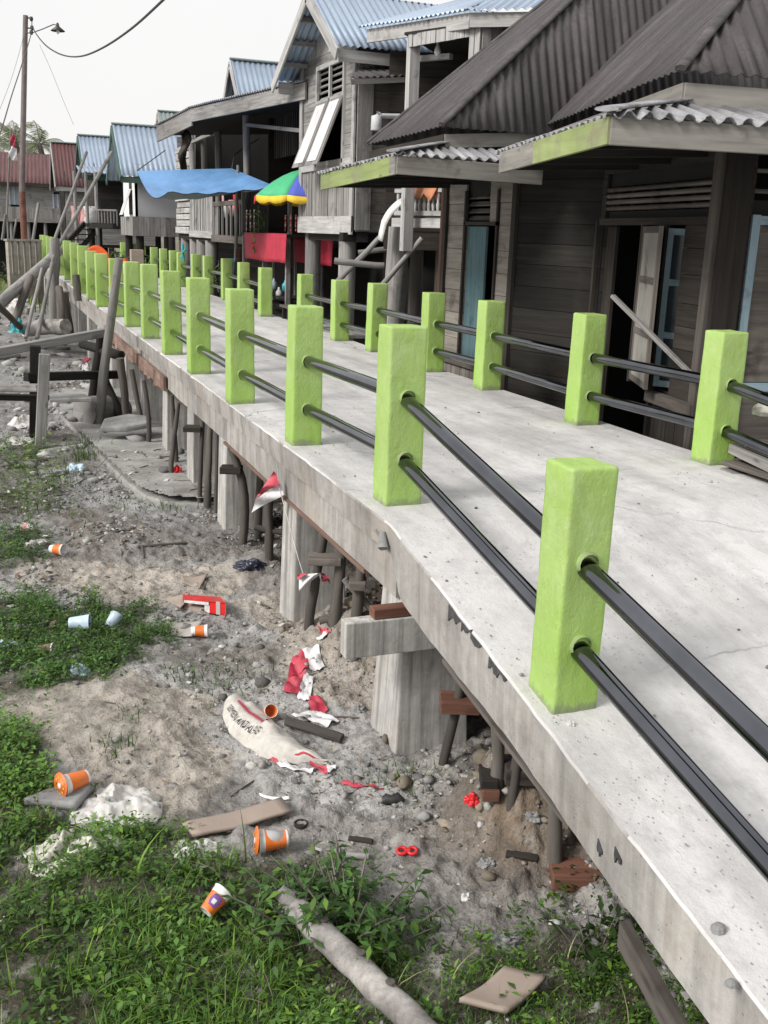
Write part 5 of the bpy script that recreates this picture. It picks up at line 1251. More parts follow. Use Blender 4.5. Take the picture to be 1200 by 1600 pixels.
# ------------------------------------------------------------------ open verandah house
def house_open():
    H = thing('verandah_house', (5, 17.5, -1), 'open fronted dark timber verandah house with a grey roof edge behind the blue tarpaulin', 'house', 'timber houses along the bridge')
    X0 = 4.05; y0 = 13.4; yc = onX(336, 300, X0).y; yr = onX(378, 300, X0).y; yl = onX(299, 300, X0).y; yf = onX(278, 300, X0).y; zf = onX(330, 368, X0).z; zt = 3.0
    F1 = D(478, 142, 13.6); F2 = D(300, 180, 17.4); F3 = D(246, 207, 19.2)
    def fas(p, q, h): return fascia(p+Vector((0, 0, .1)), q+Vector((0, 0, .1)), h, W_GREY, H, .03)
    fas(F1, F2, .20); fas(F2, F3, .26)
    rx = Vector((4.2, 1.0, .75))
    roofpart([F1+Vector((-.05, 0, .12)), F2+Vector((-.05, 0, .12)), F2+rx, F1+rx], ROOFG, H, .09, .012, 6); roofpart([F2+Vector((-.05, 0, .12)), F3+Vector((-.05, 0, .12)), F3+rx, F2+rx], ROOFG, H, .09, .012, 6)
    mb = MB(); mb.prism([F1+Vector((.05, 0, -.02)), F2+Vector((.05, 0, -.02)), F3+Vector((.05, 0, -.05)), Vector((7.5, 21, 3.1)), Vector((7.5, 13.5, 3.1))], (0, 0, .02)); part('ceiling', mb, W_DARK, H)
    WF = Wall((X0, y0), (X0, yf), zf, zt)
    mb = MB(); WF.planks(mb, .14, [], u0=yl-y0, jit=.05, gap=.02, z1=zt-.25); part('wall', mb, [W_PALE, DARKIN], H, 'rough plank wall at the far end')
    mb = MB(); z1 = onX(320, 303, X0).z
    WF.planks(mb, .07, [], u0=yc-y0+.1, u1=yl-y0, z0=zf+.08, z1=z1, vert=True, gap=.03, jit=.02, back=False); WF.box(mb, yc-y0, yl-y0, zf-.05, zf+.08, .03, .03); WF.box(mb, yc-y0, yl-y0, z1-.05, z1+.02, .025, .03); part('slat_screen', mb, W_PALE, H)
    zr = onX(355, 318, X0).z; mb = MB(); WF.box(mb, yr-y0-.4, yc-y0, zr-.04, zr+.04, 0, .05); WF.box(mb, yr-y0-.4, yc-y0, zf-.1, zf+.02, 0, .08); part('balustrade_rail', mb, W_MID, H)
    for k in range(8):
        u = (yr-.35-y0)+(yc-yr+.3)*k/7; mb = MB(); WF.box(mb, u-.025, u+.025, zf+.02, zr-.04, .01, .03, 'v'); part('baluster', mb, W_GREY, H)
    for px, dx, m in ((340, 0, W_GREY), (384, 0, W_GREY), (318, .1, W_POLE), (322, .6, W_POLE), (299, 0, W_GREY)):
        P = onX(px, 250, X0+dx); mb = MB(); mb.tube([Vector((P.x, P.y, zf)), Vector((P.x+.02, P.y, (zf+zt)/2)), Vector((P.x, P.y, zt+.1))], .06, 8, .15); part('post', mb, m, H)
    mb = MB(); a = onX(340, 205, X0); b = onX(300, 222, X0); mb.beam(a, b, .06, .06); part('tie_beam', mb, W_GREY, H); mb = MB(); mb.beam(onX(385, 195, X0), onX(480, 205, X0), .06, .05); part('tie_beam', mb, W_GREY, H)
    # near-black back wall and added partitions stand in for the shade inside
    BW = Wall((5.7, 13.5), (5.7, 22), zf, zt+.1); mb = MB(); BW.planks(mb, .25, []); part('wall', mb, [DARKIN, DARKIN], H)
    BW = Wall((X0, yf), (7.5, yf), -1, zt); mb = MB(); BW.planks(mb, .2, []); part('wall', mb, [W_GREY, DARKIN], H); boxpart('inner_wall', X0+.12, 5.69, yl+.1, yl+.13, zf, zt+.05, DARKIN, H); boxpart('inner_wall', X0+.5, 5.69, yr+.2, yr+.23, zf, zt+.05, W_DARK, H)
    BW = Wall((7.5, 13.5), (7.5, 22), -1, zt+.1); BW.n = -BW.n; mb = MB(); BW.planks(mb, .25, []); part('wall', mb, [W_GREY, DARKIN], H)
    # vertical boards high in the gable
    GW = Wall((4.6, 13.6), (4.6, 17.4), 2.25, 3.0); mb = MB(); GW.planks(mb, .13, [], vert=True, gap=.05); part('board_screen', mb, W_BROWN, H)
    boxpart('floor', X0, 7.5, yr-.6, yf, zf-.12, zf-.02, W_DARK, H)
    for px in (292, 306, 317, 331): P = onX(px, 390, X0+.1); stilt(P.x, P.y, zf-.1, .13, H, W_GREY)
    for y in (16.5, 18.5, 20.5): stilt(5.6, y, zf-.1, .12, H, W_DARK)
    boxpart('inner_wall', 6.2, 6.25, 13.4, 22, -1, zf, DARKIN, H)
    return X0, zf
VX, Vzf = house_open()
mb = MB(); g = []
for i in range(7):
    row = []
    for j in range(5):
        p = D(282-2*i/6+16*j/4*(1-.06*i)+(3*sin(i*1.3)), 205+11*i+4*sin(j*2+i), 18.6+.2*sin(i+j)); row.append(p)
    g.append(row)
mb.sheet(g); solid(solo('hanging_sacking', mb, W_POLE, 'torn grey sacking hanging from the roof end of the verandah house', 'sacking'), .01)

# ------------------------------------------------------------------ plain gabled houses further on
def gable_house(label, cx, cy, wx, wy, z0, zw, zr, roofm, wallm, trim, face, oh=.35, stilts=True, name='gabled_house', wl=.12, amp=.012):
    """ridge runs along X; the gable end faces the bridge (-X)"""
    H = thing(name, (cx, cy, -1), label, 'house', 'timber houses along the bridge')
    x0, x1, y0, y1 = cx-wx/2, cx+wx/2, cy-wy/2, cy+wy/2
    for A, B, m in (((x0, y0), (x0, y1), face), ((x0, y0), (x1, y0), wallm), ((x1, y0), (x1, y1), wallm), ((x0, y1), (x1, y1), wallm)):
        w = Wall(A, B, z0, zw); c = Vector((cx, cy, 0)); 
        if w.n.dot(c-w.A) > 0: w.n = -w.n
        mb = MB()
        if m in (WALLG, WALLW): w.box(mb, 0, w.L, z0, zw, -.06, .06)
        else: w.planks(mb, .2, [])
        part('wall', mb, [m, DARKIN], H)
    mb = MB(); mb.prism([Vector((x0+.02, y0, zw)), Vector((x0+.02, y1, zw)), Vector((x0+.02, cy, zr-.06))], (.04, 0, 0)); part('gable', mb, DARKIN if trim else face, H)
    k = (zr-zw)/(wy/2); e = oh
    a = Vector((x0-oh, y0-e, zw-k*e)); b = Vector((x1+.3, y0-e, zw-k*e)); r0 = Vector((x0-oh, cy, zr)); r1 = Vector((x1+.3, cy, zr)); c = Vector((x0-oh, y1+e, zw-k*e)); d = Vector((x1+.3, y1+e, zw-k*e))
    roofpart([a, b, r1, r0], roofm, H, wl, amp, 6); roofpart([d, c, r0, r1], roofm, H, wl, amp, 6)
    mb = MB(); mb.tube([r0+Vector((-.02, 0, .02)), r1+Vector((0, 0, .02))], .06, 8, .1, sq=.5); part('ridge_cap', mb, ROOFN, H)
    tm = trim or W_PALE
    for p, q in ((a, r0), (c, r0)):
        mb = MB(); mb.beam(p+Vector((-.02, 0, -.08)), q+Vector((-.02, 0, -.08)), .03, .14); part('barge_board', mb, tm, H)
    fascia(a+Vector((0, .04, -.02)), b+Vector((0, .04, -.02)), .14, tm, H)
    if stilts:
        for x in (x0+.1, cx, x1-.1):
            for y in (y0+.1, y1-.1): stilt(x, y, z0, .1, H, W_DARK)
        boxpart('floor', x0, x1, y0, y1, z0-.1, z0-.002, W_DARK, H)
    return H, x0, x1, y0, y1
# white and grey rendered house
c = D(211, 300, 25.5); zg0 = D(211, 338, 25.5).z; zg1 = D(211, 256, 25.5).z
GH, gx0, gx1, gy0, gy1 = gable_house('pale grey rendered house with white end wall, green trim and a blue corrugated roof', c.x+2.0, c.y+1.15, 4.0, 2.3, zg0, zg1, zg1+.95, ROOFB, WALLG, GREENT, WALLW, .35)
mb = MB(); W = Wall((gx0, gy0), (gx0, gy1), zg0, zg1)
for u0, u1, z0, z1 in ((.55, .95, zg0+.65, zg0+1.0),): W.box(mb, u0, u1, z0, z1, .0, .02)
part('window', mb, GLASS, GH); mb = MB(); W.box(mb, .5, 1.05, zg0+.05, zg0+.62, .0, .02); part('window', mb, DARKIN, GH)
for u in (.5, .8):
    mb = MB(); mb.hexa([W.pt(u, zg0+.64, .02), W.pt(u+.24, zg0+.64, .02), W.pt(u+.24, zg0+.64, .04), W.pt(u, zg0+.64, .04), W.pt(u, zg0+.03, .24), W.pt(u+.24, zg0+.03, .24), W.pt(u+.24, zg0+.03, .26), W.pt(u, zg0+.03, .26)]); part('shutter', mb, W_WHITE, GH)
mb = MB(); w = Wall((gx0-.06, gy0-.06), (gx1, gy0-.06), zg0-.45, zg0-.003); w.planks(mb, .12, [], vert=True); part('skirting', mb, [W_GREY, DARKIN], GH)
mb = MB(); w = Wall((gx0-.06, gy0-.06), (gx0-.06, gy1), zg0-.45, zg0-.003); w.planks(mb, .12, [], vert=True); part('skirting', mb, [W_GREY, DARKIN], GH)
# second blue roof with verandah posts
c = D(140, 300, 31.5); z0 = D(140, 335, 31.5).z; z1 = D(140, 260, 31.5).z
BH, bx0, bx1, by0, by1 = gable_house('timber house with a blue roof over a dark open porch beyond the white walled house', c.x+2.35, c.y+1.4, 4.4, 2.5, z0-.3, z1+.0, z1+.95, ROOFB, W_BROWN, GREENT, W_BROWN, .3)
roofpart([Vector((bx0-.5, by0-1.1, z1-.22)), Vector((bx1, by0-1.1, z1-.22)), Vector((bx1, by0-.1, z1+.0)), Vector((bx0-.5, by0-.1, z1+.0))], ROOFB, BH, .12, .012, 6, 'porch_roof')
for px in (117, 135, 150): P = D(px, 300, 30.4); mb = MB(); mb.tube([Vector((P.x, P.y, -1)), Vector((P.x, P.y, z1-.2))], .05, 8, .1); part('post', mb, W_GREY, BH)
mb = MB(); a = D(150, 352, 30.2); b = D(183, 352, 29.6); b.z = a.z; mb.beam(a, b, .3, .14); part('floor_beam', mb, W_DARK, BH)
mb = MB(); mb.beam(a+Vector((0, 0, .42)), b+Vector((0, 0, .42)), .05, .05); part('balustrade_rail', mb, W_GREY, BH)
for k in range(8): p = a.lerp(b, k/7); mb = MB(); mb.beam(p, p+Vector((0, 0, .42)), .035, .035); part('baluster', mb, W_GREY, BH)
mb = MB(); p = D(108, 392, 29.3); q = D(146, 350, 30.6)
for s in (-.45, .45): mb.beam(p+Vector((s*.6, s*.6, 0)), q+Vector((s*.6, s*.6, 0)), .05, .14)
for k in range(6): m = p.lerp(q, k/5); mb.beam(m+Vector((-.27, -.27, 0)), m+Vector((.27, .27, 0)), .18, .03)
part('staircase', mb, W_DARK, BH)
mb = MB(); P = D(168, 318, 31.2); mb.prism([P+Vector((-.2, 0, -.4)), P+Vector((.3, 0, -.4)), P+Vector((.3, 0, .1)), P+Vector((-.2, 0, .1))], (0, .03, 0)); part('window', mb, DARKIN, BH)
for k, (px, py, m) in enumerate(((133, 330, PINKC), (139, 330, WHITEP), (119, 330, PINKC))):
    P = D(px, py-8, 30.9); mb = MB(); g = [[P+Vector((.16*(j-1)+.03*sin(i), .04*sin(j*2+i), -.13*i)) for j in range(3)] for i in range(5)]; mb.sheet(g)
    solid(solo('hanging_cloth', mb, m, ['pink cloth hanging between the porch posts of the blue roofed house', 'white cloth hanging beside the pink one on the far porch', 'pink cloth nearest the leaning poles on the far porch'][k], 'cloth', 'washing on the far porch'), .01)
# red brown roofed houses across the end
c = D(90, 300, 36); z1 = D(90, 275, 36).z
RH = gable_house('small timber house with a red brown roof and pale barge boards', c.x+1.75, c.y+1.4, 3.0, 2.2, z1-2.2, z1, z1+1.15, ROOFR, W_GREY, None, W_DARK, .3)[0]
def long_house():
    H = thing('long_house', D(40, 400, 40), 'long grey plank house with a red brown roof closing the view on the left', 'house', 'timber houses along the bridge')
    a = D(-90, 340, 40); b = D(122, 340, 41.5); zt = D(50, 283, 40).z; zb = D(50, 342, 40).z; W = Wall((a.x, a.y), (b.x, b.y), zb, zt)
    wins = [W.rect(15, 290, 30, 320), W.rect(84, 303, 97, 326)]
    mb = MB(); W.planks(mb, .17, wins); part('wall', mb, [W_PALE, DARKIN], H)
    for w in wins:
        mb = MB()
        for u0, u1, z0, z1 in ((w[0]-.06, w[0], w[2], w[3]), (w[1], w[1]+.06, w[2], w[3]), ((w[0]+w[1])/2-.02, (w[0]+w[1])/2+.02, w[2], w[3])): W.box(mb, u0, u1, z0, z1, .01, .05, 'v')
        f = part('window', mb, W_WHITE, H); mb = MB(); W.box(mb, w[0], w[1], w[2], w[3], -.06, .02); part('pane', mb, BAGB, f)
    e0 = W.pt(-.3, zt-.05, .45); e1 = W.pt(W.L+.3, zt-.05, .45); r0 = W.pt(-.3, zt+1.15, -1.9); r1 = W.pt(W.L+.3, zt+1.15, -1.9)
    roofpart([e0, e1, r1, r0], ROOFR, H, .14, .012, 6); roofpart([W.pt(W.L+.3, zt-.05, -4.2), W.pt(-.3, zt-.05, -4.2), r0, r1], ROOFR, H, .14, .012, 6)
    fascia(e0, e1, .14, W_BROWN, H)
    mb = MB(); W.planks(mb, .16, [], z0=zb-.02, z1=zb+.42, vert=True, off=.7, back=False); part('balustrade', mb, W_GREY, H)
    mb = MB(); W.box(mb, 0, W.L, zb-.12, zb-.02, 0, .72); part('floor', mb, W_GREY, H)
    for k in range(9):
        p = W.pt(W.L*k/8, 0, .6); stilt(p.x, p.y, zb-.1, .07, H, W_GREY)
    mb = MB(); W.box(mb, 0, W.L, -1.2, zb-.1, -.4, .03); part('inner_wall', mb, DARKIN, H)
    bw = Wall((W.pt(0, 0, -3.8).x, W.pt(0, 0, -3.8).y), (W.pt(W.L, 0, -3.8).x, W.pt(W.L, 0, -3.8).y), zb, zt); bw.n = -bw.n; mb = MB(); bw.planks(mb, .2, []); part('wall', mb, [W_PALE, DARKIN], H)
long_house()
# roofs seen between the near houses
c = D(385, 150, 24); z1 = D(375, 150, 24).z
gable_house('house with a blue roof and pale gable rising behind the verandah house', c.x+2.1, c.y+.9, 4.0, 1.55, z1-2.6, z1, z1+.85, ROOFB, W_GREY, W_PALE, W_GREY, .25)
c = D(262, 200, 31); z1 = D(262, 200, 31).z
gable_house('small house with a dull green roof just showing over the grey roofed verandah', c.x+1.2, c.y+.7, 2.4, 1.1, z1-2.6, z1, z1+.5, ROOFN, W_GREY, None, W_GREY, .15)
c = D(215, 200, 38); z1 = D(230, 207, 38).z
gable_house('house behind the white one with only its brown ridge showing', c.x+2.5, c.y+2, 4.5, 3, z1-3.2, z1-1.0, z1+.12, ROOFR, W_GREY, None, W_GREY, .2)
# ================================================================== MARKET STALL
STX = 3.95
def banner(px0, py0, px1, py1, x, lab, mat=RED):
    a = onX(px0, py0, x); b = onX(px1, py0+2, x); c = onX(px1, py1, x); g = []
    for i in range(8):
        t = i/7; row = []
        for j in range(14):
            s = j/13; y = a.y+(b.y-a.y)*s; z = a.z+(b.z-a.z)*s+(c.z-a.z)*t
            row.append(Vector((x+.018*sin(s*17+t)*t+.01*sin(s*40), y, z+.008*sin(s*9)*t)))
        g.append(row)
    mb = MB(); mb.sheet(g); return solid(solo('red_banner', mb, mat, lab, 'banner', 'red cloths on the market stall'), .005)
banner(382, 363, 447, 413, 3.80, 'red cloth hung along the front of the market stall counter')
banner(458, 370, 520, 418, 4.35, 'red cloth hung behind the stilt of the tall timber house')
def stall():
    a = onX(382, 363, STX); b = onX(450, 365, STX); zt = a.z; y0 = b.y; y1 = a.y
    S = thing('market_stall', ((STX+4.5)/2, (y0+y1)/2, -1), 'dark wooden market stall counter behind the red cloth', 'stall')
    boxpart('counter', STX-.05, STX+.55, y0-.1, y1+.05, zt-.04, zt, W_BROWN, S)
    for x in (STX, STX+.5):
        for y in (y0, (y0+y1)/2, y1): mb = MB(); mb.beam((x, y, HZ(x, y)-.05), (x, y, zt-.04), .06, .06); part('leg', mb, W_GREY, S)
    boxpart('back_panel', STX+.5, STX+.53, y0-.1, y1, -.98, zt-.05, W_DARK, S)
    boxpart('lower_shelf', STX-.02, STX+.48, y0, y1, -.12, -.09, W_BROWN, S)
    mb = MB(); mb.tube([(STX, y0-.1, zt+.62), (STX, y1+.1, zt+.64)], .018, 8); part('hanging_rail', mb, W_GREY, S)
    for y in (y0-.08, y1+.08): mb = MB(); mb.beam((STX, y, zt), (STX, y, zt+.66), .05, .05); part('post', mb, W_GREY, S)
    return y0, y1, zt
sy0, sy1, szt = stall()
# strips of sachets hanging from the stall
def sachets(px0, px1, py0, py1, mats, lab, n):
    a = onX(px0, py0, STX-.05); b = onX(px1, py1, STX-.05)
    for k in range(n):
        y = a.y+(b.y-a.y)*k/max(1, n-1); mb = MB(); m = 7; z0 = a.z; z1 = b.z
        for q in range(m):
            z = z0+(z1-z0)*q/m; h = abs(z1-z0)/m*.92; w = .055
            mb.prism([Vector((STX-.06+.01*random.uniform(-1, 1), y-w/2, z)), Vector((STX-.06, y+w/2, z)), Vector((STX-.06, y+w/2, z-h)), Vector((STX-.07, y-w/2, z-h))], (.008, 0, 0), q % len(mats))
        solo('sachet_strip', mb, mats, lab, 'sachets', 'strips of sachets hanging over the stall')
sachets(386, 398, 328, 362, [WHITEP, PINKC, BAGY, REDP], 'strip of small white and red sachets hanging over the red stall cloth', 3)
sachets(447, 463, 336, 362, [REDP, PINKC, W_RED], 'dark red sachet strip hanging beside the pale corner of the tall house', 3)
a = onX(404, 330, STX-.1); L = Leaves(); n = 90; P = np.stack([np.full(n, a.x)+np.random.normal(0, .03, n), a.y+np.random.normal(0, .05, n), a.z-np.random.uniform(0, .55, n)], 1)
leaves(L, P, np.random.uniform(.06, .13, n), greens(n, (.12, .22, .08), .5, .3), .45, 1.2)
t = thing('hanging_greens', a, 'bunch of fresh green leaves hanging over the left end of the red stall cloth', 'greens'); mb = MB(); mb.tube([a+Vector((0, 0, .08)), a+Vector((.01, 0, -.25)), a+Vector((0, .02, -.5))], .012, 6); part('stem', mb, W_MID, t)
v = np.concatenate(L.v)-np.array(a[:])[None]; o = np_mesh('foliage', v, np.concatenate(L.f), LEAF, False, np.concatenate(L.c)); o.parent = t; OFF[o.name] = OFF[t.name]
def bucket(P, r, h, mat, lab, name='bucket', lid=None):
    t = thing(name, P, lab, 'container', 'containers at the market stall'); mb = MB()
    mb.lathe([(0, 0), (r*.8, 0), (r, h), (r*1.06, h), (r*1.06, h-.02), (r*1.0, h-.025), (r*.93, h-.01), (r*.75, .02), (0, .02)], Matrix.Translation(P), 18); part('body', mb, mat, t)
    if lid: mb = MB(); mb.lathe([(0, h+.02), (r*.9, h+.02), (r*1.1, h+.012), (r*1.1, h-.004), (r*1.0, h-.004)], Matrix.Translation(P), 18); part('lid', mb, lid, t)
bucket(Vector((3.98, onX(363, 420, 3.98).y, onX(363, 432, 3.98).z-.12)), .14, .40, LBLUE, 'pale blue tub with teal lid beside the red stall cloth', 'tub', TEALP)
bucket(Vector((3.9, onX(366, 440, 3.9).y, -.22)), .13, .18, REDP, 'red bowl low behind the railing near the stall', 'bowl')
bucket(Vector((4.0, onX(376, 398, 4.0).y, onX(376, 402, 4.0).z-.05)), .10, .22, W_RED, 'brown pot standing left of the red stall cloth', 'pot')
mb = MB(); b0 = onZ(340, 448, .17); 
t = thing('bench', (3.35, b0.y, 0), 'low dark wooden bench on the deck beside the gap in the right railing', 'bench')
bx = Vector((3.78, b0.y-.3, 0)); 
mb.beam((3.72, 12.3, .16), (3.72, 13.25, .16), .30, .03); part('seat', mb, W_MID, t)
for y in (12.4, 13.15):
    for x in (3.61, 3.83): mb = MB(); mb.beam((x, y, HZ(x, y)-.02), (x, y, .145), .05, .05); part('leg', mb, W_DARK, t)
mb = MB(); mb.beam((3.75, 10.8, .0), (3.95, 13.2, -.02), .35, .04); bev(solo('gangplank', mb, W_GREY, 'grey plank laid level with the deck at the gap in the railing', 'plank'), .004)
for k, (px, py, m) in enumerate(((428, 452, BAGB), (436, 466, WHITEP), (446, 455, TEALP), (420, 475, BAGK))):
    P = onX(px, py, 4.05); mb = MB(); mb.lathe([(0, 0), (.05, 0), (.052, .09), (.03, .12), (.018, .14), (.018, .16), (0, .16)], Matrix.Translation(P), 12)
    solo('bottle', mb, m, ['blue tinted bottle on the stall shelf', 'white bottle lowest on the stall shelf', 'teal bottle at the right of the stall shelf', 'dark bottle at the left of the stall shelf'][k], 'bottle', 'bottles on the stall shelf')
boxpartS = boxpart
sh = thing('shelf', (4.1, 11.6, -1), 'dark rack of shelves at the foot of the market stall', 'shelf'); 
for zz in (onX(430, 460, 4.05).z-.02, onX(436, 474, 4.05).z-.03): boxpart('board', 3.98, 4.3, onX(455, 460, 4.05).y, onX(415, 460, 4.05).y, zz, zz+.02, W_DARK, sh)
for yy in (onX(455, 460, 4.05).y, onX(415, 460, 4.05).y): boxpart('upright', 4.0, 4.05, yy-.03, yy-.001, -.98, .6, W_DARK, sh)

# umbrella
def umbrella():
    c = D(482, 305, 14.35); r = .74; zr = D(440, 307, 14.35).z; hgt = .36
    U = thing('market_umbrella', (c.x, c.y, -1), 'green and blue market umbrella with a yellow edge half hidden by the tall house', 'umbrella')
    mb = MB(); mb.tube([(c.x, c.y, -1.05), (c.x, c.y, zr+hgt+.03)], .018, 8); part('pole', mb, W_WHITE, U)
    n = 8; cols = [BLUEU, GREENU, REDU, YELU, BLUEU, GREENU, BLUEU, GREENU]; a0 = rad(232)
    for k in range(n):
        g = []
        for i in range(7):
            t = i/6; rr = r*t; z = zr+hgt*(1-t**1.8); row = []
            for j in range(7):
                th = a0+2*pi*(k+j/6)/n; sg = .03*t*sin(pi*j/6); row.append(Vector((c.x+cos(th)*rr*(1-sg), c.y+sin(th)*rr*(1-sg), z-sg*.6)))
            g.append(row)
        mb = MB(); mb.sheet(g); p = solid(part('panel', mb, cols[k], U), .004)
        g2 = [[v+Vector((0, 0, 0)) for v in g[-1]], [v+Vector(((v.x-c.x)*.01, (v.y-c.y)*.01, -.07-.03*abs(sin(j*1.05)))) for j, v in enumerate(g[-1])]]
        mb = MB(); mb.sheet(g2); solid(part('valance', mb, REDU if k in (6,) else YELU, p), .004)
    for k in range(n):
        th = a0+2*pi*k/n; mb = MB(); mb.tube([(c.x, c.y, zr+hgt-.03), (c.x+cos(th)*r*.55, c.y+sin(th)*r*.55, zr+hgt*.62-.02), (c.x+cos(th)*r*.98, c.y+sin(th)*r*.98, zr-.01)], .006, 5); part('rib', mb, BLACKM, U)
umbrella()
# blue tarpaulin
def tarp():
    A = D(214, 267, 17.2); B = D(362, 263, 17.6); Cc = D(437, 296, 14.6); Dd = D(262, 300, 14.9)
    g = []; n = 16; m = 22
    for i in range(n+1):
        v = i/n; row = []
        for j in range(m+1):
            u = j/m; p = A.lerp(B, u).lerp(Dd.lerp(Cc, u), v)
            sag = -.22*sin(pi*v)*(1-u)**1.2*1.0-.16*sin(pi*u)*(v**2)*0; bil = .10*sin(pi*u)*sin(pi*v)*-1
            tail = -.03*v*sin(pi*u*1.4); p = p+Vector((0, 0, sag+bil+tail+.012*sin(u*30)*v)); row.append(p)
        g.append(row)
    mb = MB(); mb.sheet(g)
    H = thing('tarpaulin', (A+B+Cc+Dd)/4, 'bright blue tarpaulin with a dark underside stretched over the stall as an awning', 'tarpaulin')
    o = part('cover', mb, [TARPB], H, None, False); 
    mb = MB(); mb.sheet([[p+Vector((0, 0, -.008)) for p in r] for r in g]); part('lining', mb, TARPG, H, None, False)
    mb = MB(); mb.tube([B, B+Vector((.05, 0, .22)), B+Vector((.5, .2, .5))], .008, 5); part('guy_line', mb, WIRE, H)
    mb = MB(); mb.tube([Cc, Cc+Vector((.6, .1, .06))], .008, 5); part('guy_line', mb, WIRE, H)
    mb = MB(); mb.tube([A, A+Vector((.6, .9, .4))], .008, 5); part('guy_line', mb, WIRE, H)
tarp()
for k, (px, py0, d0, px1, py1) in enumerate(((372, 258, 16.9, 362, 400),)):
    P = D(px, py0, d0); Q = D(px1, py1, d0); log_between((Q.x, Q.y, HZ(Q.x, Q.y)-.05), P, .025, 'thin pole holding up the corner of the blue tarpaulin', 'pole', W_GREY)
# clothes behind the verandah balustrade
for k, (px, py, m) in enumerate(((345, 325, PINKC), (352, 340, WHITEP), (361, 338, PINKC), (368, 330, REDP))):
    P = onX(px, py, 4.45); mb = MB(); g = [[P+Vector((.03*sin(j*2+i), .12*(j-1.5), -.1*i+.3)) for j in range(4)] for i in range(4)]; mb.sheet(g)
    solid(solo('hanging_cloth', mb, m, ['leftmost pink cloth behind the verandah balustrade', 'white cloth behind the verandah balustrade', 'second pink cloth behind the verandah balustrade', 'red cloth at the right end behind the verandah balustrade'][k], 'cloth', 'washing behind the verandah balustrade'), .01)
# plants near the stilts
leafy_plant('green_shrub', Vector((D(212, 384, 24).x, D(212, 384, 24).y, -.45)), 46, .95, .15, (.075, .13, .04), 'round green shrub at the foot of the white and grey house', 'shrub', .40, None, .55)
leafy_plant('green_shrub', T(38, 452), 40, .8, .14, (.06, .10, .03), 'dark green shrub at the foot of the breeze block fence', 'shrub', .6, None, .5)
leafy_plant('green_shrub', Vector((4.0, onX(347, 400, 4.0).y, .0)), 12, .55, .10, (.06, .10, .035), 'dark leafy potted shrub below the verandah balustrade', 'shrub', .15, None, .4)

# things on the far end of the bridge
def chair():
    c = D(152, 383, 19.2); c.z = 0
    S = thing('plastic_chair', c, 'bright orange plastic chair whose back shows above the left green posts', 'chair')
    mb = MB(); mb.prism([c+Vector((-.2, -.2, .40)), c+Vector((.2, -.2, .40)), c+Vector((.2, .2, .40)), c+Vector((-.2, .2, .40))], (0, 0, .025)); part('seat', mb, ORANGE2, S)
    for x in (-.18, .18):
        for y in (-.18, .18): mb = MB(); mb.beam(c+Vector((x*1.1, y*1.1, 0)), c+Vector((x, y, .40)), .04, .03); part('leg', mb, ORANGE2, S)
    g = []
    for i in range(7):
        t = i/6; row = []
        for j in range(11):
            s = j/10-.5; h = .425+t*(.31-.22*(s*1.75)**2*1.0); row.append(c+Vector((.46*s, .2+.05*t-.12*(2*s)**2*.5, h)))
        g.append(row)
    mb = MB(); mb.sheet(g); solid(part('backrest', mb, ORANGE2, S), .012)
chair()
mb = MB(); c = Vector((2.62, 16.5, 0)); 
bt = thing('marker_post', onZ(197, 470, 0), 'slim white marker post with two orange bands on the far deck', 'post'); P = Vector(OFF[bt.name])
zz = [0, .12, .22, .40, .55, .62]
for k in range(5):
    mb = MB(); mb.tube([P+Vector((0, 0, zz[k])), P+Vector((0, 0, zz[k+1]))], .05, 12); part('band' if k % 2 else 'post', mb, ORANGE2 if k in (2, 4) else WHITEP, bt)
mb = MB(); c = onZ(213, 455, .0); c = Vector((2.7, 16.2, 0)); q = D(214, 405, 16.9); mb.beam((q.x-.14, q.y, q.z-.22), (q.x+.16, q.y, q.z-.22), .25, .36)
mb = MB(); q = onX(213, 405, 2.75); mb.beam((q.x-.11, q.y, .33), (q.x+.13, q.y, .33), .22, .66); bev(solo('cardboard_box', mb, CARD, 'tall tan carton standing on the deck between the green railings', 'box'), .01)
q = onX(287, 405, 3.42); mb = MB()
for pts in ([(q.x, q.y, .50), (q.x-.02, q.y-.05, .72), (q.x, q.y+.12, .80)], [(q.x-.02, q.y-.05, .66), (q.x, q.y-.28, .74)], [(q.x, q.y, .60), (q.x, q.y+.25, .58)]): mb.tube(pts, .022, 8)
solo('plastic_strap', mb, TEALP, 'knotted teal plastic strap tied to a far right railing post', 'strap')

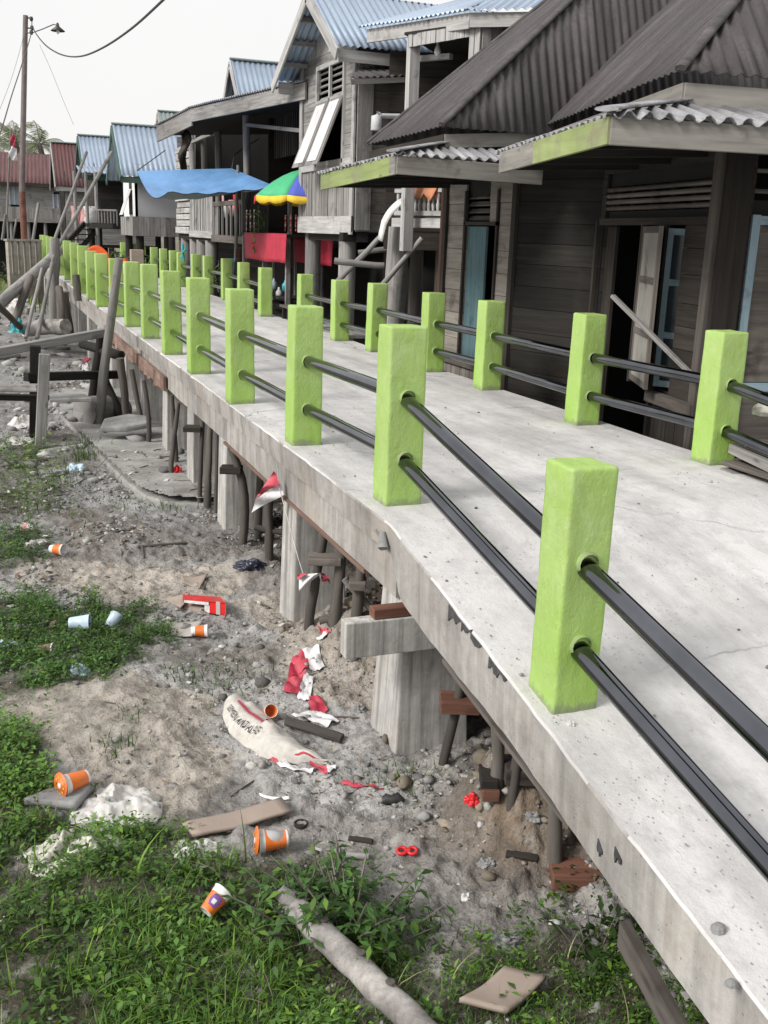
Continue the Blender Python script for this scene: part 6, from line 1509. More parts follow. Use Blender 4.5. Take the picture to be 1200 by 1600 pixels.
# ================================================================== UTILITY POLE, WIRES, FLAGPOLE, PALMS
PD_ = 30.0
def pole():
    b = D(42, 440, PD_); b.z = HZ(b.x, b.y); t = thing('utility_pole', b, 'tall rusty utility pole with a hooded street lamp on a thin arm', 'utility pole')
    tp = D(40, 24, PD_); zc = D(41, 300, PD_).z; mb = MB(); mb.tube([b-Vector((0, 0, .2)), (b.x, b.y, zc)], [.095, .088], 12, .03); part('lower_pole', mb, RUST, t)
    mb = MB(); mb.tube([(b.x, b.y, zc-.002), (tp.x, tp.y, tp.z)], [.082, .066], 12); part('upper_pole', mb, POLEM, t)
    mb = MB(); a = D(48, 52, PD_); l = D(90, 40, PD_); mb.tube([a-Vector((.12, .05, 0)), a, D(65, 46, PD_), D(84, 38, PD_), l], .015, 6); part('lamp_arm', mb, POLEM, t)
    mb = MB()
    for (px, py) in ((49, 30), (50, 44), (49, 51)): P = D(px, py, PD_); mb = MB(); mb.lathe([(0, .07), (.04, .06), (.05, .0), (.03, -.05), (0, -.06)], Matrix.Translation(P), 8); part('insulator', mb, BLACKM, t)
    for y in (28, 44): mb = MB(); mb.tube([D(40, y, PD_), D(50, y, PD_)], .018, 6); part('bracket', mb, BLACKM, t)
    mb = MB(); mb.lathe([(0, .12), (.03, .1), (.05, .02), (.19, -.09), (.185, -.10), (.04, -.01), (0, .0)], Matrix.Translation(l-Vector((0, 0, .04))), 16); s = part('lamp_shade', mb, BLACKM, t)
    mb = MB(); mb.lathe([(0, -.02), (.035, -.04), (.045, -.10), (.03, -.16), (0, -.18)], Matrix.Translation(l-Vector((0, 0, .04))), 10); part('bulb', mb, LAMPG, t)
pole()
def wire(pts, r, lab):
    P = [D(x, y, d) for x, y, d in pts]; q = []
    for i in range(len(P)-1):                       # Catmull-Rom
        a, b, c, d = P[max(0, i-1)], P[i], P[i+1], P[min(len(P)-1, i+2)]
        for k in range(6):
            t = k/6; q.append(.5*((2*b)+(c-a)*t+(2*a-5*b+4*c-d)*t*t+(-a+3*b-3*c+d)*t**3))
    q.append(P[-1]); mb = MB(); mb.tube(q, r, 6); solo('power_cable', mb, WIRE, lab, 'cable', 'cables at the utility pole')
wire([(50, 40, 30), (58, 55, 28.5), (74, 73, 26.5), (98, 86, 24), (126, 88, 21.5), (160, 75, 18.5), (205, 45, 15.8), (258, -3, 13), (330, -75, 10)], .016, 'thick black cable sagging from the pole and rising overhead')
wire([(50, 32, 30), (48, 55, 29), (36, 95, 26), (18, 150, 22), (4, 197, 19), (-25, 285, 15)], .012, 'dark cable dropping from the pole to the left edge')
wire([(62, 70, 30), (80, 110, 31), (98, 155, 32.5), (115, 195, 34)], .0045, 'faint thin cable running from the pole down to the far roofs')
wire([(36, 60, 30), (22, 110, 27), (4, 160, 24), (-20, 215, 21)], .0045, 'faintest thin cable left of the utility pole')
def flagpole():
    b = D(15, 420, 33); b.z = HZ(b.x, b.y); tp = D(17, 202, 33); t = thing('flagpole', b, 'thin flagpole with a limp red and white flag at the left edge', 'flagpole')
    mb = MB(); mb.tube([b, (b.x+.02, b.y, (b.z+tp.z)/2), tp], .03, 8); part('pole', mb, W_POLEL, t)
    for (y0, y1, m) in ((206, 226, FLAGR), (226, 248, FLAGW)):
        g = []
        for i in range(7):
            y = y0+(y1-y0)*i/6; f = (y-206)/42; P = D(17, y, 33); row = []
            for j in range(7): s = j/6; row.append(P+Vector((.32*s*(.35+f*.5)-.08*f, .05*sin(s*9+i), -.10*s)))
            g.append(row)
        mb = MB(); mb.sheet(g); solid(part('flag', mb, m, t), .01)
flagpole()
def palm(px, py, dep, n, lf, lab):
    top = D(px, py, dep); b = Vector((top.x+.4, top.y, -1.2)); t = thing('palm_tree', b, lab, 'palm tree', 'palms beyond the far roofs')
    mb = MB(); mb.tube([b.lerp(top, k/6)+Vector((.25*sin(k/6*pi), 0, 0)) for k in range(7)], [.2]*3+[.16]*4, 9, .1); part('trunk', mb, W_POLE, t)
    L = Leaves(); mbr = MB()
    for k in range(n):
        th = 2*pi*k/n+random.uniform(-.2, .2); el = random.choice([1.2, .95, .6, .3, 0, -.3])+random.uniform(-.15, .15); ln = lf*random.uniform(.8, 1.1); pts = []
        for i in range(9):
            s = i/8; e = el-1.5*s*s; 
            if i == 0: p = Vector(top)
            else: p = pts[-1]+Vector((cos(th)*cos(e), sin(th)*cos(e), sin(e)))*ln/8
            pts.append(p)
        mbr.tube(pts, [.035*(1-i/10) for i in range(9)], 5)
        V0 = []; m = 34; tt = np.linspace(.12, 1, m)
        for q in tt:
            f = q*8; i = min(7, int(f)); p = pts[i].lerp(pts[i+1], f-i); d = (pts[i+1]-pts[i]).normalized(); sd = d.cross(Vector((0, 0, 1))).normalized()
            l = ln*.26*(sin(pi*min(1, q*.9+.12)))**.6
            for sg in (-1, 1):
                dr = (sd*sg+d*.7+Vector((0, 0, -.55-random.uniform(0, .4)))).normalized(); w = d*.011
                V0 += [p-w, p+w, p+dr*l*.6+w*.8+Vector((0, 0, -.02)), p+dr*l+Vector((0, 0, -.12*l))]
        v = np.array([x[:] for x in V0]); nn = len(v)//4; f = (np.arange(nn)*4)[:, None]+np.array([[0, 1, 2, 3]])
        L.add(v, f, np.repeat(np.array([[.22, .26, .14]])*np.random.uniform(.6, 1.25, (nn, 1)), 4, 0))
    part('frond_rib', mbr, W_POLEL, t)
    v = np.concatenate(L.v)-np.array(b[:])[None]; o = np_mesh('crown', v, np.concatenate(L.f), FROND, False, np.concatenate(L.c)); o.parent = t; OFF[o.name] = OFF[t.name]
palm(24, 222, 62, 15, 2.0, 'palm with a full crown left of the utility pole'); palm(62, 226, 58, 14, 1.75, 'palm whose fronds droop just right of the utility pole'); palm(-8, 228, 66, 14, 2.2, 'palm cut by the left edge of the view'); palm(44, 240, 70, 14, 2.0, 'farthest palm low behind the utility pole')
def fence():
    a = D(10, 411, 27.5); b = D(62, 408, 28.3); zt = D(30, 377, 27.5).z; H = thing('block_fence', a, 'short stained breeze block fence at the foot of the utility pole', 'fence')
    W = Wall((a.x, a.y), (b.x, b.y), -1.0, zt); mb = MB(); n = 5; 
    holes = [(W.L*(.08+.18*i), W.L*(.08+.18*i)+.08, zt-.3-.32*j, zt-.2-.32*j) for i in range(5) for j in range(2)]
    mb2 = MB(); W.planks(mb2, .4, holes, th=.12, gap=.004, jit=.0, back=False); part('panel', mb2, FENCEC, H)
    mb2 = MB(); W.box(mb2, -.03, W.L+.03, zt, zt+.05, -.02, .16); part('coping', mb2, FENCEC, H)
fence()

# ================================================================== TIMBER CLUTTER ON THE LEFT
JG = 'weathered timbers of the old walkway'
def lb(x0, y0, x1, y1, d0, d1, r, lab, mat=W_POLEL, name='timber_pole', g=0, r1=None, wob=.12):
    a = D(x0, y0, d0); b = D(x1, y1, d1); return log_between(a, b, r, lab, 'pole', mat, name, JG, wob, 9, r1)
def gp(px, py): P = T(px, py); return P.dot(V(FWD)) if False else (P.x*FWD[0]+P.y*FWD[1])
d_a = gp(60, 694); d_b = gp(148, 657)
def beamt(x0, y0, x1, y1, d0, d1, w, h, lab, mat, name='timber_beam', cat='beam', up=(0, 0, 1)):
    mb = MB(); mb.beam(D(x0, y0, d0), D(x1, y1, d1), w, h, up); return bev(solo(name, mb, mat, lab, cat, JG), .006, 1)
beamt(-60, 560, 172, 518, d_a+.1, d_b-.1, .10, .085, 'long grey rail sloping up to the leaning pole in the timber frame', W_GREY)
beamt(40, 589, 192, 585, d_a+.25, d_b+.3, .08, .085, 'near black horizontal beam behind the posts of the timber frame', W_DARK)
beamt(-60, 605, 61, 606, d_a-.05, d_a-.05, .12, .065, 'grey handrail ending at the front post at the left edge', W_GREY)
beamt(-60, 619, 75, 622, d_a+.1, d_a+.1, .10, .055, 'dark beam just below the grey handrail at the left edge', W_DARK)
beamt(72, 622, 138, 621, d_a+.5, d_a+.7, .35, .035, 'pale plank lying between the frame posts', W_PALE, 'plank', 'plank')
beamt(54, 693, 55, 540, d_a+.35, d_a+.35, .10, .10, 'darker rear post of the timber frame', W_DARK, 'timber_post', 'post', (0, 1, 0))
beamt(63, 698, 70, 553, d_a-.15, d_a-.1, .10, .08, 'grey front post of the timber frame', W_GREY, 'timber_post', 'post', (0, 1, 0))
lb(152, 668, 186, 404, d_b-.1, d_b-.25, .055, 'tall leaning pole propped against the edge of the bridge', W_POLEL, r1=.042)
lb(143, 640, 160, 520, d_b+.35, d_b+.1, .06, 'dark pole close behind the tall leaning pole', W_DARK)
lb(160, 590, 200, 672, d_b+.4, d_b-.1, .055, 'dark pole slanting down to the right behind the leaning pole', W_DARK)
lb(166, 600, 178, 640, d_b+.5, d_b+.5, .05, 'short dark strut behind the timber frame', W_DARK)
lb(128, 537, 190, 556, d_b+.3, d_b, .05, 'dark knotted pole reaching under the bridge edge', W_DARK)
lb(200, 672, 188, 560, d_b-.2, d_b-.3, .04, 'thin brown pole standing beside the sixth pier', W_MID)
dl = gp(135, 660); a = T(142, 660); C0 = D(131, 645, dl); ax = Vector((.75, .62, -.05)).normalized(); 
t = thing('cut_log', C0, 'thick cut log lying with its round grey end toward the camera', 'log'); mb = MB(); R0 = 25/FPX*dl
mb.tube([C0, C0+ax*.18, C0+ax*.42, C0+ax*.6], [R0, R0*1.02, R0*.95, R0*.7], 20, .06); part('trunk', mb, W_POLEL, t)
mb = MB(); mb.lathe([(0, -.004), (R0*.35, -.006), (R0*.9, -.004), (R0*.97, 0)], Matrix.Translation(C0) @ ax.to_track_quat('Z', 'Y').to_matrix().to_4x4(), 20); part('cut_face', mb, W_GREY, t)
P = onZ(198, 676, -.87); mb = MB(); mb.prism([P+Vector((x, y, z)) for x, y, z in ((-.26, -.06, .02), (-.02, -.16, .03), (.2, -.10, .05), (.26, .08, .09), (.05, .2, .10), (-.2, .14, .07))], (0, 0, .06)); bev(solo('stone_slab', mb, ROCK, 'flat grey slab of broken concrete lying on the old path', 'slab'), .02, 2)
# far heap of leaning poles
for k, (x0, y0, x1, y1, d0, d1, r, m, lab) in enumerate([
    (-30, 500, 92, 392, 16, 21.5, .10, W_GREY, 'thickest grey beam slanting up toward the far end of the bridge'),
    (84, 500, 86, 372, 20.5, 20.5, .10, W_GREY, 'upright grey post where the slanting beams meet'),
    (108, 525, 99, 455, 18.5, 18.5, .09, W_POLE, 'short thick post under the edge of the bridge by the far poles'),
    (22, 505, 48, 432, 17.5, 18.5, .07, W_MID, 'dark brown pole slanting behind the thickest grey beam'),
    (58, 530, 84, 400, 16.2, 20, .035, W_POLEL, 'thin pale stick crossing below the upright grey post'),
    (40, 528, 66, 420, 15.8, 18, .03, W_POLEL, 'thin stick left of the pale one near the far poles'),
    (60, 440, 174, 238, 20.5, 24.5, .04, W_POLEL, 'longest thin stick rising in front of the blue roofed houses'),
    (72, 410, 135, 238, 22.5, 25.5, .035, W_POLEL, 'thin stick rising in front of the red brown roofed house'),
    (4, 375, 9, 335, 33, 33, .05, W_POLEL, 'pale stick standing below the long house at the left edge'),
    (50, 385, 60, 318, 31, 32, .045, W_POLEL, 'pale stick leaning right of the utility pole'),
    (18, 385, 26, 342, 33, 33.4, .03, W_POLEL, 'thin pale stick standing between flagpole and utility pole'),
    (118, 430, 122, 470, 17, 17, .06, W_POLE, 'short post under the edge of the bridge'),
    (92, 450, 96, 512, 17.8, 17.2, .07, W_MID, 'brown post in the shade beneath the far bridge edge'),
    (-10, 470, 40, 520, 15, 18, .05, W_POLE, 'brown pole lying on the rubble at the left edge'),
    ]):
    lb(x0, y0, x1, y1, d0, d1, r, lab, m)
lb(48, 513, 104, 509, 17.3, 16.8, .13, 'fat grey log lying across the rubble', W_LOG, 'log')
lb(-40, 724, 129, 698, gp(0, 718), gp(129, 700), .032, 'pale straight pole lying on the weeds', W_PALE, 'pale_pole')
lb(-20, 562, 30, 556, gp(10, 565), gp(30, 560), .05, 'grey log lying on the mud behind the sloping rail', W_POLEL, 'log')
def heap(px, py, w, h, mat, lab, cat, name, z=.0, seed=0, dep=None, n=22, lump=1.0):
    c = T(px, py) if dep is None else D(px, py, dep); s = (c-V(CAM)).length/FPX; rx = w/2*s; rz = h*s*.8; mb = MB(); g = []
    ex = V(AX[0]); ey = Vector((-ex.y, ex.x, 0)).normalized(); ex = Vector((ex.x, ex.y, 0)).normalized()
    for i in range(n+1):
        row = []
        for j in range(n*2+1):
            ph = pi/2*i/n; th = 2*pi*j/(n*2)
            q = Vector((cos(th)*sin(ph)*2.0, sin(th)*sin(ph)*2.0, cos(ph)*2.0+seed*7.3))
            d = 1+(.55*mnoise.noise(q*.9)-.55*abs(mnoise.noise(q*1.5+Vector((3, 1, 0))))+.16-.30*abs(mnoise.noise(q*3.3))-.18*abs(mnoise.noise(q*7.1)))*lump
            row.append(c+ex*(cos(th)*sin(ph)*rx*d)+ey*(sin(th)*sin(ph)*rx*.75*d)+Vector((0, 0, cos(ph)*rz*d-.012)))
        g.append(row)
    mb.sheet(g); return solo(name, mb, mat, lab, cat)
def film(px, py, w, h, hz, mat, lab, seed):
    c = T(px, py); s = (c-V(CAM)).length/FPX; rx = w/2*s; ry = h*s*1.25; ex = Vector((AX[0][0], AX[0][1], 0)).normalized(); ey = Vector((-ex.y, ex.x, 0)); g = []; n = 44
    for i in range(n+1):
        row = []
        for j in range(n+1):
            u = j/n*2-1; v = i/n*2-1; a = math.atan2(v, u); k = max(abs(u), abs(v))/(math.hypot(u, v)+1e-6); u *= k; v *= k; r = math.hypot(u, v)
            ed = 1+.38*mnoise.noise(Vector((cos(a)*1.4, sin(a)*1.4, seed)))+.12*mnoise.noise(Vector((cos(a)*5, sin(a)*5, seed)))
            p = c+ex*(u*rx*ed)+ey*(v*ry*ed); q = Vector((u*1.15+seed*3, v*1.15, seed)); wv = q+mnoise.noise_vector(q*1.2)*.5
            f = 1-abs(mnoise.noise(wv*1.1))*2.9; f2 = 1-abs(mnoise.noise(wv*2.6+Vector((9, 2, 1))))*2.4; f3 = 1-abs(mnoise.noise(wv*6))*2.2
            z = max(HZ(p.x, p.y)+.004, c.z-.01+.35*(HZ(p.x, p.y)-c.z))+.003+hz*max(0, 1-r**2.6)*(.30+.62*max(-.2, f)+.20*f2*(.5+.5*f)+.03*f3)
            row.append(Vector((p.x, p.y, z)))
        g.append(row)
    mb = MB(); mb.sheet(g); o = solo('plastic_bag', mb, mat, lab, 'plastic bag', None, None, False); solid(o, .002); return o
film(190, 1268, 128, 52, .055, BAGW, 'large crumpled white plastic bag beside the flat grey stone', 1)
film(112, 1338, 128, 42, .05, BAGY, 'crumpled yellowish white plastic bag half sunk in the weeds', 2)
film(305, 1330, 70, 24, .02, BAGW, 'flattened white film below the cardboard strip', 3)
heap(125, 1050, 34, 18, BAGB, 'small bluish crumpled wrapper at the edge of the left weeds', 'wrapper', 'wrapper', 0, 4)
film(42, 664, 52, 24, .10, BAGW, 'white plastic bag lying on the stones beside the frame posts', 5)
heap(30, 695, 50, 14, BAGW, 'flat pale bag on the stones nearest the pale pole', 'plastic bag', 'plastic_bag', 0, 6)
heap(118, 735, 30, 14, BAGB, 'pale blue bag on the gravel beside the path edge', 'plastic bag', 'plastic_bag', 0, 7)
heap(85, 742, 50, 14, ROCK, 'grey stone lump on the gravel beside the pale blue bag', 'stone', 'stone', 0, 8)
heap(28, 518, 24, 22, TEALP, 'teal plastic bag in the rubble near the far poles', 'plastic bag', 'plastic_bag', 0, 9, 17.5)
heap(30, 490, 34, 30, BAGW, 'white sack on the rubble behind the far poles', 'sack', 'sack', 0, 10, 19)
heap(393, 884, 44, 16, BAGK, 'crumpled dark blue bag at the foot of the props', 'plastic bag', 'plastic_bag', 0, 11)
heap(10, 1015, 40, 22, BAGB, 'pale wrapper among the weeds at the left edge', 'wrapper', 'wrapper', 0, 12)
heap(80, 952, 44, 10, BAGK, 'dark flattened wrapper above the left weeds', 'wrapper', 'wrapper', 0, 13)
heap(60, 852, 34, 14, BAGW, 'torn white wrapper beside the discarded cup in the upper weeds', 'wrapper', 'wrapper', 0, 14)
heap(728, 1403, 20, 14, WHITEP, 'small bright white plastic scrap on the dark mud', 'scrap', 'plastic_scrap', 0, 15)
heap(893, 1128, 14, 9, BAGW, 'white pebble of mortar at the foot of the nearest post', 'stone', 'stone', 0, 16, 2.72)
for k, (px, py, w, h, lab) in enumerate([(1122, 1452, 26, 14, 'angular grey stone on the ramp near the lower right corner'), (1142, 1538, 20, 12, 'brown stone on the ramp in the lower right corner')]):
    q = onZ(px, py, -.5)
    for _ in range(6): q = onZ(px, py, dz(q.y))
    c = q; mb = MB(); s = (c-V(CAM)).length/FPX; R = w/2*s
    g = [[c+Vector((cos(2*pi*j/9)*sin(pi/2*i/3)*R*(1+.4*mnoise.noise(Vector((j*1.3, i, k)))), sin(2*pi*j/9)*sin(pi/2*i/3)*R*.8, cos(pi/2*i/3)*h*s*.8-.002)) for j in range(9)] for i in range(4)]
    for r in g: r.append(r[0])
    mb.sheet(g, 0, False); solo('stone', mb, ROCK, lab, 'stone')
q = onX(600, 845, TL-.01); mb = MB(); mb.tube([q+Vector((-.01, -.02, -.025)), q+Vector((.0, .02, .03))], [.022, .012], 7, .4); mb.tube([q+Vector((.0, .02, .0)), q+Vector((-.02, .05, .035))], .006, 5)
solo('tie_wire_knot', mb, ROCK, 'rough grey knot of tie wire stuck on the slab edge', 'wire knot')

# ================================================================== RUBBISH ON THE MUD
CG = 'discarded noodle cups'
def cup(px, py, yaw, tilt, L, lab, orange=(.14, .80), lid=False, roll=0, dent=0, logo=False, inside=False, mats=None, dirx=None, rz=0):
    P = T(px, py); L = L*.90; r1 = L*.385; r0 = L*.27; ax = Vector((cos(yaw)*cos(tilt), sin(yaw)*cos(tilt), sin(tilt)))
    t = thing('noodle_cup', P, lab, 'cup', CG)
    c = P+Vector((0, 0, r1*.95*cos(tilt)+max(0, L/2*sin(abs(tilt)))+.002+rz)); M = Matrix.Translation(c-ax*L/2) @ ax.to_track_quat('Z', 'Y').to_matrix().to_4x4()
    a, b = orange; R = lambda k: r0+(r1-r0)*k
    pr = [(0, L*.02), (r0*.85, L*.02), (r0*.92, 0), (R(0), .004), (R(a*.5), L*a*.5), (R(a), L*a), (R((a+b)/2), L*(a+b)/2), (R(b), L*b), (R(.95), L*.95), (r1*1.03, L*.955), (r1*1.06, L*.98), (r1*1.03, L), (r1*.95, L*.985), (r1*.9, L*.9), (r0*.9, L*.05), (0, L*.05)]
    mi = [0, 0, 0, 0, 0, 1, 1, 0, 0, 0, 0, 0, 0, 0, 0]
    mi = mi[:12]+[1, 1, 1] if inside else mi
    mb = MB(); mb.lathe(pr, M, 26, 0, True, mi)
    if dent:
        up = Vector((0, 0, 1))
        for v in mb.v:
            k = (v-c).dot(ax)/L; h = (v-c).dot(up)
            if h > 0: v -= up*h*dent*math.exp(-((k+.12)/.2)**2)
    part('body', mb, mats or [WHITEP, ORANGE], t)
    if logo:
        mb = MB(); s = Vector((0, 0, 1)); f = ax.cross(s).normalized(); n_ = (V(CAM)-c); n_ = (n_-ax*n_.dot(ax)).normalized(); w_ = ax.cross(n_).normalized(); g = []
        for i in range(6):
            row = []
            for j in range(9):
                k = .22+.45*i/5; th = (-.75+1.5*j/8)*(1-.35*abs(i-2.5)/2.5); rr = R(k)+.0012; row.append(c-ax*L/2+ax*(L*k)+(n_*cos(th)+w_*sin(th))*rr)
            g.append(row)
        mb.sheet(g); part('printed_motif', mb, PURPLE, t)
        g = [[p+(p-(c-ax*L/2)).normalized()*0+n_*.0012 for p in r[2:6]] for r in g[1:4]]; mb = MB(); mb.sheet(g); part('printed_motif', mb, WHITEP, t)
    if lid:
        m = c+ax*L/2; side = lid; lc = m+ax*.006+Vector((0, 0, .004)); mb = MB(); axl = (ax+Vector((0, 0, .12))).normalized()
        Ml = Matrix.Translation(lc) @ axl.to_track_quat('Z', 'Y').to_matrix().to_4x4()
        mb.lathe([(0, .006), (r1*.28, .006), (r1*.30, .003), (r1*1.16, .001), (r1*1.20, -.001), (r1*1.16, -.002), (0, -.002)], Ml, 26, 0, True, [1, 0, 0, 0, 0, 0]); lo = part('lid', mb, [ORANGE, WHITEP], t, 'peeled orange foil lid')
        mb = MB()
        for k in range(10):
            th = 2*pi*k/10; p = Vector((cos(th), sin(th), 0))*r1*.72; mb.add([Ml @ (p+Vector((cos(th+q)*r1*.16, sin(th+q)*r1*.10, .0045))) for q in (0, 1.57, 3.14, 4.71)], [(0, 1, 2, 3)])
        part('printed_motif', mb, YELLOWP, lo, None, False)
    return t
exw = math.atan2(AX[0][1], AX[0][0])       # direction of the picture's right, on the ground
cup(118, 1240, exw+pi+.8, .02, .118, 'orange noodle cup with its round orange lid lying above the flat grey stone', (.1, .78), 1, rz=.01)
cup(427, 1328, exw+pi+.25, .0, .118, 'dented orange noodle cup lying at the end of the cardboard strip', (.1, .80), 1, dent=.5)
cup(336, 1442, exw+.9, .45, .095, 'orange and white noodle cup with a purple motif stuck in the grass', (.02, .72), None, logo=True, rz=.03)
cup(312, 996, exw+.1, .05, .10, 'orange noodle cup with white ends lying beside the grey cardboard scrap', (.25, .8))
cup(420, 1126, -1.5, .5, .085, 'white rimmed noodle cup with an orange inside behind the empty sack', (.3, .9), None, inside=True)
cup(90, 868, exw-.3, .05, .11, 'small orange and white cup at the edge of the upper left weeds', (.3, .85))
cup(125, 985, exw+.1, .05, .12, 'dirty white cup lying in the middle of the left weeds', (.3, .31), None, mats=[BAGB, BAGB])
cup(176, 985, exw+1.2, .5, .10, 'white cup with a faded orange rim at the right end of the left weeds', (.3, .31), None, mats=[BAGB, PINKC])
cup(45, 832, exw+pi, .0, .10, 'white cup with a pink end in the weeds above the other cups', (.5, .9), None, mats=[WHITEP, PINKC])
cup(72, 1025, exw, .1, .09, 'faded brown cup deep in the left weeds', (.1, .9), None, mats=[WHITEP, W_ORANGE])

# empty cement sack
def sack():
    c0 = T(372, 1120); c1 = T(420, 1180); c2 = T(520, 1196)
    S = thing('cement_sack', c1, 'empty off white cement sack with a red stripe and dark lettering lying on the mud', 'sack')
    ctr = [((350, 1102), (378, 1090)), ((348, 1122), (400, 1108)), ((358, 1146), (425, 1128)), ((380, 1166), (448, 1150)), ((405, 1184), (470, 1170)), ((432, 1192), (490, 1184)), ((465, 1196), (505, 1192)), ((500, 1197), (522, 1198))]
    rows = []; k = len(ctr); n = 13; B = []
    for a, b in ctr:
        A_ = T(*a); B_ = T(*b); B.append((A_, B_))
    def surf(u, v, off=0):
        f = u*(k-1); i = min(k-2, int(f)); t = f-i; A_ = B[i][0].lerp(B[i+1][0], t); B_ = B[i][1].lerp(B[i+1][1], t)
        hgt = [.03, .045, .06, .075, .07, .055, .04, .015]; h = hgt[i]*(1-t)+hgt[i+1]*t
        p = A_.lerp(B_, v); z = max(HZ(p.x, p.y), min(A_.z, B_.z))+.008+h*sin(pi*min(max(v, 0), 1))**.7+.007*mnoise.noise(Vector((u*7, v*4, 1)))+.004*mnoise.noise(Vector((u*22, v*9, 1)))
        return Vector((p.x, p.y, z+off))
    g = [[surf(i/28, j/12) for j in range(13)] for i in range(29)]
    gb = [[surf(i/28, j/12)-Vector((0, 0, .004+.5*(surf(i/28, j/12).z-surf(i/28, 0).z))) for j in range(13)] for i in range(29)]
    mb = MB(); mb.sheet(g); mb.sheet(gb, 0, True, True); part('bag', mb, SACK, S, None, False)
    mb = MB(); mb.sheet([[surf(.13+.36*i/14, .44+.09*j/2, .007) for j in range(3)] for i in range(15)]); part('printed_stripe', mb, REDINK, S, None, False)
    mb = MB(); mb.sheet([[surf(.80+.19*i/8, .16+.12*j/2, .006) for j in range(3)] for i in range(9)]); part('printed_stripe', mb, REDINK, S, None, False)
    cu = bpy.data.curves.new('lettering', 'FONT'); cu.body = 'SEMEN ANDALAS'; cu.size = 1; ob = bpy.data.objects.new('lettering', cu); COL.objects.link(ob)
    bpy.context.view_layer.update(); dg = bpy.context.evaluated_depsgraph_get(); me = ob.evaluated_get(dg).to_mesh()
    vs = [v.co.copy() for v in me.vertices]; fs = [tuple(p.vertices) for p in me.polygons]; ob.evaluated_get(dg).to_mesh_clear(); bpy.data.objects.remove(ob); bpy.data.curves.remove(cu)
    w = max(v.x for v in vs); h = max(v.y for v in vs); mb = MB()
    mb.add([surf(.49-.37*(1-v.x/w)*1.0, .13+.14*(v.y/h), .007) for v in vs], fs); part('lettering', mb, INK, S, None, False)
sack()
# paper flags and bunting
FG = 'red and white paper flags'
def flag(pts_r, pts_w, lab, lift=.012, g=FG, name='paper_flag'):
    """quads given as picture corners on the ground"""
    c = T(*pts_r[0]); t = thing(name, c, lab, 'flag', g)
    for P, m in ((pts_r, FLAGR), (pts_w, FLAGW)):
        q = [T(*p) for p in P]; n = 8; gr = []
        for i in range(n+1):
            row = []
            for j in range(n+1):
                p = q[0].lerp(q[1], j/n).lerp(q[3].lerp(q[2], j/n), i/n); z = HZ(p.x, p.y)
                row.append(Vector((p.x, p.y, max(z, p.z-.02)+lift+.016*mnoise.noise(Vector((p.x*25, p.y*25, 1)))+.008*mnoise.noise(Vector((p.x*70, p.y*60, 3))))))
            gr.append(row)
        mb = MB(); mb.sheet(gr); part('red_half' if m is FLAGR else 'white_half', mb, m, t, None, False)
    return t
flag([(455, 1035), (472, 1018), (484, 1048), (450, 1062)], [(472, 1018), (497, 1010), (508, 1046), (484, 1050)], 'crumpled red and white paper flag uppermost on the sandy slope')
flag([(450, 1062), (478, 1050), (470, 1088), (443, 1086)], [(476, 1052), (490, 1060), (484, 1098), (464, 1092)], 'red and white paper flag lying against the lower edge of the uppermost one')
flag([(480, 1095), (500, 1090), (512, 1112), (488, 1118)], [(455, 1120), (490, 1114), (530, 1130), (510, 1140)], 'torn red and white paper flag behind the dark stick and sack')
flag([(420, 1184), (436, 1192), (434, 1197), (419, 1190)], [(434, 1190), (490, 1208), (486, 1213), (432, 1197)], 'twisted red and white ribbon under the cement sack', .01, FG, 'paper_ribbon')
flag([(482, 1196), (510, 1200), (512, 1214), (490, 1208)], [(510, 1200), (524, 1200), (524, 1206), (512, 1212)], 'crumpled red scrap at the end of the cement sack', .012, FG, 'paper_ribbon')
flag([(534, 1222), (600, 1232), (600, 1236), (534, 1228)], [(560, 1226), (588, 1230), (588, 1232), (560, 1229)], 'flat red ribbon lying on the mud right of the sack', .008, FG, 'paper_ribbon')
flag([(494, 980), (518, 984), (514, 994), (500, 990)], [(506, 990), (514, 988), (504, 1002), (494, 1000)], 'small red and white scrap at the top of the sandy slope')
flag([(128, 562), (142, 560), (136, 566), (130, 570)], [(128, 570), (136, 568), (140, 580), (128, 580)], 'small flag lying on the mud behind the leaning pole')
def hflag(quad, wq, x, lab, dep):
    """hanging flag: corners as picture points at the given distance"""
    c = D(*quad[0], dep); t = thing('hanging_flag', c, lab, 'flag', 'flags hanging from the bridge edge')
    for P, m, nm in ((quad, FLAGR, 'red_half'), (wq, FLAGW, 'white_half')):
        q = [D(*p, dep) for p in P]; n = 8; g = []
        for i in range(n+1): g.append([q[0].lerp(q[1], j/n).lerp(q[3].lerp(q[2], j/n), i/n)+V(FWD)*(.02*sin(i*.7+j*.5)) for j in range(n+1)])
        mb = MB(); mb.sheet(g); part(nm, mb, m, t, None, False)
hd = onX(428, 738, TL-.03); hd = hd.x*FWD[0]+hd.y*FWD[1]
hflag([(428, 736), (437, 755), (400, 778), (406, 768)], [(437, 755), (444, 772), (393, 801), (400, 778)], 0, 'red and white paper flag hanging flat against the bridge edge by the second pier', hd)
hflag([(463, 900), (480, 895), (474, 900), (466, 905)], [(466, 903), (496, 894), (500, 898), (468, 925)], 0, 'folded white and red flag hanging on the string in front of the second pier', hd-.45)
hflag([(498, 896), (514, 900), (515, 912), (506, 908)], [(494, 895), (500, 895), (507, 908), (504, 908)], 0, 'small red flag tip at the end of the string', hd-.4)
mb = MB(); mb.tube([D(432, 720, hd), D(436, 760, hd), D(452, 820, hd-.2), D(466, 872, hd-.35), D(474, 898, hd-.44), D(500, 896, hd-.42), D(516, 912, hd-.38)], .0025, 5); solo('flag_string', mb, BAGW, 'pale string holding the small flags below the bridge edge', 'string')
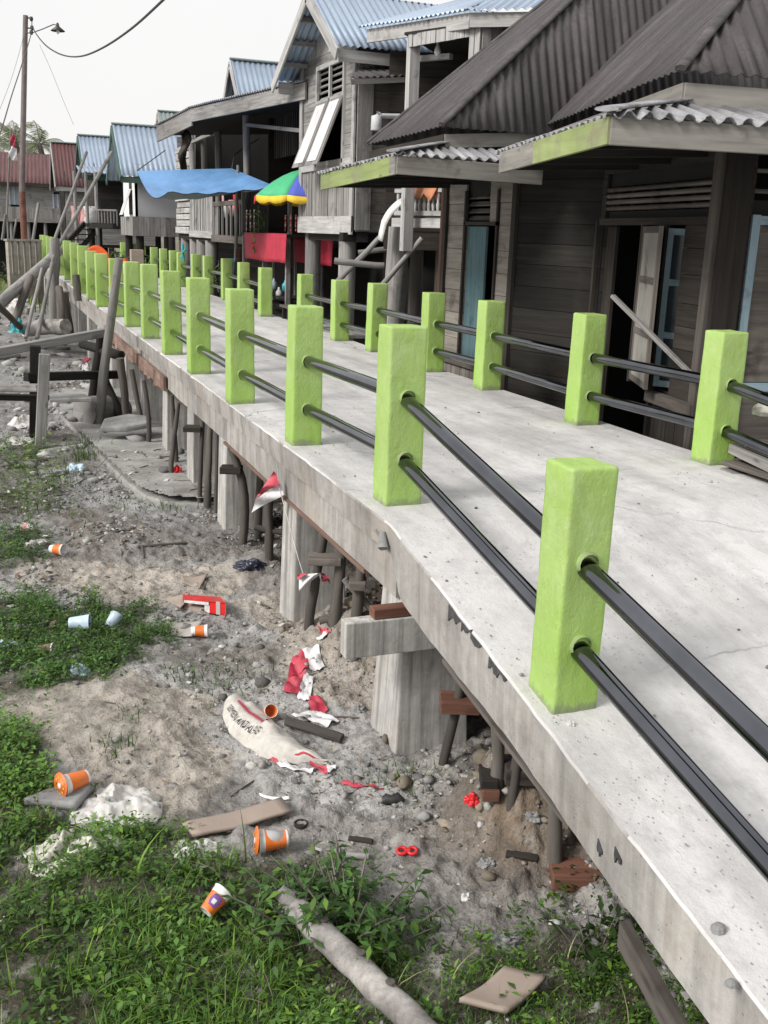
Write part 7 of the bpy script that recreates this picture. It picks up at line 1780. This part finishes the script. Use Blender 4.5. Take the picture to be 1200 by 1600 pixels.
# red and white carton
def carton():
    a = T(270, 945); b = T(352, 962); S = thing('red_carton', a.lerp(b, .5), 'torn red and white cardboard carton lying on the mud', 'carton')
    def q(px, py, h): P = T(px, py); return P+Vector((0, 0, h))
    A0, A1, B0, B1 = q(288, 952, .0), q(352, 962, .0), q(285, 935, .0), q(345, 942, 0)
    f0 = q(273, 948, .005); h = .075
    zc = lambda P, z: Vector((P.x, P.y, P.z+z))
    mb = MB(); mb.prism([zc(B0, .02), zc(B1, .03), zc(A1, h), zc(A0, h*.75)], (0, 0, .006)); part('top_flap', mb, REDP, S)
    mb = MB(); mb.prism([zc(A0.lerp(A1, .62), .0), A1, zc(A1, h-.004), zc(A0.lerp(A1, .62), h*.86)], tuple(V(FWD)*.008)); part('side_panel', mb, REDP, S)
    mb = MB(); mb.prism([zc(A0.lerp(A1, .78), .001), zc(A0.lerp(A1, .88), .001), zc(A0.lerp(A1, .88), h+.004), zc(A0.lerp(A1, .78), h+.002)], tuple(V(FWD)*-.003)); part('side_panel', mb, CARDP, S, 'grey tape strip')
    mb = MB(); mb.prism([zc(A0, h*.55), zc(A0.lerp(A1, .6), h*.62), zc(A0.lerp(A1, .6), h*.87), zc(A0, h*.78)], tuple(V(FWD)*.006)); part('side_panel', mb, WHITEP, S, 'white edge of the carton')
    mb = MB(); mb.prism([zc(A0.lerp(A1, .5), .0), zc(A0.lerp(A1, .62), .0), zc(A0.lerp(A1, .62), h*.6), zc(A0.lerp(A1, .5), h*.55)], tuple(V(FWD)*.006)); part('side_panel', mb, WHITEP, S)
    mb = MB(); mb.prism([q(258, 940, .012), zc(B0, .02), zc(A0, .03), q(282, 952, .008)], (0, 0, .005)); part('flap', mb, CARD, S)
    mb = MB(); mb.prism([A1, zc(B1, 0), zc(B1, .05), zc(A1, h)], (.005, 0, 0)); part('flap', mb, CARD, S)
    mb = MB(); mb.prism([zc(B0, 0), zc(B1, 0), zc(B1, .03), zc(B0, .02)], tuple(V(FWD)*.006)); part('side_panel', mb, CARD, S)
    mb = MB(); mb.prism([A0, A1, B1, B0], (0, 0, .004)); part('bottom', mb, CARD, S)
carton()
def sheetcard(P, th, lab, mat, lift=.01, cat='cardboard', name='cardboard_sheet', curl=.02):
    q = [T(*p) for p in P]; n = 10; g = []
    for i in range(n+1):
        row = []
        for j in range(n+1):
            p = q[0].lerp(q[1], j/n).lerp(q[3].lerp(q[2], j/n), i/n); row.append(p+Vector((0, 0, lift+curl*((j/n-.5)**2*2+.3*mnoise.noise(Vector((p.x*9, p.y*9, 4)))))))
        g.append(row)
    mb = MB(); mb.sheet(g); o = solo(name, mb, mat, lab, cat); solid(o, th); return o
sheetcard([(283, 1298), (440, 1258), (456, 1278), (302, 1318)], .012, 'long strip of brown cardboard lying on the mud above the grass', CARD, .02)
sheetcard([(262, 978), (318, 975), (300, 1000), (258, 992)], .006, 'grey cardboard scrap beside the cup with white ends', CARDP, .012)
sheetcard([(282, 905), (325, 902), (312, 924), (286, 914)], .006, 'brown cardboard scrap behind the red and white carton', CARD, .012)
sheetcard([(716, 1585), (786, 1532), (852, 1548), (790, 1602)], .014, 'brown board lying on the clover beside the ramp', CARD, .035, 'board', 'wooden_board')
sheetcard([(405, 1246), (452, 1250), (452, 1255), (406, 1250)], .004, 'thin pale strip lying above the brown cardboard', FLAGW, .008, 'strip', 'paper_strip')
sheetcard([(38, 1262), (80, 1245), (150, 1236), (118, 1272)], .03, 'flat grey stone below the cup with the orange lid', ROCK, .025, 'stone', 'flat_stone', .0)
# dark stick behind the sack, log in the grass and other bits
c = T(470, 1142); log_between(T(448, 1132)+Vector((0, 0, .02)), T(534, 1160)+Vector((0, 0, .02)), .022, 'dark stick lying behind the cement sack', 'stick', W_POLE, 'stick', None, .3)
a = T(452, 1428)+Vector((0, 0, .045)); b = T(690, 1660)+Vector((0, 0, .04)); t = thing('fallen_log', a, 'grey weathered log lying in the grass at the bottom of the picture', 'log')
n = 16; pts = [a.lerp(b, k/n)+Vector((.002*sin(k*1.1), .002*cos(k*.8), .002*sin(k*1.7))) for k in range(n+1)]; mb = MB(); mb.tube(pts, [.041+.0015*sin(k*2.1) for k in range(n+1)], 20, .05); part('trunk', mb, W_LOG, t)
d = (b-a).normalized(); sdv = d.cross(Vector((0, 0, 1))).normalized(); mb = MB(); mb.tube([a+d*.03+sdv*-.02, a+d*.02+Vector((0, 0, .03))+sdv*.02, a+Vector((0, 0, .055))+sdv*.035-d*.005], [.04, .03, .022], 10, .25); part('branch_stub', mb, W_LOG, t)
for k in (4, 8, 11):
    mb = MB(); p = pts[k]; mb.lathe([(.012, 0), (.016, .004), (.010, .008), (0, .006)], Matrix.Translation(p+Vector((0, 0, .046))-sdv*.008), 10); part('knot', mb, W_POLE, t)
log_between(T(215, 856)+Vector((0, 0, .01)), T(292, 850)+Vector((0, 0, .01)), .008, 'thin dark stick lying on the grey gravel', 'stick', W_MID, 'stick'); log_between(T(225, 872), T(222, 858)+Vector((0, 0, .02)), .007, 'short stick touching the thin dark stick on the gravel', 'stick', W_MID, 'stick')
log_between(T(545, 1313)+Vector((0, 0, .008)), T(582, 1318)+Vector((0, 0, .008)), .010, 'short dark stick lying on the mud near the red clip', 'stick', W_BROWN, 'stick'); log_between(T(535, 1338)+Vector((0, 0, .008)), T(575, 1342)+Vector((0, 0, .008)), .012, 'short grey stick below the dark one near the red clip', 'stick', W_GREY, 'stick')
log_between(T(790, 1338)+Vector((0, 0, .012)), T(838, 1346)+Vector((0, 0, .012)), .014, 'dark stick at the foot of the earth heap', 'stick', W_BROWN, 'stick')
P = T(612, 1258); mb = MB(); mb.tube([P+V(AX[0])*x+Vector((0, 0, z)) for x, z in ((-.04, .012), (-.02, .026), (.0, .02), (.02, .03), (.045, .016))], [.012, .02, .018, .022, .01], 9, .5); solo('rubber_scrap', mb, RUBBER, 'black ribbed rubber scrap beside the green sprouts', 'rubber')
P = T(636, 1334); mb = MB()
for s in (-1, 1):
    c = P+V(AX[0])*(.018*s)+Vector((0, 0, .012)); mb.tube([c+V(AX[0])*(.016*cos(q))+V(FWD)*(.014*sin(q))+Vector((0, 0, .004*sin(q))) for q in np.linspace(0, 2*pi, 13)], .006, 7)
mb.tube([P+V(AX[0])*-.01+Vector((0, 0, .014)), P+V(AX[0])*.01+Vector((0, 0, .014))], .008, 7); solo('red_clip', mb, REDP, 'bright red plastic clip lying on the grey mud', 'clip')
heap(738, 1250, 26, 20, REDP, 'crumpled red scrap at the foot of the knobbly prop', 'scrap', 'plastic_scrap', 0, 21); heap(276, 738, 16, 14, REDP, 'small red scrap beside the leaning prop under the bridge', 'scrap', 'plastic_scrap', 0, 22)
P = T(470, 1290); mb = MB(); mb.lathe([(.024, 0), (.026, .012), (.022, .014), (.02, .004), (.0, .003)], Matrix.Translation(P), 14); solo('ring_seal', mb, W_BROWN, 'small brown ring lying beside the dented orange cup', 'ring')
heap(835, 1275, 26, 16, ROCK, 'grey stone against the earth heap under the ramp', 'stone', 'stone', 0, 23); heap(760, 1345, 30, 12, ROCK, 'grey stone on the mud below the earth heap', 'stone', 'stone', 0, 24); heap(560, 1110, 22, 14, ROCK, 'brown lump on the sandy slope by the nearest pier', 'stone', 'stone', 0, 25); heap(790, 1470, 46, 16, ROCK, 'dark stone at the edge of the clover under the ramp', 'stone', 'stone', 0, 26)
